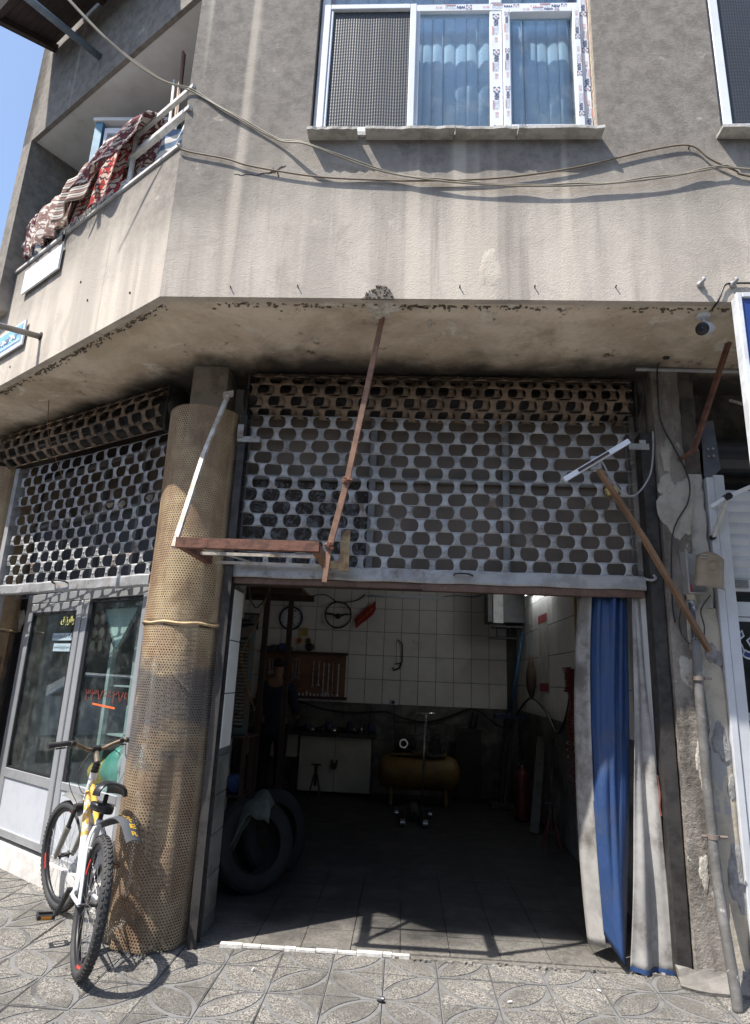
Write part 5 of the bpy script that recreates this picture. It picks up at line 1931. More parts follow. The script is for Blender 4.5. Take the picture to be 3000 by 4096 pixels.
strip(lambda z: q3(z, 1.135, 1.075, 1.115), lambda z: q3(z, 1.19, 1.145, 1.185), lambda u_, v_: 4.24 - 0.12 * u_ + 0.006 * math.sin(v_ * 9), 5, lambda u_: 0.07 + 0.02 * u_, WHTT, 'white_reverse')


def bluey(u_, v_):
    pl = (0.020 * math.sin(u_ * PI * 6.3 + 0.5 + 0.8 * math.sin(v_ * 5)) + 0.012 * math.sin(u_ * 31 + 2 * v_)) * (1 - v_) ** 1.3 + 0.010 * math.sin(u_ * 8 + v_ * 6)
    fold = 0.02 * math.exp(-((v_ - 0.42 - 0.25 * (0.5 - u_)) / 0.10) ** 2) * math.sin((u_ + v_ * 1.5) * 9) * (1 - u_)
    kick = 0.02 * math.sin(u_ * 5 + 1) * max(0, v_ - 0.8) * 4
    return 4.115 - 0.07 * math.sin(PI * min(1, u_ * 1.1)) * (0.4 + 0.6 * v_) + pl + fold + kick


strip(lambda z: q3(z, 1.188, 1.142, 1.182), lambda z: q3(z, 1.415, 1.365, 1.275), bluey, 44, lambda u_: 0.16 - 0.155 * u_ ** 0.8, BLUET, 'blue_panel')


def whitey(u_, v_):
    return 4.05 + 0.03 * u_ - 0.028 * math.sin(u_ * 6.3 + 0.6 + 0.7 * math.sin(v_ * 4)) * v_ + 0.006 * math.sin(v_ * 13 + u_ * 4) - 0.03 * v_ * u_ + 0.012 * math.sin(u_ * 14) * v_


strip(lambda z: q3(z, 1.418, 1.368, 1.278), lambda z: q3(z, 1.455, 1.490, 1.530), whitey, 26, lambda u_: 0.018 - 0.012 * u_, WHTT, 'white_reverse')
m = MB()
rows = [[(1.28 + 0.25 * i / 20, whitey(i / 20, 1.0) - 0.006, 0.018 - 0.012 * i / 20 - 0.004 + 0.022 * j) for i in range(21)] for j in range(2)]
m.sheet(rows, 0.003)
m.build('blue_hem', BLUET, cu)
m = MB()
for k in range(7):
    x = 1.15 + k * 0.05
    m.tube([(x, 4.13, 2.07), (x, 4.135, 2.105)], 0.004, 5)
m.build('hook', CHROME, cu)
m = MB()
m.tube([(1.05, 4.137, 2.11), (1.49, 4.137, 2.11)], 0.008, 8)
m.build('rail', DARKSTEEL, cu)

# ================================================================== bicycle
hd, ln, sc = R(-33.8), R(4.6), 0.961
bdir = Vector((math.sin(hd), math.cos(hd), 0))
lat = Vector((math.cos(hd), -math.sin(hd), 0))
bup = ZU * math.cos(ln) + lat * math.sin(ln)
blf = bup.cross(bdir).normalized()          # left of the bicycle
BT = Matrix((bdir * sc, blf * sc, bup * sc)).transposed().to_4x4()
BT.translation = Vector((-1.588, 3.572, 0.004))
bike = thing('bicycle', 'white and yellow mountain bicycle leaning against the perforated column', 'bicycle', (-1.6, 3.6, 0))
HA = Vector((-0.32, 0, 0.947))             # steering axis direction in the bicycle's own frame
HO = Vector((0.815, 0, 0.78))
ST = Matrix.Translation(HO) @ Matrix.Rotation(R(17), 4, HA) @ Matrix.Translation(-HO)


def bpart(mb, name, m_, parent, M=None, smooth=True, ang=40):
    me = mb.mesh(name, m_, smooth)
    o = reg(bpy.data.objects.new(name, me), parent, BT if M is None else BT @ M)
    if smooth:
        me.set_sharp_from_angle(angle=R(ang))
    return o


FRAMEW = mat('white_frame_paint', (0.66, 0.67, 0.68), 0.3, 0, (0.58, 0.58, 0.58), 4, dirt=(0.4, 0.37, 0.33), dlo=0.62, dhi=0.8)
FRAMEY = mat('yellow_frame_paint', (0.60, 0.36, 0.06), 0.35, 0, (0.52, 0.31, 0.06), 10, dirt=(0.66, 0.67, 0.68), dscale=14, dlo=0.54, dhi=0.57)
TYRE = mat('dusty_tyre', (0.032, 0.032, 0.034), 0.8, 0, (0.055, 0.053, 0.05), 9, bump=0.1)
GREYP = mat('grey_plastic', (0.075, 0.08, 0.09), 0.55, 0, (0.06, 0.064, 0.07), 6)
WHEELS = {}


def wheel_meshes():
    R0 = 0.305
    ty = MB()
    prof = [(R0 + 0.028 * math.cos(a * PI / 7) - 0.002, 0.027 * math.sin(a * PI / 7)) for a in range(-5, 6)]
    ty.lathe([(r_, h_) for r_, h_ in prof], (0, 0, 0), (0, 1, 0), 64, closed=True)
    tr_ = MB()
    for k in range(66):
        a = 2 * PI * k / 66
        for q_, off in ((-1, 0.45), (0, 0), (1, 0.45)):
            b = a + off * 2 * PI / 66
            e = Vector((math.cos(b), 0, math.sin(b)))
            tn = Vector((-math.sin(b), 0, math.cos(b)))
            c = e * (R0 + (0.0255 if q_ == 0 else 0.0195)) + Vector((0, 0.0165 * q_, 0))
            nrm_ = (e + Vector((0, 0.75 * q_, 0))).normalized()
            sd = tn.cross(nrm_)
            tr_.obox(c, (0.014, 0.011 if q_ else 0.015, 0.009), tn, sd, nrm_)
    rim = MB()
    rim.lathe([(0.283, -0.012), (0.287, -0.013), (0.287, 0.013), (0.283, 0.012), (0.266, 0.007), (0.264, 0), (0.266, -0.007)], (0, 0, 0), (0, 1, 0), 64)
    sp = MB()
    for k in range(28):
        a = 2 * PI * k / 28
        s = 1 if k % 2 else -1
        b = a + (0.5 if k % 4 < 2 else -0.5)
        sp.tube([(0.02 * math.cos(b), 0.028 * s, 0.02 * math.sin(b)), (0.267 * math.cos(a), 0.002 * s, 0.267 * math.sin(a))], 0.0011, 4)
    hub = MB()
    hub.tube([(0, -0.062, 0), (0, -0.03, 0), (0, -0.028, 0), (0, -0.02, 0), (0, 0.02, 0), (0, 0.028, 0), (0, 0.03, 0), (0, 0.062, 0)], [0.006, 0.006, 0.024, 0.014, 0.014, 0.024, 0.006, 0.006], 14)
    dec = MB()
    for a0 in (0.6, 2.7, 4.6):
        for sd in (-1, 1):
            pts = []
            rows = [[(rr * math.cos(a0 + 0.35 * i / 8), 0.0105 * sd * (1 if rr < 0.27 else 1.25), rr * math.sin(a0 + 0.35 * i / 8)) for i in range(9)] for rr in (0.268, 0.281)]
            dec.sheet(rows, 0.001)
    return (('tyre', ty.mesh('tyre', TYRE, True)), ('tread', tr_.mesh('tread', TYRE)), ('rim', rim.mesh('rim', BLACKP, True)), ('spoke_set', sp.mesh('spoke_set', CHROME)), ('hub', hub.mesh('hub', DARKSTEEL, True)),
            ('rim_decal', dec.mesh('rim_decal', mat('red_decal', (0.6, 0.05, 0.03), 0.4))))


WMESH = wheel_meshes()


def wheel(c, M, rot):
    p_ = part('wheel', bike, BT @ (M @ Vector(c)))
    for nm, me in WMESH:
        reg(bpy.data.objects.new(nm, me), p_, BT @ M @ Matrix.Translation(c) @ Matrix.Rotation(rot, 4, 'Y'))
    return p_


I4 = Matrix.Identity(4)
wheel((0, 0, 0.335), I4, 0.3)
wheel((1.06, 0, 0.335), ST, 1.1)
m = MB()
m.tube([(0.795, 0, 0.83), (0.275, 0, 0.66)], [0.019, 0.016], 14)
bpart(m, 'top_tube', FRAMEY, bike)
m = MB()
m.tube([(0.815, 0, 0.775), (0.62, 0, 0.535)], [0.023, 0.024], 14)
bpart(m, 'down_tube', FRAMEY, bike)
m = MB()
m.tube([(0.62, 0, 0.535), (0.43, 0, 0.29)], [0.024, 0.024], 14)
m.tube([(0.43, 0, 0.29), (0.255, 0, 0.70)], [0.020, 0.018], 12)
m.tube([(0.43, -0.036, 0.29), (0.43, 0.036, 0.29)], 0.024, 14)
m.tube([(0.775, 0, 0.895), (0.835, 0, 0.715)], 0.024, 14)
for s in (-1, 1):
    m.tube(curve_pts([(0.41, 0.028 * s, 0.29), (0.30, 0.052 * s, 0.30), (0.0, 0.062 * s, 0.335)], 5), 0.0105, 8)
    m.tube(curve_pts([(0.27, 0.018 * s, 0.66), (0.2, 0.048 * s, 0.58), (0.0, 0.062 * s, 0.335)], 5), 0.0095, 8)
m.tube([(0.185, -0.048, 0.565), (0.185, 0.048, 0.565)], 0.007, 8)
m.tube([(0.255, 0.0, 0.70), (0.252, 0, 0.685)], 0.024, 12)
bpart(m, 'frame', FRAMEW, bike)
m = MB()
m.tube([(0.258, 0, 0.69), (0.215, 0, 0.84)], 0.0135, 12)
bpart(m, 'seat_post', DARKSTEEL, bike)
# saddle
rows = []
for j in range(13):
    f = j / 12
    s_ = 0.085 + 0.265 * f
    hw = 0.075 * (1 - f) ** 0.9 * min(1, (f + 0.05) * 6) ** 0.5 + 0.02
    hz = 0.875 - 0.012 * f + 0.012 * math.sin(f * 3) + 0.012 * (1 - f) ** 3
    row = []
    for i in range(17):
        a = PI * i / 16
        y_ = hw * math.cos(a)
        z_ = hz + 0.022 * math.sin(a) ** 0.6 - 0.035 * (1 - math.sin(a)) ** 1.5
        row.append((s_ if f > 0 else s_ + 0.02 * math.sin(a), y_, z_))
    rows.append(row)
m = MB()
m.sheet([r_[::-1] for r_ in rows], 0.012)
bpart(m, 'saddle', BLACKP, bike)
# fork, front end
m = MB()
for s in (-1, 1):
    m.tube([(0.855, 0.058 * s, 0.665), (0.935, 0.058 * s, 0.52)], 0.0145, 10)
m.tube([(0.845, -0.07, 0.675), (0.845, 0.07, 0.675)], 0.02, 10)
m.tube([(0.835, 0, 0.715), (0.848, 0, 0.672)], 0.018, 10)
fk = bpart(m, 'fork', DARKSTEEL, bike, ST)
m = MB()
for s in (-1, 1):
    m.tube([(0.925, 0.058 * s, 0.54), (1.05, 0.058 * s, 0.345)], [0.021, 0.017], 12)
    m.tube([(1.05, 0.058 * s, 0.345), (1.06, 0.056 * s, 0.325)], 0.011, 8)
bpart(m, 'fork_leg', mat('champagne_grey_paint', (0.30, 0.285, 0.26), 0.35, 0.3), bike, ST)
m = MB()
m.tube([(0.775, 0, 0.895), (0.752, 0, 0.962)], 0.021, 12)
for k in range(3):
    m.tube([(0.775 - 0.008 * k, 0, 0.893 + 0.02 * k), (0.773 - 0.008 * k, 0, 0.902 + 0.02 * k)], 0.025, 12)
bpart(m, 'headset', BLACKP, bike, ST)
m = MB()
m.tube([(0.755, 0, 0.955), (0.80, 0, 1.03)], 0.018, 10)
bpart(m, 'stem', mat('bronze_alloy', (0.42, 0.34, 0.25), 0.35, 0.6), bike, ST)
m = MB()
bar_pts = curve_pts([(0.765, -0.325, 1.075), (0.775, -0.19, 1.082), (0.795, -0.115, 1.06), (0.805, -0.045, 1.03), (0.805, 0.045, 1.03), (0.795, 0.115, 1.06), (0.775, 0.19, 1.082), (0.765, 0.325, 1.075)], 6)
m.tube(bar_pts, 0.0125, 12)
bpart(m, 'handlebar', mat('worn_brown_bar', (0.21, 0.155, 0.10), 0.45, 0.3, (0.12, 0.085, 0.055), 12), bike, ST)
for s in (-1, 1):
    m = MB()
    m.tube([(0.770, 0.19 * s, 1.0825), (0.765, 0.26 * s, 1.0795), (0.762, 0.33 * s, 1.075)], [0.0175, 0.0165, 0.0185], 12)
    bpart(m, 'grip', BLACK, bike, ST)
    m = MB()
    m.tube([(0.785, 0.15 * s, 1.075), (0.785, 0.175 * s, 1.08)], 0.021, 10)
    m.tube(curve_pts([(0.79, 0.165 * s, 1.07), (0.83, 0.185 * s, 1.05), (0.83, 0.25 * s, 1.045)]), 0.006, 6)
    bpart(m, 'brake_lever', BLACKP, bike, ST)
m = MB()
m.tube([(0.80, -0.028, 1.032), (0.80, 0.028, 1.032)], 0.024, 12)
bpart(m, 'clamp', BLACKP, bike, ST)
m = MB()
m.tube(curve_pts([(0.80, 0.14, 1.06), (0.93, 0.13, 1.0), (0.92, 0.09, 0.80), (0.86, 0.05, 0.69)], 8), 0.0025, 5)
m.tube(curve_pts([(0.80, -0.14, 1.06), (0.91, -0.05, 1.02), (0.90, 0.05, 0.88), (0.83, 0.04, 0.76), (0.72, 0.02, 0.80)], 8), 0.0025, 5)
bpart(m, 'brake_cable', BLACKP, bike, ST @ I4)['kind'] = 'stuff'
m = MB()
m.tube(curve_pts([(0.35, -0.03, 0.68), (0.12, -0.05, 0.60), (0.03, -0.09, 0.48), (0.02, -0.075, 0.36)], 8), 0.0025, 5)
bpart(m, 'gear_cable', BLACKP, bike)
# front mudguard on the crown
m = MB()
rows = []
for j in range(13):
    f = j / 12
    a = R(150 - 70 * f)
    row = []
    for i in range(7):
        q_ = -1 + i / 3
        rr = 0.385 - 0.018 * q_ * q_
        row.append((1.06 + rr * math.cos(a), 0.045 * q_ * (1 - 0.35 * max(0, f - 0.6)), 0.335 + rr * math.sin(a)))
    rows.append(row)
m.sheet(rows, 0.003)
bpart(m, 'front_mudguard', mat('pale_grey_plastic', (0.17, 0.17, 0.165), 0.5), bike, ST)
# rear mudguard with lettering
RMG = Matrix.Translation((0.21, 0, 0.72)) @ Matrix.Rotation(R(14), 4, 'X') @ Matrix.Rotation(R(24), 4, 'Z')
m = MB()
rows = []
for j in range(15):
    f = j / 14
    s_ = 0.0 - 0.36 * f
    h_ = -0.03 + 0.10 * math.sin(min(1, f * 1.15) * 1.9) - 0.07 * max(0, f - 0.45) ** 1.6 * 3
    wd = 0.028 + 0.030 * min(1, f * 2.0)
    rows.append([(s_, wd * (-1 + i / 4), h_ - 0.022 * (abs(-1 + i / 4)) ** 2) for i in range(9)])
m.sheet([r_[::-1] for r_ in rows], 0.003)
rmg = bpart(m, 'rear_mudguard', GREYP, bike, RMG)
YLET = mat('yellow_letter_print', (0.75, 0.47, 0.05), 0.5)
for k, ch in enumerate('INTER'):
    f = 0.44 + 0.115 * k
    s_ = -0.36 * f
    h_ = -0.03 + 0.10 * math.sin(min(1, f * 1.15) * 1.9) - 0.07 * max(0, f - 0.45) ** 1.6 * 3
    f2 = f + 0.02
    h2 = -0.03 + 0.10 * math.sin(min(1, f2 * 1.15) * 1.9) - 0.07 * max(0, f2 - 0.45) ** 1.6 * 3
    dn = Vector((-0.36 * 0.02, 0, h2 - h_)).normalized()
    ux_ = Vector((0, -1, 0))
    M = Matrix((ux_ * 0.042, -dn * 0.030, ux_.cross(-dn))).transposed().to_4x4()
    M.translation = Vector((s_, 0, h_)) + ux_.cross(-dn) * 0.0035
    reg(bpy.data.objects.new('lettering', text_mesh(ch, YLET, bold=0.03)), rmg, BT @ RMG @ M)
# coil lock round the seat post
m = MB()
pts = []
for k in range(60):
    a = 2 * PI * k / 20
    pts.append((0.235 + 0.075 * math.cos(a) - 0.02 * k / 60, 0.055 * math.sin(a) + 0.01, 0.755 + 0.014 * math.sin(k * 0.31) + 0.00055 * k))
m.tube(pts, 0.012, 8)
tag(bpart(m, 'cable_lock', BLACKP, bike))
# drive train
m = MB()
m.lathe([(0.055, -0.003), (0.088, -0.003), (0.088, 0.003), (0.055, 0.003)], (0.43, -0.055, 0.29), (0, 1, 0), 36)
m.lathe([(0.01, -0.003), (0.02, -0.003), (0.02, 0.003), (0.01, 0.003)], (0.43, -0.055, 0.29), (0, 1, 0), 16)
for k in range(5):
    a = k * 2 * PI / 5
    m.bar((0.43, -0.055, 0.29), (0.43 + 0.07 * math.cos(a), -0.055, 0.29 + 0.07 * math.sin(a)), 0.006, 0.012)
bpart(m, 'chainring', DARKSTEEL, bike)
m = MB()
for k, rr in enumerate((0.05, 0.043, 0.036, 0.03)):
    m.lathe([(0.012, -0.001), (rr, -0.001), (rr, 0.001), (0.012, 0.001)], (0, -0.035 - 0.006 * k, 0.335), (0, 1, 0), 24)
bpart(m, 'cassette', CHROME, bike)
m = MB()
m.tube([(0.43, -0.055, 0.378), (0.0, -0.045, 0.385)], 0.004, 5)
m.tube([(0.43, -0.055, 0.202), (0.03, -0.047, 0.215), (0.035, -0.047, 0.27), (0.0, -0.045, 0.288)], 0.004, 5)
bpart(m, 'chain', DARKSTEEL, bike)
m = MB()
m.bar((0.0, -0.07, 0.335), (0.045, -0.065, 0.275), 0.018)
m.bar((0.045, -0.055, 0.275), (0.025, -0.05, 0.205), 0.012, 0.03)
bpart(m, 'derailleur', BLACKP, bike)
for s, a in ((1, R(-64)), (-1, R(116))):
    px_, pz_ = 0.43 + 0.165 * math.cos(a), 0.29 + 0.165 * math.sin(a)
    m = MB()
    m.bar((0.43, 0.055 * s, 0.29), (px_, 0.083 * s, pz_), 0.026, 0.016)
    m.tube([(0.43, 0.03 * s, 0.29), (0.43, 0.066 * s, 0.29)], 0.016, 10)
    cr_ = bpart(m, 'crank', BLACKP, bike)
    m = MB()
    c_ = Vector((px_, 0.135 * s, pz_))
    m.tube([(px_, 0.08 * s, pz_), (px_, 0.185 * s, pz_)], 0.007, 8)
    for q_ in (-1, 1):
        m.bar((px_ + 0.035 * q_, 0.092 * s, pz_), (px_ + 0.035 * q_, 0.182 * s, pz_), 0.012, 0.022)
    for yy in (0.095, 0.18):
        m.bar((px_ - 0.04, yy * s, pz_), (px_ + 0.04, yy * s, pz_), 0.010, 0.022)
    pd_ = bpart(m, 'pedal', BLACKP, bike)
    for q_ in (-1, 1):
        m = MB()
        m.bar((px_ + 0.043 * q_, 0.11 * s, pz_), (px_ + 0.043 * q_, 0.165 * s, pz_), 0.004, 0.014)
        bpart(m, 'reflector', mat('amber_reflector', (0.55, 0.22, 0.03), 0.3), pd_)

# ================================================================== balcony
RAILW = mat('chipped_white_rail', (0.60, 0.59, 0.56), 0.6, 0, (0.45, 0.43, 0.4), 14)
rl = thing('balcony_railing', 'white painted steel railing on the balcony parapet', 'railing', Lk(1.2, 4.66, 0.06))
m = MB()
m.bar(Lk(-0.03, 5.13, 0.015), Lk(2.41, 5.12, 0.015), 0.028)
m.build('top_rail', RAILW, rl)
m = MB()
m.bar(Lk(-0.03, 4.955, 0.015), Lk(2.41, 4.935, 0.015), 0.04, 0.03)
m.build('mid_rail', RAILW, rl)
for t in (2.41, 1.2, 0.62):
    m = MB()
    m.bar(Lk(t, 4.66, 0.015), Lk(t, 5.11, 0.015), 0.026)
    m.build('post', RAILW, rl)
m = MB()
lbox(m, 0.0, 4.6, -0.015, 0.16, 4.661, 4.682, Lk)
m.build('capping', RAILW, rl)
m = MB()
lbox(m, 1.42, 1.44, -0.03, -0.012, 4.60, 4.69, Lk)
m.build('bracket', DARKSTEEL, rl)


def drape(name, t0, t1, zb0, zb1, out, m_, label, cat, seed, zt=5.14, back=0.25, amp=0.02, nf=3.0, group=None, slant=0.0, flare=0.0, uvs=(1, 1)):
    """cloth over the top rail: short fall inside, long fall outside"""
    rn = random.Random(seed)
    rows = []
    nt_, ns = 34, 30
    ph = rn.uniform(0, 6)
    for j in range(ns + 1):
        f = j / ns
        row = []
        for i in range(nt_ + 1):
            u_ = i / nt_
            zb = zb0 + (zb1 - zb0) * u_
            Lout = zt - zb
            s = -back + (back + Lout) * f
            w_ = amp * math.sin(u_ * nf * 2 * PI + ph + 0.6 * math.sin(f * 3))
            if s < 0:
                d, z = 0.05 + 0.02 * math.sin(u_ * 8) + min(0.05, -s * 0.2), zt + s
            else:
                a = min(1.0, s / 0.06)
                d = 0.05 - (0.05 + out) * math.sin(a * PI / 2) - flare * (s / Lout) ** 2
                z = zt + 0.02 * math.sin(a * PI) - s
                d += w_ * min(1, s / 0.12)
            t = t0 + (t1 - t0) * u_ + slant * max(0, s) + 0.012 * math.sin(f * 7 + ph)
            z += 0.012 * math.sin(u_ * 9 + seed) * f
            row.append(Lk(t, z, d))
        rows.append(row)
    mb_ = MB()
    mb_.sheet(rows, 0.008, uvs)
    o = mb_.build(name, m_, None, smooth=True)
    return tag(o, label, cat, group)


RG1 = rug_mat('cream_maroon_carpet', (0.62, 0.55, 0.48), ((0.20, 0.075, 0.085), (0.10, 0.06, 0.075), (0.68, 0.62, 0.54)), 5)
RG2 = rug_mat('red_carpet', (0.48, 0.05, 0.045), ((0.62, 0.52, 0.44), (0.10, 0.05, 0.06), (0.42, 0.05, 0.045)), 6)
RG3 = rug_mat('white_brown_carpet', (0.70, 0.65, 0.58), ((0.24, 0.15, 0.13), (0.30, 0.2, 0.17), (0.62, 0.57, 0.5)), 6)
RG4 = stripe_mat('striped_kilim', ((0.60, 0.55, 0.48), (0.34, 0.22, 0.18), (0.07, 0.06, 0.065)), 11)
RG5 = stripe_mat('blue_striped_canvas', ((0.58, 0.565, 0.54), (0.13, 0.19, 0.29)), 4)
drape('carpet', 0.62, 1.32, 4.70, 4.70, 0.02, RG2, 'red patterned carpet with fringe hanging over the balcony rail', 'carpet', 4, back=0.2, amp=0.012, slant=0.2, uvs=(1.4, 0.9))
drape('carpet', 0.36, 0.80, 4.86, 4.78, 0.09, RG1, 'cream and maroon carpet thrown in a thick fold over the balcony rail', 'carpet', 1, zt=5.145, amp=0.03, nf=1.6, slant=0.85, flare=0.06, uvs=(1, 1.3))
drape('kilim', 1.00, 1.40, 4.80, 4.74, 0.07, RG4, 'striped pink and black kilim on the balcony rail between two carpets', 'kilim', 3, amp=0.03, nf=1.3, zt=5.14, slant=0.2, flare=0.03)
drape('carpet', 1.36, 2.02, 4.72, 4.72, 0.04, RG3, 'white and brown floral carpet hanging near the far end of the balcony rail', 'carpet', 2, amp=0.022, nf=3.5, uvs=(1.2, 1))
drape('carpet', 2.0, 2.12, 4.70, 4.72, 0.03, RG1, 'narrow dark edge of a carpet beside the blue striped canvas', 'carpet', 12, amp=0.02, nf=1, uvs=(0.3, 1))
m = MB()
rn = random.Random(2)
for k in range(46):
    t = 0.74 + 0.70 * k / 45
    c = Lk(t, 4.70, -0.03)
    m.tube([c, c + Vector((rn.uniform(-0.008, 0.008), -0.008, -0.03)), c + Vector((rn.uniform(-0.015, 0.015), -0.012, -rn.uniform(0.05, 0.075)))], 0.0028, 4)
tag(m.build('carpet_fringe', mat('cream_fringe', (0.6, 0.56, 0.48), 0.9)), 'cream fringe along the lower edge of the red carpet', 'fringe', kind='stuff')
for a, b, lab in ((0.02, 0.46, 'blue striped canvas behind the railing next to the building corner'), (2.10, 2.38, 'blue striped canvas behind the railing at the end post')):
    m = MB()
    rows = [[Lk(a + (b - a) * i / 10, 4.68 + (0.36 if a > 1 else 0.34) * j / 8 - (0.03 * math.sin(i * 0.6) if j == 8 else 0), 0.085 + 0.015 * math.sin(i * 1.1 + j * 0.4)) for i in range(11)] for j in range(9)]
    m.sheet(rows, 0.002)
    tag(m.build('canvas_screen', RG5, smooth=True), lab, 'canvas')
# evaporative cooler
co = thing('air_cooler', 'white louvred air cooler with blue corner posts standing on the balcony', 'air cooler', (-2.2, 4.3, 4.06))
MB().box(-2.50, -1.96, 4.03, 4.55, 4.06, 5.70).build('case', WHITE, co)
BLUEN = mat('blue_enamel', (0.10, 0.27, 0.38), 0.5, 0, (0.08, 0.22, 0.32), 5)
for x in (-2.545, -1.93):
    MB().box(x - 0.03, x + 0.03, 3.985, 4.58, 4.06, 5.705).build('corner_post', BLUEN, co)
MB().box(-2.59, -1.88, 3.97, 4.60, 5.706, 5.735).build('lid', WHITEPAINT, co)
for a, b in ((-2.50, -2.475), (-2.25, -2.215), (-1.985, -1.96)):
    MB().box(a, b, 4.0, 4.029, 4.1, 5.66).build('louvre_stile', WHITE, co)
MB().box(-2.475, -1.985, 4.0, 4.029, 5.61, 5.66).build('top_band', WHITE, co)
LV = MB()
LV.obox((0, 0, 0), (0.216, 0.03, 0.006), (1, 0, 0), Vector((0, 0.8, 0.6)), Vector((0, -0.6, 0.8)))
LV = LV.mesh('louvre', WHITE)
for cx in (-2.362, -2.10):
    for k in range(22):
        inst('louvre', LV, Matrix.Translation((cx, 4.014, 4.80 + k * 0.037)), co)
for t, z1, m_, r_, lab in ((0.40, 5.82, BROWNWOOD, 0.013, 'tall brown pole standing on the balcony behind the rail'), (0.375, 5.78, DARKWOOD, 0.010, 'thin dark pole standing close to the tall brown pole'), (0.46, 5.60, RAILW, 0.012, 'white pole standing on the balcony beside the brown poles')):
    m = MB()
    m.tube([Lk(t, 4.06, 0.20), Lk(t - 0.02, z1, 0.13)], r_, 8)
    tag(m.build('pole', m_, smooth=True), lab, 'pole', 'poles standing on the balcony')
# boards and pole on the corner parapet
m = MB()
lbox(m, 1.40, 2.0, -0.03, -0.016, 4.345, 4.555, Lk)
tag(m.build('blank_board', mat('blank_white_board', (0.78, 0.79, 0.80), 0.4)), 'blank white board fixed to the parapet below the balcony rail', 'board')
pq = thing('street_plaque', 'light blue plaque with white script on the corner parapet', 'plaque', Lk(2.2, 3.94, -0.02))
m = MB()
lbox(m, 1.79, 2.62, -0.028, -0.016, 3.845, 4.055, Lk)
m.build('border', WHITE, pq)
m = MB()
lbox(m, 1.825, 2.585, -0.031, -0.0285, 3.885, 4.035, Lk)
m.build('panel', mat('sky_blue_enamel', (0.25, 0.50, 0.72), 0.45), pq)
m = MB()
rn = random.Random(8)
for k in range(16):
    t = 1.88 + k * 0.042
    pts = [Lk(t + q * 0.014, 3.955 + 0.022 * math.sin(k * 1.7 + q * 1.5) * (1 if k % 3 else 1.6), -0.0325) for q in range(5)]
    m.tube(pts, 0.0055, 5)
m.build('script', WHITE, pq)
m = MB()
lbox(m, 1.84, 2.57, -0.0322, -0.0312, 3.897, 3.909, Lk)
m.build('script_line', WHITE, pq)
fp = thing('bracket_pole', 'grey steel pole jutting out from the corner parapet over the pavement', 'pole', Lk(1.54, 3.84, 0))
m = MB()
A_ = Lk(1.54, 3.84, 0.0)
B_ = A_ - NI * 0.62 - ZU * 0.09 + U * 0.05
m.tube([A_ + NI * 0.02, A_ * 0.5 + B_ * 0.5, B_], 0.022, 12)
m.build('tube', mat('dull_grey_steel', (0.25, 0.24, 0.225), 0.55, 0.4), fp, smooth=True)
m = MB()
m.lathe([(0.0, 0.0), (0.032, 0.0), (0.032, 0.006), (0.0, 0.006)], A_, -NI, 14, closed=False)
m.build('flange', DARKSTEEL, fp)
m = MB()
A_ = KC + D2 * 1.30 + ZU * 6.24
B_ = A_ - N2 * 0.9 - ZU * 0.05
m.tube([A_, B_], 0.028, 12)
tag(m.build('bracket_pole', mat('blue_grey_pole', (0.20, 0.25, 0.29), 0.5, 0.3), smooth=True), 'blue grey pole jutting out of the upper wall below the roof canopy', 'pole')
wire('hanging_string', [LB(0.75, 3.595, -0.30), LB(0.74, 3.3, -0.24), LB(0.73, 3.0, -0.06)], 0.003, BROWNWOOD, 'thin brown string hanging from the soffit across the shop shutter roll', 'string')

# ================================================================== things inside the garage
# dark timber stand: posts and beams
tf = thing('timber_stand', 'dark brown steel stand with tall posts at the left of the garage', 'stand', (-1.5, 7.6, 0))
for (x, y) in ((-1.60, 7.3), (-1.43, 7.9), (-2.35, 7.3), (-2.35, 7.9)):
    m = MB()
    m.box(x - 0.03, x + 0.03, y - 0.03, y + 0.03, 0.0, 2.40)
    m.build('post', DARKWOOD, tf)
m = MB()
m.box(-2.4, -1.2, 7.25, 7.33, 2.401, 2.47)
m.box(-2.4, -1.15, 7.86, 7.94, 2.401, 2.47)
m.build('beam', DARKWOOD, tf)
for k in range(6):
    m = MB()
    m.box(-2.38 + 0.2 * k, -2.2 + 0.2 * k, 7.2, 8.0, 2.471, 2.495)
    m.build('plank', BROWNWOOD, tf)
# clock
ck = thing('wall_clock', 'round white wall clock with dark blue rim beside the steering wheel', 'clock', (-1.67, 9.28, 2.31))
m = MB()
m.lathe([(0.150, 0.0), (0.176, 0.0), (0.176, 0.03), (0.165, 0.04), (0.150, 0.028)], (-1.67, 9.29, 2.31), (0, -1, 0), 40)
m.build('rim', mat('navy_rim', (0.015, 0.02, 0.05), 0.4), ck, smooth=True)
m = MB()
m.lathe([(0.0, 0.0), (0.152, 0.0), (0.152, 0.012), (0.0, 0.012)], (-1.67, 9.29, 2.31), (0, -1, 0), 40, closed=False)
m.build('dial', WHITE, ck)
for k in range(12):
    a = PI / 2 - k * PI / 6
    letter(str(k or 12), BLACKP, (-1.67 + 0.125 * math.cos(a), 9.2765, 2.31 + 0.125 * math.sin(a)), (1, 0, 0), ZU, 0.022, 0.028, ck, 'numeral')
for a, l in ((R(20), 0.08), (R(-65), 0.12)):
    m = MB()
    m.bar((-1.67, 9.274, 2.31), (-1.67 + l * math.cos(a), 9.274, 2.31 + l * math.sin(a)), 0.003, 0.007)
    m.build('hand', BLACKP, ck)
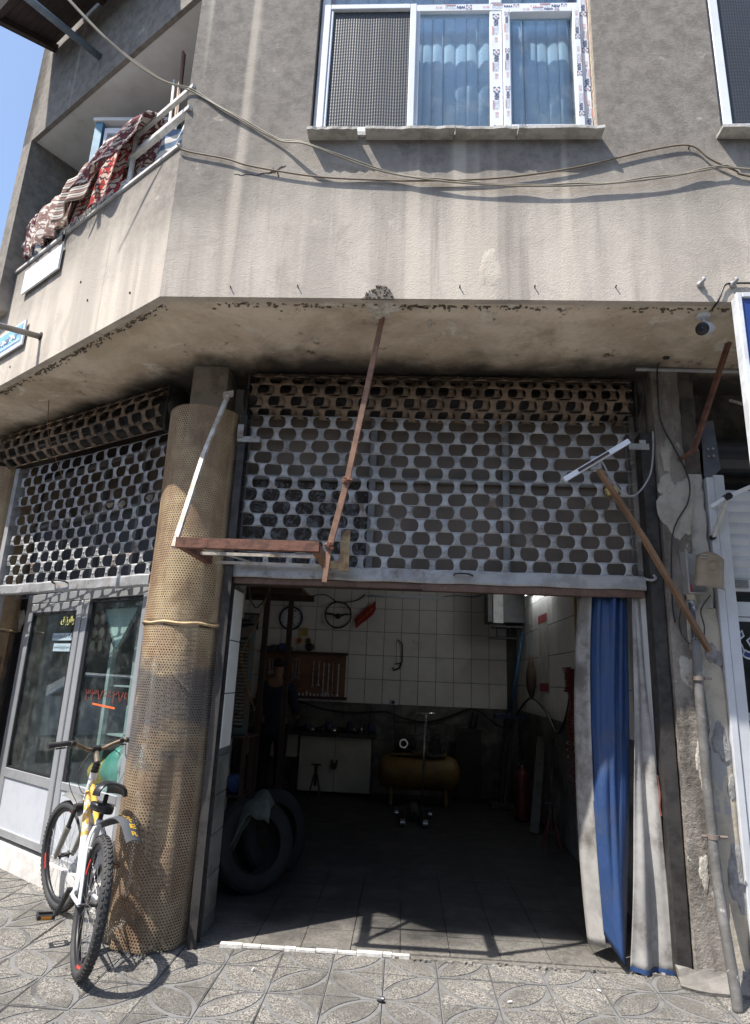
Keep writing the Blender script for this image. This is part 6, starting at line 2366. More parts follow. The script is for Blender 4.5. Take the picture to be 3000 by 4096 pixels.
# steering wheel
sw = thing('steering_wheel', 'old black steering wheel hung on the tiled back wall', 'steering wheel', (-0.98, 9.25, 2.38))
m = MB()
m.tube([(-0.98 + 0.187 * math.cos(a * PI / 24), 9.25, 2.38 + 0.187 * math.sin(a * PI / 24)) for a in range(48)], 0.0115, 8, closed=True)
m.build('rim', BLACKP, sw, smooth=True)
for s in (-1, 1):
    m = MB()
    m.tube([(-0.98, 9.245, 2.36), (-0.98 + 0.09 * s, 9.245, 2.385), (-0.98 + 0.185 * s, 9.25, 2.395)], [0.022, 0.014, 0.012], 8)
    m.build('spoke', BLACKP, sw, smooth=True)
m = MB()
m.lathe([(0.0, 0.0), (0.042, 0.0), (0.036, 0.03), (0.0, 0.035)], (-0.98, 9.25, 2.36), (0, -1, 0), 20, closed=False)
m.build('hub', BLACKP, sw, smooth=True)
# pennant
m = MB()
top = [(-0.44, 2.60), (-0.52, 2.53), (-0.62, 2.45), (-0.70, 2.37), (-0.735, 2.325)]
bot = [(-0.435, 2.47), (-0.47, 2.40), (-0.54, 2.335), (-0.63, 2.265), (-0.71, 2.195)]
rows = [[(a[0], 9.24 + 0.01 * math.sin(i * 2), a[1]) for i, a in enumerate(q_)] for q_ in (top, bot)]
m.sheet(rows[::-1], 0.003)
pn = thing('pennant', 'small red pennant with gold script hanging crooked on the tiles', 'pennant', (-0.58, 9.24, 2.4))
m.build('cloth', mat('red_cloth', (0.34, 0.025, 0.02), 0.8), pn)
m = MB()
for k in range(4):
    c = Vector((-0.49 - 0.055 * k, 9.228, 2.475 - 0.055 * k))
    m.tube([c + Vector((0.018 * math.cos(a), 0, 0.018 * math.sin(a) - 0.006 * a)) for a in (0, 1, 2, 3, 4)], 0.003, 5)
m.build('script', mat('gold_thread', (0.55, 0.38, 0.08), 0.6), pn)
m = MB()
m.tube([(-0.44, 9.26, 2.66), (-0.44, 9.24, 2.58)], 0.004, 5)
m.build('stick', BLACKP, pn)
# gilt crest with two roundels
cs = thing('gilt_ornament', 'small gilt ornament with two round plaques above the tool board', 'ornament', (-1.46, 9.27, 2.08))
GOLD = mat('gilt_metal', (0.6, 0.45, 0.14), 0.35, 0.7)
m = MB()
m.box(-1.52, -1.41, 9.27, 9.285, 2.06, 2.15)
for k in range(3):
    m.box(-1.515 + 0.04 * k, -1.49 + 0.04 * k, 9.27, 9.285, 2.151, 2.175)
m.build('plate', GOLD, cs)
for x, c in ((-1.53, (0.3, 0.05, 0.03)), (-1.40, (0.04, 0.04, 0.05))):
    m = MB()
    m.lathe([(0.036, 0.0), (0.052, 0.0), (0.05, 0.012), (0.036, 0.01)], (x, 9.285, 1.995), (0, -1, 0), 24)
    m.build('roundel_rim', GOLD, cs)
    m = MB()
    m.lathe([(0.0, 0.008), (0.037, 0.008), (0.037, 0.0)], (x, 9.285, 1.995), (0, -1, 0), 24, closed=False)
    m.build('roundel', mat('roundel_%d' % (x * -100), c, 0.4), cs)
# tool board
tb = thing('tool_board', 'brown wooden tool board with spanners on the tiled back wall', 'tool board', (-1.44, 9.25, 1.5))
BOARD = mat('brown_pegboard', (0.22, 0.105, 0.055), 0.6, 0, (0.16, 0.075, 0.04), 5)
MB().box(-2.05, -0.83, 9.262, 9.285, 1.235, 1.80).build('panel', BOARD, tb)
MB().box(-2.07, -0.81, 9.20, 9.285, 1.801, 1.84).build('shelf', DARKWOOD, tb)
MB().box(-2.07, -0.80, 9.19, 9.285, 1.195, 1.234).build('ledge', DARKWOOD, tb)
SPAN = CHROME
ORD = ['first', 'second', 'third', 'fourth', 'fifth', 'sixth', 'seventh', 'eighth', 'ninth', 'tenth', 'eleventh', 'twelfth', 'thirteenth', 'fourteenth', 'fifteenth']
k = 0
for x, z1, l in ((-1.92, 1.70, 0.16), (-1.88, 1.70, 0.15), (-1.83, 1.70, 0.14), (-1.78, 1.71, 0.14), (-1.58, 1.71, 0.24), (-1.54, 1.71, 0.22), (-1.50, 1.71, 0.22), (-1.29, 1.69, 0.30), (-1.21, 1.69, 0.28), (-1.14, 1.67, 0.40), (-1.07, 1.66, 0.38), (-1.01, 1.70, 0.42), (-0.93, 1.66, 0.40)):
    s = thing('spanner', ORD[12 - k] + ' steel spanner hanging on the tool board counted from the hacksaw side', 'spanner', (x, 9.25, z1 - l), 'spanners on the tool board')
    m = MB()
    w_ = 0.016 if k != 11 else 0.006
    m.box(x - w_ / 2, x + w_ / 2, 9.247, 9.255, z1 - l, z1)
    m.build('shank', SPAN, s)
    if k != 11:
        m = MB()
        m.prism([(-0.022, -0.02), (-0.008, -0.02), (-0.008, 0.0), (0.008, 0.0), (0.008, -0.02), (0.022, -0.02), (0.02, 0.012), (0.008, 0.028), (-0.008, 0.028), (-0.02, 0.012)], (x, 9.247, z1 - l - 0.02), (1, 0, 0), ZU, -0.009)
        m.build('jaw', SPAN, s)
        m = MB()
        m.lathe([(0.008, 0.0), (0.016, 0.0), (0.016, 0.009), (0.008, 0.009)], (x, 9.2475, z1 + 0.012), (0, 1, 0), 14)
        m.build('ring', SPAN, s)
    k += 1
for k in range(14):
    x = -1.62 + 0.052 * k
    m = MB()
    h = 0.035 + 0.03 * ((k * 7) % 5 == 0)
    m.lathe([(0.009, 0), (0.013, 0), (0.013, h), (0.008, h)], (x, 9.215, 1.235), ZU, 12)
    tag(m.build('socket', CHROME, smooth=False), ORD[13 - k] + ' steel socket on the tool board ledge counted from the hacksaw side', 'socket', 'sockets on the tool board ledge')
blob('bowl_of_bolts', (-1.36, 9.22, 1.905), (0.07, 0.05, 0.055), BLACKP, 4, 'black bowl on the shelf of the tool board', 'bowl', 0.12, 1.841)
for k, x in enumerate((-1.98, -1.86, -1.74, -1.66)):
    o = MB().box(x - 0.05, x + 0.05, 9.17, 9.27, 1.841, 1.90 + 0.02 * (k % 3)).build('parts_box', mat('blue_carton_%d' % k, [(0.03, 0.06, 0.16), (0.06, 0.06, 0.07), (0.04, 0.08, 0.2), (0.12, 0.10, 0.08)][k], 0.6), bevel=0.004)
    tag(o, ['dark blue parts box first on the tool board shelf', 'charcoal parts box on the tool board shelf', 'bright blue parts box on the tool board shelf', 'drab brown parts box on the tool board shelf'][k], 'box')
# tube light and wires
fl = thing('tube_light', 'unlit white tube light fitting mounted near the top of the tiled wall', 'light fitting', (0, 9.25, 2.68))
MB().box(-0.60, 0.55, 9.255, 9.29, 2.655, 2.70).build('batten', WHITE, fl)
m = MB()
m.tube([(-0.56, 9.235, 2.665), (0.51, 9.235, 2.665)], 0.014, 10)
m.build('tube', WHITE, fl, smooth=True)
wire('lamp_wire', [(-1.35, 7.9, 2.42), (-1.1, 8.4, 2.56), (-0.95, 9.0, 2.53), (-0.72, 9.25, 2.60), (-0.6, 9.27, 2.69)], 0.008, BLACKP, 'black wire sagging from the brown stand to the tube light')
wire('lamp_wire', [(0.55, 9.27, 2.70), (0.75, 9.27, 2.72), (1.0, 9.25, 2.71), (1.15, 8.9, 2.74)], 0.006, BLACKP, 'black wire from the tube light to the corner heater')
ll = thing('lit_tube_light', 'lit tube light near the ceiling of the side wall', 'light fitting', (1.5, 7.6, 2.62))
MB().box(1.545, 1.588, 6.95, 8.15, 2.60, 2.65).build('batten', WHITE, ll)
EM = NT('glowing_tube')
EM.b.inputs['Emission Color'].default_value = (0.93, 0.97, 1.0, 1)
EM.b.inputs['Emission Strength'].default_value = 11.0
EM = EM.out((0.8, 0.8, 0.8), 0.4)
m = MB()
m.tube([(1.515, 6.98, 2.615), (1.515, 8.12, 2.615)], 0.016, 10)
m.build('tube', EM, ll, smooth=True)
# hacksaw
hs = thing('hacksaw', 'dark hacksaw hanging on the white wall tiles', 'hacksaw', (-0.1, 9.27, 1.6))
m = MB()
m.tube([(-0.11, 9.272, 2.06), (-0.04, 9.272, 2.01), (-0.03, 9.272, 1.98), (-0.03, 9.272, 1.74)], 0.008, 6)
m.tube([(-0.03, 9.272, 1.74), (-0.13, 9.272, 1.715)], 0.008, 6)
m.build('bow', BLACKP, hs, smooth=True)
m = MB()
m.box(-0.118, -0.112, 9.268, 9.276, 1.715, 2.06)
m.build('blade', DARKSTEEL, hs)
m = MB()
m.tube([(-0.04, 9.272, 1.73), (-0.07, 9.272, 1.66), (-0.15, 9.272, 1.63), (-0.16, 9.272, 1.67)], 0.014, 8)
m.build('handle', BLACKP, hs, smooth=True)
so_ = thing('wall_socket', 'white wall socket with black plug on the lower row of white tiles', 'wall socket', (-0.14, 9.28, 1.19))
MB().box(-0.185, -0.095, 9.275, 9.292, 1.155, 1.235).build('plate', WHITE, so_, bevel=0.004)
m = MB()
m.cyl((-0.14, 9.275, 1.195), (-0.14, 9.24, 1.195), 0.024, 12)
m.build('plug', BLACKP, so_)
wire('plug_lead', [(-0.14, 9.235, 1.195), (-0.12, 9.23, 1.10), (-0.10, 9.22, 0.8), (-0.05, 9.1, 0.6)], 0.006, BLACKP, 'black lead dropping from the wall socket to the compressor')
wire('wall_hose', [(-2.2, 9.25, 1.05), (-1.9, 9.25, 1.12), (-1.55, 9.25, 1.16), (-1.1, 9.25, 1.06), (-0.7, 9.25, 1.03), (-0.25, 9.25, 1.06), (0.0, 9.25, 0.99), (0.3, 9.25, 0.95), (0.6, 9.25, 1.02), (0.92, 9.25, 1.15), (1.1, 9.2, 1.10), (1.25, 9.1, 0.98), (1.4, 8.9, 0.95), (1.45, 8.5, 1.15), (1.52, 8.0, 1.35), (1.56, 7.4, 1.25), (1.57, 6.9, 1.05), (1.57, 6.5, 1.2), (1.56, 6.1, 1.6)], 0.014, BLACKP, 'long black hose draped along the back wall and round the corner', 'hose')
# workbench cabinet
cb = thing('workbench', 'white two door workbench cabinet with dark cluttered top', 'workbench', (-1.2, 9.0, 0))
CAB = mat('scuffed_cream_door', (0.46, 0.44, 0.39), 0.6, 0, (0.40, 0.38, 0.33), 4, dirt=(0.2, 0.18, 0.15), dlo=0.6, dhi=0.8)
MB().box(-1.37, -0.40, 9.0, 9.28, 0.03, 0.73).build('carcass', mat('dark_carcass', (0.06, 0.055, 0.05), 0.7), cb)
for a, b in ((-1.37, -0.895), (-0.889, -0.41)):
    d = MB().box(a, b, 8.975, 8.998, 0.04, 0.72).build('door', CAB, cb, bevel=0.003)
    m = MB()
    xx = b - 0.03 if a < -1 else a + 0.03
    m.box(xx - 0.01, xx + 0.01, 8.962, 8.974, 0.38, 0.44)
    m.build('handle', BLACKP, d)
m = MB()
m.cyl((-0.90, 8.972, 0.36), (-0.90, 8.955, 0.36), 0.045, 14)
m.build('padlock_hasp', BLACKP, cb)
MB().box(-2.15, -0.35, 8.93, 9.28, 0.731, 0.775).build('top', DARKSTEEL, cb)
MB().box(-2.15, -1.40, 8.98, 9.27, 0.45, 0.73).build('drawer_block', CAB, cb)
for x in (-2.12, -1.43):
    MB().box(x - 0.03, x + 0.03, 9.0, 9.06, 0.003, 0.449).build('leg', DARKSTEEL, cb)
rn = random.Random(21)
kinds = ['vice', 'oil can', 'parts tray', 'battery', 'grease tin', 'drill', 'motor part']
for k in range(15):
    x = -1.45 + k * 0.073
    sx, sz = rn.uniform(0.03, 0.06), rn.uniform(0.03, 0.09)
    blob('machine_part', (x, 9.1 + rn.uniform(-0.08, 0.08), 0.775 + sz * 0.8), (sx, 0.05, sz), [DARKSTEEL, BLACKP, mat('blue_part', (0.03, 0.05, 0.12), 0.4), CHROME][k % 4], k + 30,
         ['greasy dark', 'black plastic', 'dark blue', 'shiny steel'][k % 4] + ' part on the workbench, ' + ORD[14 - k] + ' counted from the vice', 'machine part', 0.45, 0.777, 'parts littering the workbench', 1)
# bench vice
vc = thing('bench_vice', 'dark bench vice at the end of the workbench', 'vice', (-0.55, 9.0, 0.777))
m = MB()
m.box(-0.60, -0.48, 8.98, 9.12, 0.777, 0.83)
m.box(-0.58, -0.50, 8.93, 8.97, 0.83, 0.93)
m.box(-0.58, -0.50, 9.0, 9.10, 0.83, 0.93)
m.build('body', DARKSTEEL, vc, bevel=0.005)
m = MB()
m.tube([(-0.54, 8.85, 0.85), (-0.54, 9.0, 0.85)], 0.014, 8)
m.tube([(-0.54, 8.86, 0.76), (-0.54, 8.86, 0.95)], 0.007, 6)
m.build('screw', CHROME, vc)
# compressor
cp = thing('air_compressor', 'yellow tank air compressor with motor and belt wheel by the back wall', 'compressor', (0.22, 8.6, 0))
YT = mat('grimy_yellow_paint', (0.17, 0.10, 0.02), 0.6, 0, (0.12, 0.07, 0.016), 4, dirt=(0.04, 0.026, 0.012), dlo=0.55, dhi=0.75)
m = MB()
prof = [(0.0, -0.52), (0.10, -0.51), (0.17, -0.47), (0.205, -0.40), (0.205, 0.40), (0.17, 0.47), (0.10, 0.51), (0.0, 0.52)]
m.lathe(prof, (0.22, 8.6, 0.38), (1, 0, 0), 32, closed=False)
m.build('tank', YT, cp, smooth=True)
for x in (-0.12, 0.56):
    for y in (8.48, 8.72):
        m = MB()
        m.bar((x, y, 0.012), (x, y + (0.03 if y < 8.6 else -0.03), 0.24), 0.035)
        m.build('leg', YT, cp)
MB().box(-0.12, 0.56, 8.48, 8.72, 0.59, 0.615).build('deck', YT, cp)
m = MB()
m.tube([(-0.10, 8.6, 0.73), (-0.08, 8.6, 0.73), (0.16, 8.6, 0.73), (0.18, 8.6, 0.73)], [0.07, 0.105, 0.105, 0.07], 20)
for k in range(9):
    m.lathe([(0.100, 0), (0.114, 0), (0.114, 0.006), (0.100, 0.006)], (-0.06 + 0.024 * k, 8.6, 0.73), (1, 0, 0), 20)
m.build('motor', DARKSTEEL, cp)
m = MB()
m.box(0.34, 0.50, 8.52, 8.68, 0.616, 0.74)
for k in range(6):
    m.box(0.355, 0.485, 8.53, 8.67, 0.75 + 0.025 * k, 0.762 + 0.025 * k)
m.box(0.375, 0.465, 8.55, 8.65, 0.74, 0.90)
m.build('pump_head', DARKSTEEL, cp)
m = MB()
m.lathe([(0.13, -0.015), (0.155, -0.015), (0.155, 0.015), (0.13, 0.015)], (0.42, 8.46, 0.74), (0, 1, 0), 30)
for a in range(5):
    m.bar((0.42, 8.46, 0.74), (0.42 + 0.135 * math.cos(a * 1.2566), 8.46, 0.74 + 0.135 * math.sin(a * 1.2566)), 0.02, 0.012)
m.build('belt_wheel', BLACKP, cp)
m = MB()
m.lathe([(0.04, -0.012), (0.055, -0.012), (0.055, 0.012), (0.04, 0.012)], (0.02, 8.46, 0.73), (0, 1, 0), 20)
m.build('motor_pulley', CHROME, cp)
m = MB()
m.tube([(0.02, 8.46, 0.787), (0.42, 8.46, 0.897)], 0.007, 5)
m.tube([(0.02, 8.46, 0.675), (0.42, 8.46, 0.583)], 0.007, 5)
m.build('belt', BLACKP, cp)
# radiator leaning in the corner
rd = thing('car_radiator', 'dark car radiator core leaning upright against the back wall', 'radiator', (0.9, 9.1, 0))
MB().box(0.73, 1.06, 9.08, 9.14, 0.012, 0.84).build('core', mat('radiator_brown', (0.05, 0.04, 0.033), 0.6), rd)
m = MB()
for k in range(26):
    m.box(0.74, 1.05, 9.072, 9.0795, 0.04 + 0.03 * k, 0.052 + 0.03 * k)
m.build('fin_rows', DARKSTEEL, rd)
m = MB()
m.box(0.72, 1.07, 9.06, 9.16, 0.841, 0.90)
m.build('header_tank', DARKSTEEL, rd)
# trolley jack with tall handle
jk = thing('trolley_jack', 'low trolley jack with long upright T handle in mid floor', 'jack', (0.15, 7.6, 0))
for s in (-1, 1):
    m = MB()
    m.prism([(-0.28, 0.05), (0.20, 0.05), (0.30, 0.09), (0.30, 0.14), (0.1, 0.15), (-0.28, 0.10)], (0.15 + 0.10 * s, 7.6, 0), (0, 1, 0), ZU, 0.008)
    m.build('side_plate', DARKSTEEL, jk)
for s in (-1, 1):
    m = MB()
    m.cyl((0.15 + 0.12 * s - 0.025, 7.33, 0.046), (0.15 + 0.12 * s + 0.025, 7.33, 0.046), 0.036, 18)
    m.build('front_wheel', CHROME, jk, smooth=False)
for s in (-1, 1):
    m = MB()
    m.cyl((0.15 + 0.19 * s - 0.02, 7.86, 0.04), (0.15 + 0.19 * s + 0.02, 7.86, 0.04), 0.03, 16)
    m.build('caster', CHROME, jk)
m = MB()
m.bar((-0.06, 7.86, 0.085), (0.36, 7.86, 0.085), 0.03)
m.cyl((0.15, 7.62, 0.06), (0.15, 7.85, 0.12), 0.05, 14)
m.build('axle', DARKSTEEL, jk)
m = MB()
m.tube([(0.24, 7.85, 0.14), (0.252, 7.72, 0.6), (0.262, 7.6, 1.14)], 0.013, 10)
m.build('handle', CHROME, jk, smooth=True)
m = MB()
m.tube([(0.155, 7.6, 1.135), (0.37, 7.6, 1.145)], 0.011, 8)
m.build('handle_grip', CHROME, jk, smooth=True)


def jack_stand(c, h, m_, label):
    t_ = thing('jack_stand', label, 'jack stand', c, 'jack stands on the garage floor')
    c = Vector(c)
    for k in range(4):
        a = PI / 4 + k * PI / 2
        m = MB()
        m.bar(c + Vector((0.11 * math.cos(a), 0.11 * math.sin(a), 0.004)), c + Vector((0.03 * math.cos(a), 0.03 * math.sin(a), h * 0.72)), 0.03, 0.008)
        m.build('leg', m_, t_)
    m = MB()
    m.tube([c + ZU * h * 0.4, c + ZU * h], 0.022, 10)
    m.build('column', DARKSTEEL, t_)
    m = MB()
    m.obox(c + ZU * (h + 0.01), (0.12, 0.05, 0.018), (1, 0, 0), (0, 1, 0), ZU)
    m.build('saddle', DARKSTEEL, t_)


jack_stand((1.43, 6.62, 0.012), 0.39, mat('dull_red_paint', (0.14, 0.02, 0.02), 0.55), 'red axle stand on the floor by the side wall')
jack_stand((-1.08, 8.55, 0.012), 0.40, DARKSTEEL, 'black axle stand in front of the workbench doors')
# corner: heater on wall, blue pole, hanging coat, extinguisher
ht = thing('gas_heater', 'grey box heater with white front panel high in the back corner', 'heater', (1.36, 8.8, 2.3))
MB().box(1.10, 1.585, 8.6, 9.0, 2.30, 2.90).build('case', mat('dim_grey_case', (0.12, 0.12, 0.125), 0.5), ht)
MB().box(1.17, 1.30, 8.575, 8.598, 2.285, 2.90).build('front_panel', mat('off_white_panel', (0.6, 0.6, 0.58), 0.45), ht)
m = MB()
m.box(1.18, 1.56, 8.62, 8.9, 2.235, 2.255)
m.tube([(1.22, 8.64, 2.24), (1.22, 8.64, 2.10)], 0.01, 6)
m.tube([(1.40, 8.64, 2.24), (1.40, 8.64, 2.10)], 0.01, 6)
m.box(1.12, 1.48, 8.55, 8.75, 2.08, 2.10)
m.build('bracket', BLACKP, ht)
lf = thing('tyre_machine', 'blue post machine standing in the back corner of the garage', 'machine', (1.38, 8.7, 0))
m = MB()
m.tube([(1.555, 8.6, 2.17), (1.46, 8.6, 1.62), (1.38, 8.6, 1.15)], 0.022, 8)
m.build('swing_pole', mat('blue_machine_paint', (0.03, 0.10, 0.20), 0.5), lf, smooth=True)
m = MB()
m.bar((1.42, 8.62, 1.15), (1.30, 8.62, 0.05), 0.05)
m.bar((1.34, 8.66, 1.15), (1.26, 8.66, 0.05), 0.03)
m.build('post', DARKSTEEL, lf)
MB().box(1.18, 1.56, 8.5, 8.75, 1.08, 1.13).build('table', mat('navy_machine_paint', (0.015, 0.025, 0.06), 0.5), lf)
MB().box(1.12, 1.5, 8.5, 8.8, 0.012, 0.06).build('base', DARKSTEEL, lf)
blob('hanging_coat', (1.54, 8.0, 1.6), (0.06, 0.10, 0.24), mat('brown_coat', (0.085, 0.055, 0.035), 0.9), 9, 'brown cloth hanging on the side wall near the back corner', 'coat', 0.25)
fe = thing('fire_extinguisher', 'red fire extinguisher standing by the side wall', 'extinguisher', (1.40, 7.95, 0))
m = MB()
m.lathe([(0.0, 0.012), (0.08, 0.012), (0.085, 0.03), (0.085, 0.46), (0.06, 0.53), (0.025, 0.56), (0.022, 0.60), (0.0, 0.60)], (1.40, 7.95, 0), ZU, 24, closed=False)
m.build('cylinder', mat('red_enamel', (0.10, 0.010, 0.010), 0.5), fe, smooth=True)
m = MB()
m.bar((1.36, 7.95, 0.62), (1.46, 7.95, 0.66), 0.02)
m.tube([(1.40, 7.95, 0.59), (1.40, 7.95, 0.63)], 0.018, 8)
m.build('valve', BLACKP, fe)
m = MB()
m.tube(curve_pts([(1.38, 7.93, 0.62), (1.31, 7.9, 0.55), (1.30, 7.88, 0.35), (1.32, 7.88, 0.2)]), 0.010, 6)
m.build('hose', BLACKP, fe, smooth=True)
m = MB()
m.bar((1.55, 7.55, 0.95), (1.40, 7.30, 0.02), 0.02, 0.09)
tag(m.build('steel_plank', mat('pale_plank', (0.13, 0.12, 0.105), 0.7)), 'pale plank leaning against the side wall beside the extinguisher', 'plank')
m = MB()
m.bar((1.56, 7.0, 1.0), (1.46, 6.92, 0.02), 0.025)
tag(m.build('iron_bar', DARKSTEEL), 'thin dark iron bar leaning on the side wall behind the red axle stand', 'bar')
# notice roll on the side wall
nz_ = thing('wall_notice', 'long white paper notice with red bands on the side wall', 'notice', (1.585, 7.5, 1.85))
MB().box(1.586, 1.5895, 7.25, 7.76, 1.42, 2.28).build('paper', mat('notice_paper', (0.5, 0.485, 0.45), 0.8), nz_)
for z in (2.21, 1.44):
    MB().box(1.584, 1.5857, 7.27, 7.74, z, z + 0.09).build('red_band', mat('notice_red', (0.34, 0.05, 0.05), 0.7), nz_)
# coiled red air hose and pipe on the side wall
m = MB()
pts = []
for k in range(420):
    f = k / 420
    a = k * 2 * PI / 14
    z = 1.66 - 0.62 * f
    r_ = 0.045 + 0.012 * math.sin(f * 11)
    pts.append((1.50 + r_ * math.cos(a), 5.93 + r_ * math.sin(a) + 0.025 * math.sin(f * 9), z))
m.tube(pts, 0.0065, 5)
pts = []
for k in range(180):
    f = k / 180
    a = k * 2 * PI / 16
    pts.append((1.45 + 0.04 * math.cos(a) + 0.03 * math.sin(f * 3), 5.90 + 0.04 * math.sin(a), 1.67 - 0.22 * f))
m.tube(pts, 0.0065, 5)
pts = []
for k in range(120):
    f = k / 120
    a = k * 2 * PI / 20
    pts.append((1.48 + 0.035 * math.cos(a), 5.96 + 0.035 * math.sin(a), 1.05 - 0.36 * f))
m.tube(pts + [(1.50, 5.98, 0.64), (1.485, 5.97, 0.60)], 0.0065, 5)
tag(m.build('coiled_hose', mat('red_hose_plastic', (0.15, 0.018, 0.014), 0.5), smooth=True), 'red coiled air hose hanging on the side wall by the curtain', 'hose')
m = MB()
m.tube([(1.57, 5.96, 2.75), (1.57, 6.0, 1.7), (1.57, 6.04, 1.1), (1.57, 6.08, 0.02)], 0.013, 8)
tag(m.build('gas_pipe', mat('ochre_pipe', (0.32, 0.20, 0.05), 0.55), smooth=True), 'yellow pipe running down the side wall behind the red hose', 'pipe')
m = MB()
m.lathe([(0.03, -0.02), (0.10, -0.025), (0.12, -0.01), (0.12, 0.01), (0.10, 0.025), (0.03, 0.02)], (1.555, 5.85, 0.245), (-1, 0, 0.1), 26)
tag(m.build('cable_reel', BLACK, smooth=True), 'small black reel hung low on the side wall beside the curtain', 'reel')
blob('hanging_cables', (0.98, 9.2, 0.98), (0.05, 0.04, 0.13), BLACKP, 12, 'bunch of black cables hanging on the stone tiled back wall', 'cable bunch', 0.4)

# louvred panel on a stand at the left
lv = thing('louvred_panel', 'rusty white louvred vehicle panel with teal edge standing at the left', 'louvred panel', (-1.7, 6.5, 0.95))
TEAL = mat('faded_teal', (0.09, 0.15, 0.16), 0.6, 0, (0.16, 0.11, 0.08), 8)
PALELV = mat('rusted_white_paint', (0.40, 0.37, 0.33), 0.6, 0, (0.22, 0.12, 0.075), 14, lo=0.52, hi=0.62)
m = MB()
m.box(-1.86, -1.80, 6.47, 6.53, 0.92, 1.95)
m.box(-1.57, -1.525, 6.47, 6.53, 0.92, 1.95)
m.box(-1.80, -1.57, 6.47, 6.53, 1.86, 1.95)
m.box(-1.80, -1.57, 6.47, 6.53, 0.92, 0.985)
m.box(-1.69, -1.665, 6.475, 6.52, 0.985, 1.86)
m.build('frame', TEAL, lv)
MB().box(-1.80, -1.57, 6.50, 6.51, 0.985, 1.86).build('back_sheet', DARKSTEEL, lv)
for k in range(24):
    z = 1.01 + k * 0.0345
    for a, b in ((-1.795, -1.695), (-1.66, -1.575)):
        m = MB()
        m.sheet([[(a + (b - a) * i / 4, 6.495 - 0.012 - 0.014 * math.sin(PI * i / 4), z + 0.004) for i in range(5)], [(a + (b - a) * i / 4, 6.498, z + 0.024) for i in range(5)]], 0.003)
        m.build('louvre', PALELV, lv)
st_ = thing('parts_rack', 'dark rack with bags of parts under the louvred panel', 'rack', (-1.7, 6.5, 0))
for x in (-1.88, -1.50):
    for y in (6.35, 6.65):
        MB().box(x - 0.02, x + 0.02, y - 0.02, y + 0.02, 0.004, 0.90).build('leg', DARKWOOD, st_)
for z in (0.38, 0.901):
    MB().box(-1.92, -1.46, 6.31, 6.69, z, z + 0.02).build('shelf', DARKWOOD, st_)
blob('parts_bag', (-1.78, 6.45, 0.50), (0.10, 0.1, 0.11), mat('clear_bag', (0.32, 0.32, 0.31), 0.3), 14, 'clear bag of parts on the rack under the louvred panel', 'bag', 0.4, 0.402)
blob('parts_bag', (-1.58, 6.42, 0.48), (0.09, 0.08, 0.09), mat('blue_bag', (0.03, 0.07, 0.2), 0.4), 15, 'blue bag of parts on the rack under the louvred panel', 'bag', 0.4, 0.402)
blob('hose_coil', (-1.72, 6.5, 2.0), (0.18, 0.12, 0.05), BLACKP, 16, 'flat black coil lying on top of the louvred panel', 'coil', 0.3, 1.951)
pf = thing('framed_picture', 'dark framed picture on the left part of the back wall', 'picture', (-2.28, 9.28, 2.24))
m = MB()
pvc_frame(m, -2.42, -2.14, 2.12, 2.36, 0.02, 9.262, 9.288)
m.build('frame', BLACKP, pf)
MB().box(-2.40, -2.16, 9.272, 9.286, 2.14, 2.34).build('print', mat('grey_print', (0.25, 0.25, 0.25), 0.5, 0, (0.12, 0.12, 0.13), 12), pf)
wire('hanging_wire', [(-1.3, 5.2, 2.5), (-1.33, 5.3, 2.2), (-1.28, 5.4, 2.05), (-1.2, 5.5, 2.2), (-1.15, 5.6, 2.5)], 0.006, BLACKP, 'loop of black wire hanging inside the door head')
wire('yellow_rope', [(-1.35, 6.4, 2.5), (-1.50, 6.42, 2.0), (-1.62, 6.43, 1.7), (-1.55, 6.43, 1.4), (-1.45, 6.45, 1.15)], 0.006, mat('ochre_rope', (0.35, 0.25, 0.08), 0.8), 'yellow rope hanging across the louvred panel', 'rope')

# tyres and cloth by the left jamb
TY2 = mat('worn_car_tyre', (0.013, 0.013, 0.013), 0.8, 0, (0.009, 0.009, 0.009), 6, dirt=(0.026, 0.025, 0.024), dscale=3, spec=0.25)


def car_tyre(c, ax, R0, label):
    t_ = thing('car_tyre', label, 'tyre', c, 'car tyres inside the garage door')
    m = MB()
    prof = [(0.62, -0.30), (0.66, -0.335), (0.80, -0.36), (0.93, -0.335), (0.985, -0.28), (1.0, -0.15), (1.0, 0.15), (0.985, 0.28), (0.93, 0.335), (0.80, 0.36), (0.66, 0.335), (0.62, 0.30), (0.70, 0.29), (0.86, 0.26), (0.90, 0.0), (0.86, -0.26), (0.70, -0.29)]
    m.lathe([(r_ * R0, h_ * R0 * 0.85) for r_, h_ in prof], c, ax, 60)
    m.build('carcass', TY2, t_, smooth=True)
    m = MB()
    ax = Vector(ax).normalized()
    x_, y_ = frame_of(ax)
    for k in range(60):
        a = 2 * PI * k / 60
        e = x_ * math.cos(a) + y_ * math.sin(a)
        tn = ax.cross(e)
        for q_ in (-0.20, -0.075, 0.05, 0.175):
            m.obox(Vector(c) + e * (R0 * 1.003) + ax * (q_ * R0 * 0.85 * 0.9 + 0.004), (0.026, 0.033, 0.007), tn, (ax + tn * 0.25).normalized(), e)
    m.build('tread', TY2, t_)


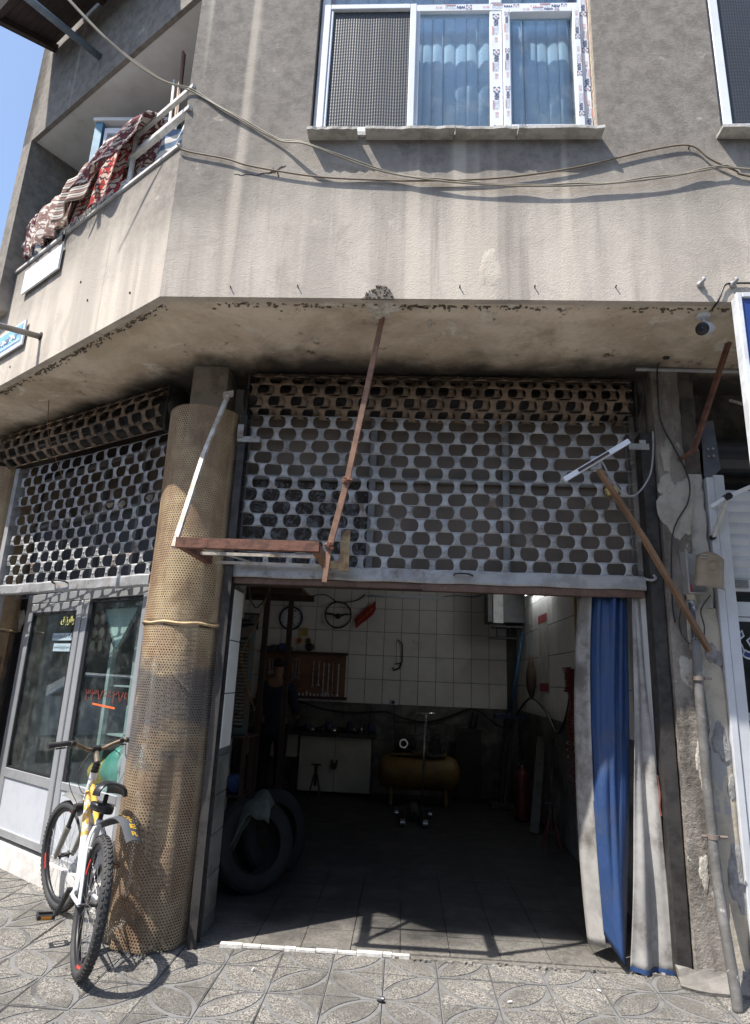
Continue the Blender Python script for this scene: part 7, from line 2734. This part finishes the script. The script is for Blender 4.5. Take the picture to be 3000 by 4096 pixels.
car_tyre((-1.07, 5.02, 0.306), (0.62, -0.75, 0.20), 0.302, 'worn car tyre standing just inside the garage door')
car_tyre((-1.00, 5.36, 0.320), (0.72, -0.62, 0.22), 0.302, 'dark car tyre standing behind the front tyre')
m = MB()
rows = []
for j in range(16):
    f = j / 15
    row = []
    for i in range(14):
        g = i / 13
        x = -1.28 + 0.36 * g
        y = 4.82 + 0.30 * f
        dome = 0.66 - 0.9 * max(0, abs(g - 0.75) - 0.1) ** 1.5 - 0.5 * (f - 0.5) ** 2
        row.append((x, y, min(0.69, dome) + 0.018 * math.sin(g * 14 + f * 6) + 0.012 * math.sin(f * 17 + g * 5)))
    rows.append(row)
m.sheet(rows, 0.006)
tag(m.build('work_cloth', mat('dark_green_overalls', (0.055, 0.065, 0.055), 0.8, 0, (0.03, 0.035, 0.03), 8), smooth=True), 'dark green work cloth thrown over the tyre at the door', 'cloth')

# ================================================================== person at the tool board
pe = thing('person', 'person in navy shirt and dark trousers standing facing the tool board', 'person', (-1.62, 8.35, 0))


def skin_figure(name, joints, edges, m_, parent, root=0, sub=2):
    me = bpy.data.meshes.new(name)
    me.from_pydata([j[0] for j in joints], edges, [])
    o = bpy.data.objects.new(name, me)
    reg(o, parent)
    sk_ = o.modifiers.new('skin', 'SKIN')
    for i, j in enumerate(joints):
        r_ = j[1]
        me.skin_vertices[0].data[i].radius = r_ if isinstance(r_, tuple) else (r_, r_)
        me.skin_vertices[0].data[i].use_root = i == root
    s_ = o.modifiers.new('sub', 'SUBSURF')
    s_.levels = s_.render_levels = sub
    sk_.use_smooth_shade = True
    dg = bpy.context.evaluated_depsgraph_get()
    me2 = bpy.data.meshes.new_from_object(o.evaluated_get(dg))
    o.modifiers.clear()
    o.data = me2
    me2.materials.clear()
    me2.materials.append(m_)
    me2.polygons.foreach_set('use_smooth', [True] * len(me2.polygons))
    return o


SKINM = mat('skin', (0.30, 0.17, 0.11), 0.55, 0, (0.27, 0.15, 0.095), 5)
PX, PY = -1.62, 8.35


def pp(x, y, z):
    return (PX + x, PY + y, z)


# body: pelvis root, spine, neck, head, arms reaching forward to the board, legs
J = [(pp(0, 0, 0.93), 0.135), (pp(0, 0, 1.08), 0.125), (pp(0, 0.01, 1.25), 0.14), (pp(0, 0.01, 1.38), 0.105), (pp(0, 0.02, 1.46), 0.052), (pp(0, 0.035, 1.52), 0.062), (pp(0, 0.045, 1.58), 0.085), (pp(0, 0.04, 1.65), 0.06),
     (pp(-0.18, 0.01, 1.36), 0.062), (pp(-0.23, 0.06, 1.12), 0.045), (pp(-0.17, 0.26, 1.10), 0.036), (pp(-0.14, 0.34, 1.12), 0.028),
     (pp(0.18, 0.01, 1.36), 0.062), (pp(0.25, 0.02, 1.10), 0.045), (pp(0.24, 0.20, 0.98), 0.036), (pp(0.22, 0.28, 0.98), 0.028),
     (pp(-0.09, 0, 0.86), 0.095), (pp(-0.10, 0.01, 0.50), 0.06), (pp(-0.11, -0.02, 0.14), 0.042), (pp(-0.115, 0.10, 0.055), 0.038),
     (pp(0.09, 0, 0.86), 0.095), (pp(0.10, 0.01, 0.50), 0.06), (pp(0.11, -0.02, 0.14), 0.042), (pp(0.115, 0.10, 0.055), 0.038)]
EDG = [(0, 1), (1, 2), (2, 3), (3, 4), (4, 5), (5, 6), (6, 7), (3, 8), (8, 9), (9, 10), (10, 11), (3, 12), (12, 13), (13, 14), (14, 15), (0, 16), (16, 17), (17, 18), (18, 19), (0, 20), (20, 21), (21, 22), (22, 23)]
skin_figure('body', J, EDG, SKINM, pe)
# hands: palm with five fingers each
for s, w_ in ((-1, Vector(pp(-0.14, 0.34, 1.12))), (1, Vector(pp(0.22, 0.28, 0.98)))):
    J2 = [(w_, 0.024), (w_ + Vector((0, 0.05, 0.0)), 0.026), (w_ + Vector((0, 0.08, -0.004)), 0.02)]
    E2 = [(0, 1), (1, 2)]
    for k, (off, l) in enumerate(((-0.027, 0.055), (-0.009, 0.066), (0.009, 0.062), (0.026, 0.048))):
        b = w_ + Vector((off, 0.085, -0.003))
        J2 += [(b, 0.0085), (b + Vector((0, l * 0.5, -0.010)), 0.008), (b + Vector((0, l * 0.8, -0.032)), 0.0065)]
        n_ = len(J2)
        E2 += [(2, n_ - 3), (n_ - 3, n_ - 2), (n_ - 2, n_ - 1)]
    b = w_ + Vector((-0.022 * s, 0.035, -0.004))
    J2 += [(b, 0.011), (b + Vector((-0.025 * s, 0.03, -0.006)), 0.009), (b + Vector((-0.028 * s, 0.055, -0.012)), 0.0075)]
    n_ = len(J2)
    E2 += [(1, n_ - 3), (n_ - 3, n_ - 2), (n_ - 2, n_ - 1)]
    skin_figure('hand', J2, E2, SKINM, pe, 0, 1)
JS = [(pp(0, 0, 0.90), 0.152), (pp(0, 0, 1.08), 0.145), (pp(0, 0.01, 1.25), 0.158), (pp(0, 0.01, 1.385), 0.115), (pp(0, 0.018, 1.43), 0.066),
      (pp(-0.18, 0.01, 1.36), 0.078), (pp(-0.23, 0.06, 1.12), 0.060), (pp(-0.20, 0.16, 1.11), 0.052), (pp(0.18, 0.01, 1.36), 0.078), (pp(0.25, 0.02, 1.10), 0.060), (pp(0.245, 0.12, 1.03), 0.052), (pp(0, 0, 0.78), 0.165)]
skin_figure('shirt', JS, [(0, 1), (1, 2), (2, 3), (3, 4), (3, 5), (5, 6), (6, 7), (3, 8), (8, 9), (9, 10), (0, 11)], mat('navy_cotton', (0.020, 0.028, 0.055), 0.85, 0, (0.014, 0.02, 0.04), 6, bump=0.2, bscale=14), pe)
JT = [(pp(0, 0, 0.90), 0.145), (pp(-0.095, 0, 0.82), 0.108), (pp(-0.10, 0.01, 0.50), 0.078), (pp(-0.11, -0.01, 0.10), 0.066), (pp(0.095, 0, 0.82), 0.108), (pp(0.10, 0.01, 0.50), 0.078), (pp(0.11, -0.01, 0.10), 0.066)]
skin_figure('trousers', JT, [(0, 1), (1, 2), (2, 3), (0, 4), (4, 5), (5, 6)], mat('black_trousers', (0.012, 0.012, 0.013), 0.9), pe)
JH = [(pp(0, -0.005, 1.585), 0.07), (pp(0, 0.02, 1.64), 0.082), (pp(0, 0.05, 1.675), 0.062), (pp(0, 0.095, 1.665), 0.03)]
skin_figure('hair', JH, [(0, 1), (1, 2), (2, 3)], mat('black_hair', (0.012, 0.011, 0.010), 0.6), pe)
HC = Vector(pp(0, 0.045, 1.58))
m = MB()
for s in (-1, 1):
    m.lathe([(0.0, 0.012), (0.012, 0.009), (0.018, 0.0), (0.012, -0.006)], HC + Vector((0.083 * s, -0.005, 0.0)), (s, -0.2, 0), 10, closed=False)
m.tube([HC + Vector((0, 0.082, 0.012)), HC + Vector((0, 0.102, -0.022)), HC + Vector((0, 0.086, -0.032))], [0.008, 0.014, 0.008], 8)
m.build('face_feature', SKINM, pe, smooth=True)
m = MB()
for s in (-1, 1):
    m.lathe([(0.0, 0.006), (0.008, 0.003), (0.010, 0.0)], HC + Vector((0.032 * s, 0.074, 0.014)), (0.2 * s, 1, 0), 10, closed=False)
m.tube([HC + Vector((-0.024, 0.078, -0.052)), HC + Vector((0, 0.086, -0.054)), HC + Vector((0.024, 0.078, -0.052))], 0.004, 6)
m.build('eye_and_mouth', BLACKP, pe)
for s in (-1, 1):
    m = MB()
    c = Vector(pp(0.115 * s, 0.06, 0.012))
    rows = []
    for j in range(9):
        f = j / 8
        hw = 0.042 + 0.008 * math.sin(f * 3)
        if f in (0.0, 1.0):
            hw = 0.02
        hz = 0.075 - 0.04 * f
        rows.append([(c.x + hw * math.cos(PI * i / 8), c.y - 0.12 + 0.26 * f, c.z + hz * math.sin(PI * i / 8)) for i in range(9)])
    m.sheet(rows, 0.004)
    m.build('shoe', BLACKP, pe, smooth=True)

# ================================================================== across the street: mirrored car, and unseen blocks added to darken reflections
ob = thing('added_opposite_block', 'unseen beige block with two rows of dark windows, added across the street', 'building', (0, -15, 0))
MB().box(-30, 30, -18, -15, -0.15, 8.5).build('wall', mat('beige_facade', (0.36, 0.32, 0.27), 0.9), ob)  # added so the glass does not mirror too much bright sky
for i in range(-7, 8):
    for z in (1.2, 4.6):
        MB().box(i * 3.6 - 0.9, i * 3.6 + 0.9, -14.998, -14.93, z, z + 1.8).build('window', BLACKP, ob)


def parked_car(c, rz, m_, label):
    t_ = thing('parked_car', label, 'car', c, 'cars parked across the pavement')
    T_ = Matrix.Translation(c) @ Matrix.Rotation(rz, 4, 'Z')
    side = [(-2.1, 0.35), (-2.12, 0.72), (-1.95, 0.92), (-1.35, 0.98), (-0.85, 1.38), (0.45, 1.42), (1.05, 1.0), (1.85, 0.88), (2.1, 0.66), (2.08, 0.32)]
    m = MB()
    rows = []
    for y, k, dz in ((-0.82, 0.98, -0.02), (-0.78, 1.0, 0.0), (0, 1.01, 0.02), (0.78, 1.0, 0.0), (0.82, 0.98, -0.02)):
        rows.append([T_ @ Vector((x * k, y * (0.82 if z > 1.1 else 1.0), z + dz)) for x, z in side])
    m.sheet(rows, 0.01)
    for y in (-0.815, 0.815):
        m.add([T_ @ Vector((x * 0.98, y * (0.82 if z > 1.1 else 1.0), z - 0.02)) for x, z in side], [tuple(range(len(side)))])
    m.build('body', m_, t_)
    for s in (-1, 1):
        m = MB()
        m.add([T_ @ Vector((x, s * yy, z)) for x, z, yy in ((-1.2, 1.0, 0.835), (-0.8, 1.33, 0.70), (0.4, 1.36, 0.70), (0.95, 1.0, 0.835))], [(0, 1, 2, 3)])
        m.build('side_window', BLACKP, t_)
        for x in (-1.3, 1.3):
            m = MB()
            m.cyl(T_ @ Vector((x, s * 0.68, 0.18)), T_ @ Vector((x, s * 0.84, 0.18)), 0.32, 20)
            w__ = m.build('wheel', BLACK, t_)


parked_car((-11.5, 5.6, -0.04), R(75), mat('white_car_paint', (0.7, 0.7, 0.69), 0.25), 'white parked car mirrored in the glass of the shop door')

sb = thing('added_side_block', 'dark brown block added down the side street to darken the shop glass reflection', 'building', (-20, 6, 0))
MB().box(-24, -19, -14, 30, -0.15, 9).build('wall', mat('brown_facade', (0.13, 0.10, 0.08), 0.9, 0, (0.09, 0.07, 0.06), 1.5), sb)  # dark block added for the shop glass to mirror instead of sky
for i in range(-4, 9):
    for z in (0.3, 4.2):
        MB().box(-19.0, -18.93, i * 3.2 - 1.0, i * 3.2 + 1.0, z, z + 2.2).build('window', BLACKP, sb)

# small litter on the paving
cap = thing('bottle_stub', 'small black and white plastic stub lying on the paving', 'litter', (-0.07, 3.55, 0))
MB().cyl((-0.085, 3.552, 0.012), (-0.062, 3.545, 0.012), 0.011, 12).build('body', GREYP, cap)
MB().cyl((-0.062, 3.545, 0.012), (-0.052, 3.542, 0.012), 0.012, 12).build('cap', BLACKP, cap)
for k, (x, y, a) in enumerate(((0.55, 3.62, 0.4), (-0.75, 3.78, 1.3), (1.05, 3.80, 2.2))):
    o = MB().cyl((x, y, 0.006), (x + 0.022 * math.cos(a), y + 0.022 * math.sin(a), 0.006), 0.004, 8).build('cigarette_end', WHITEPAINT)
    tag(o, ['cigarette end on the paving in front of the garage doorway', 'cigarette end on the paving near the column foot', 'cigarette end on the paving near the curtain'][k], 'cigarette end', 'cigarette ends on the paving')
mb = MB()
rn = random.Random(77)
for k in range(130):
    a = rn.uniform(-2.2, 0.6)
    r_ = 0.26 + abs(rn.gauss(0, 0.10))
    s = rn.uniform(0.003, 0.010)
    mb.obox((-1.43 + r_ * math.sin(a), 4.1 - r_ * math.cos(a), 0.002), (s * 1.5, s, s), Vector((math.cos(k), math.sin(k), 0)), Vector((-math.sin(k), math.cos(k), 0)))
tag(mb.build('column_grit', CONCRETE), 'fine grit gathered round the foot of the perforated column', 'grit', kind='stuff')
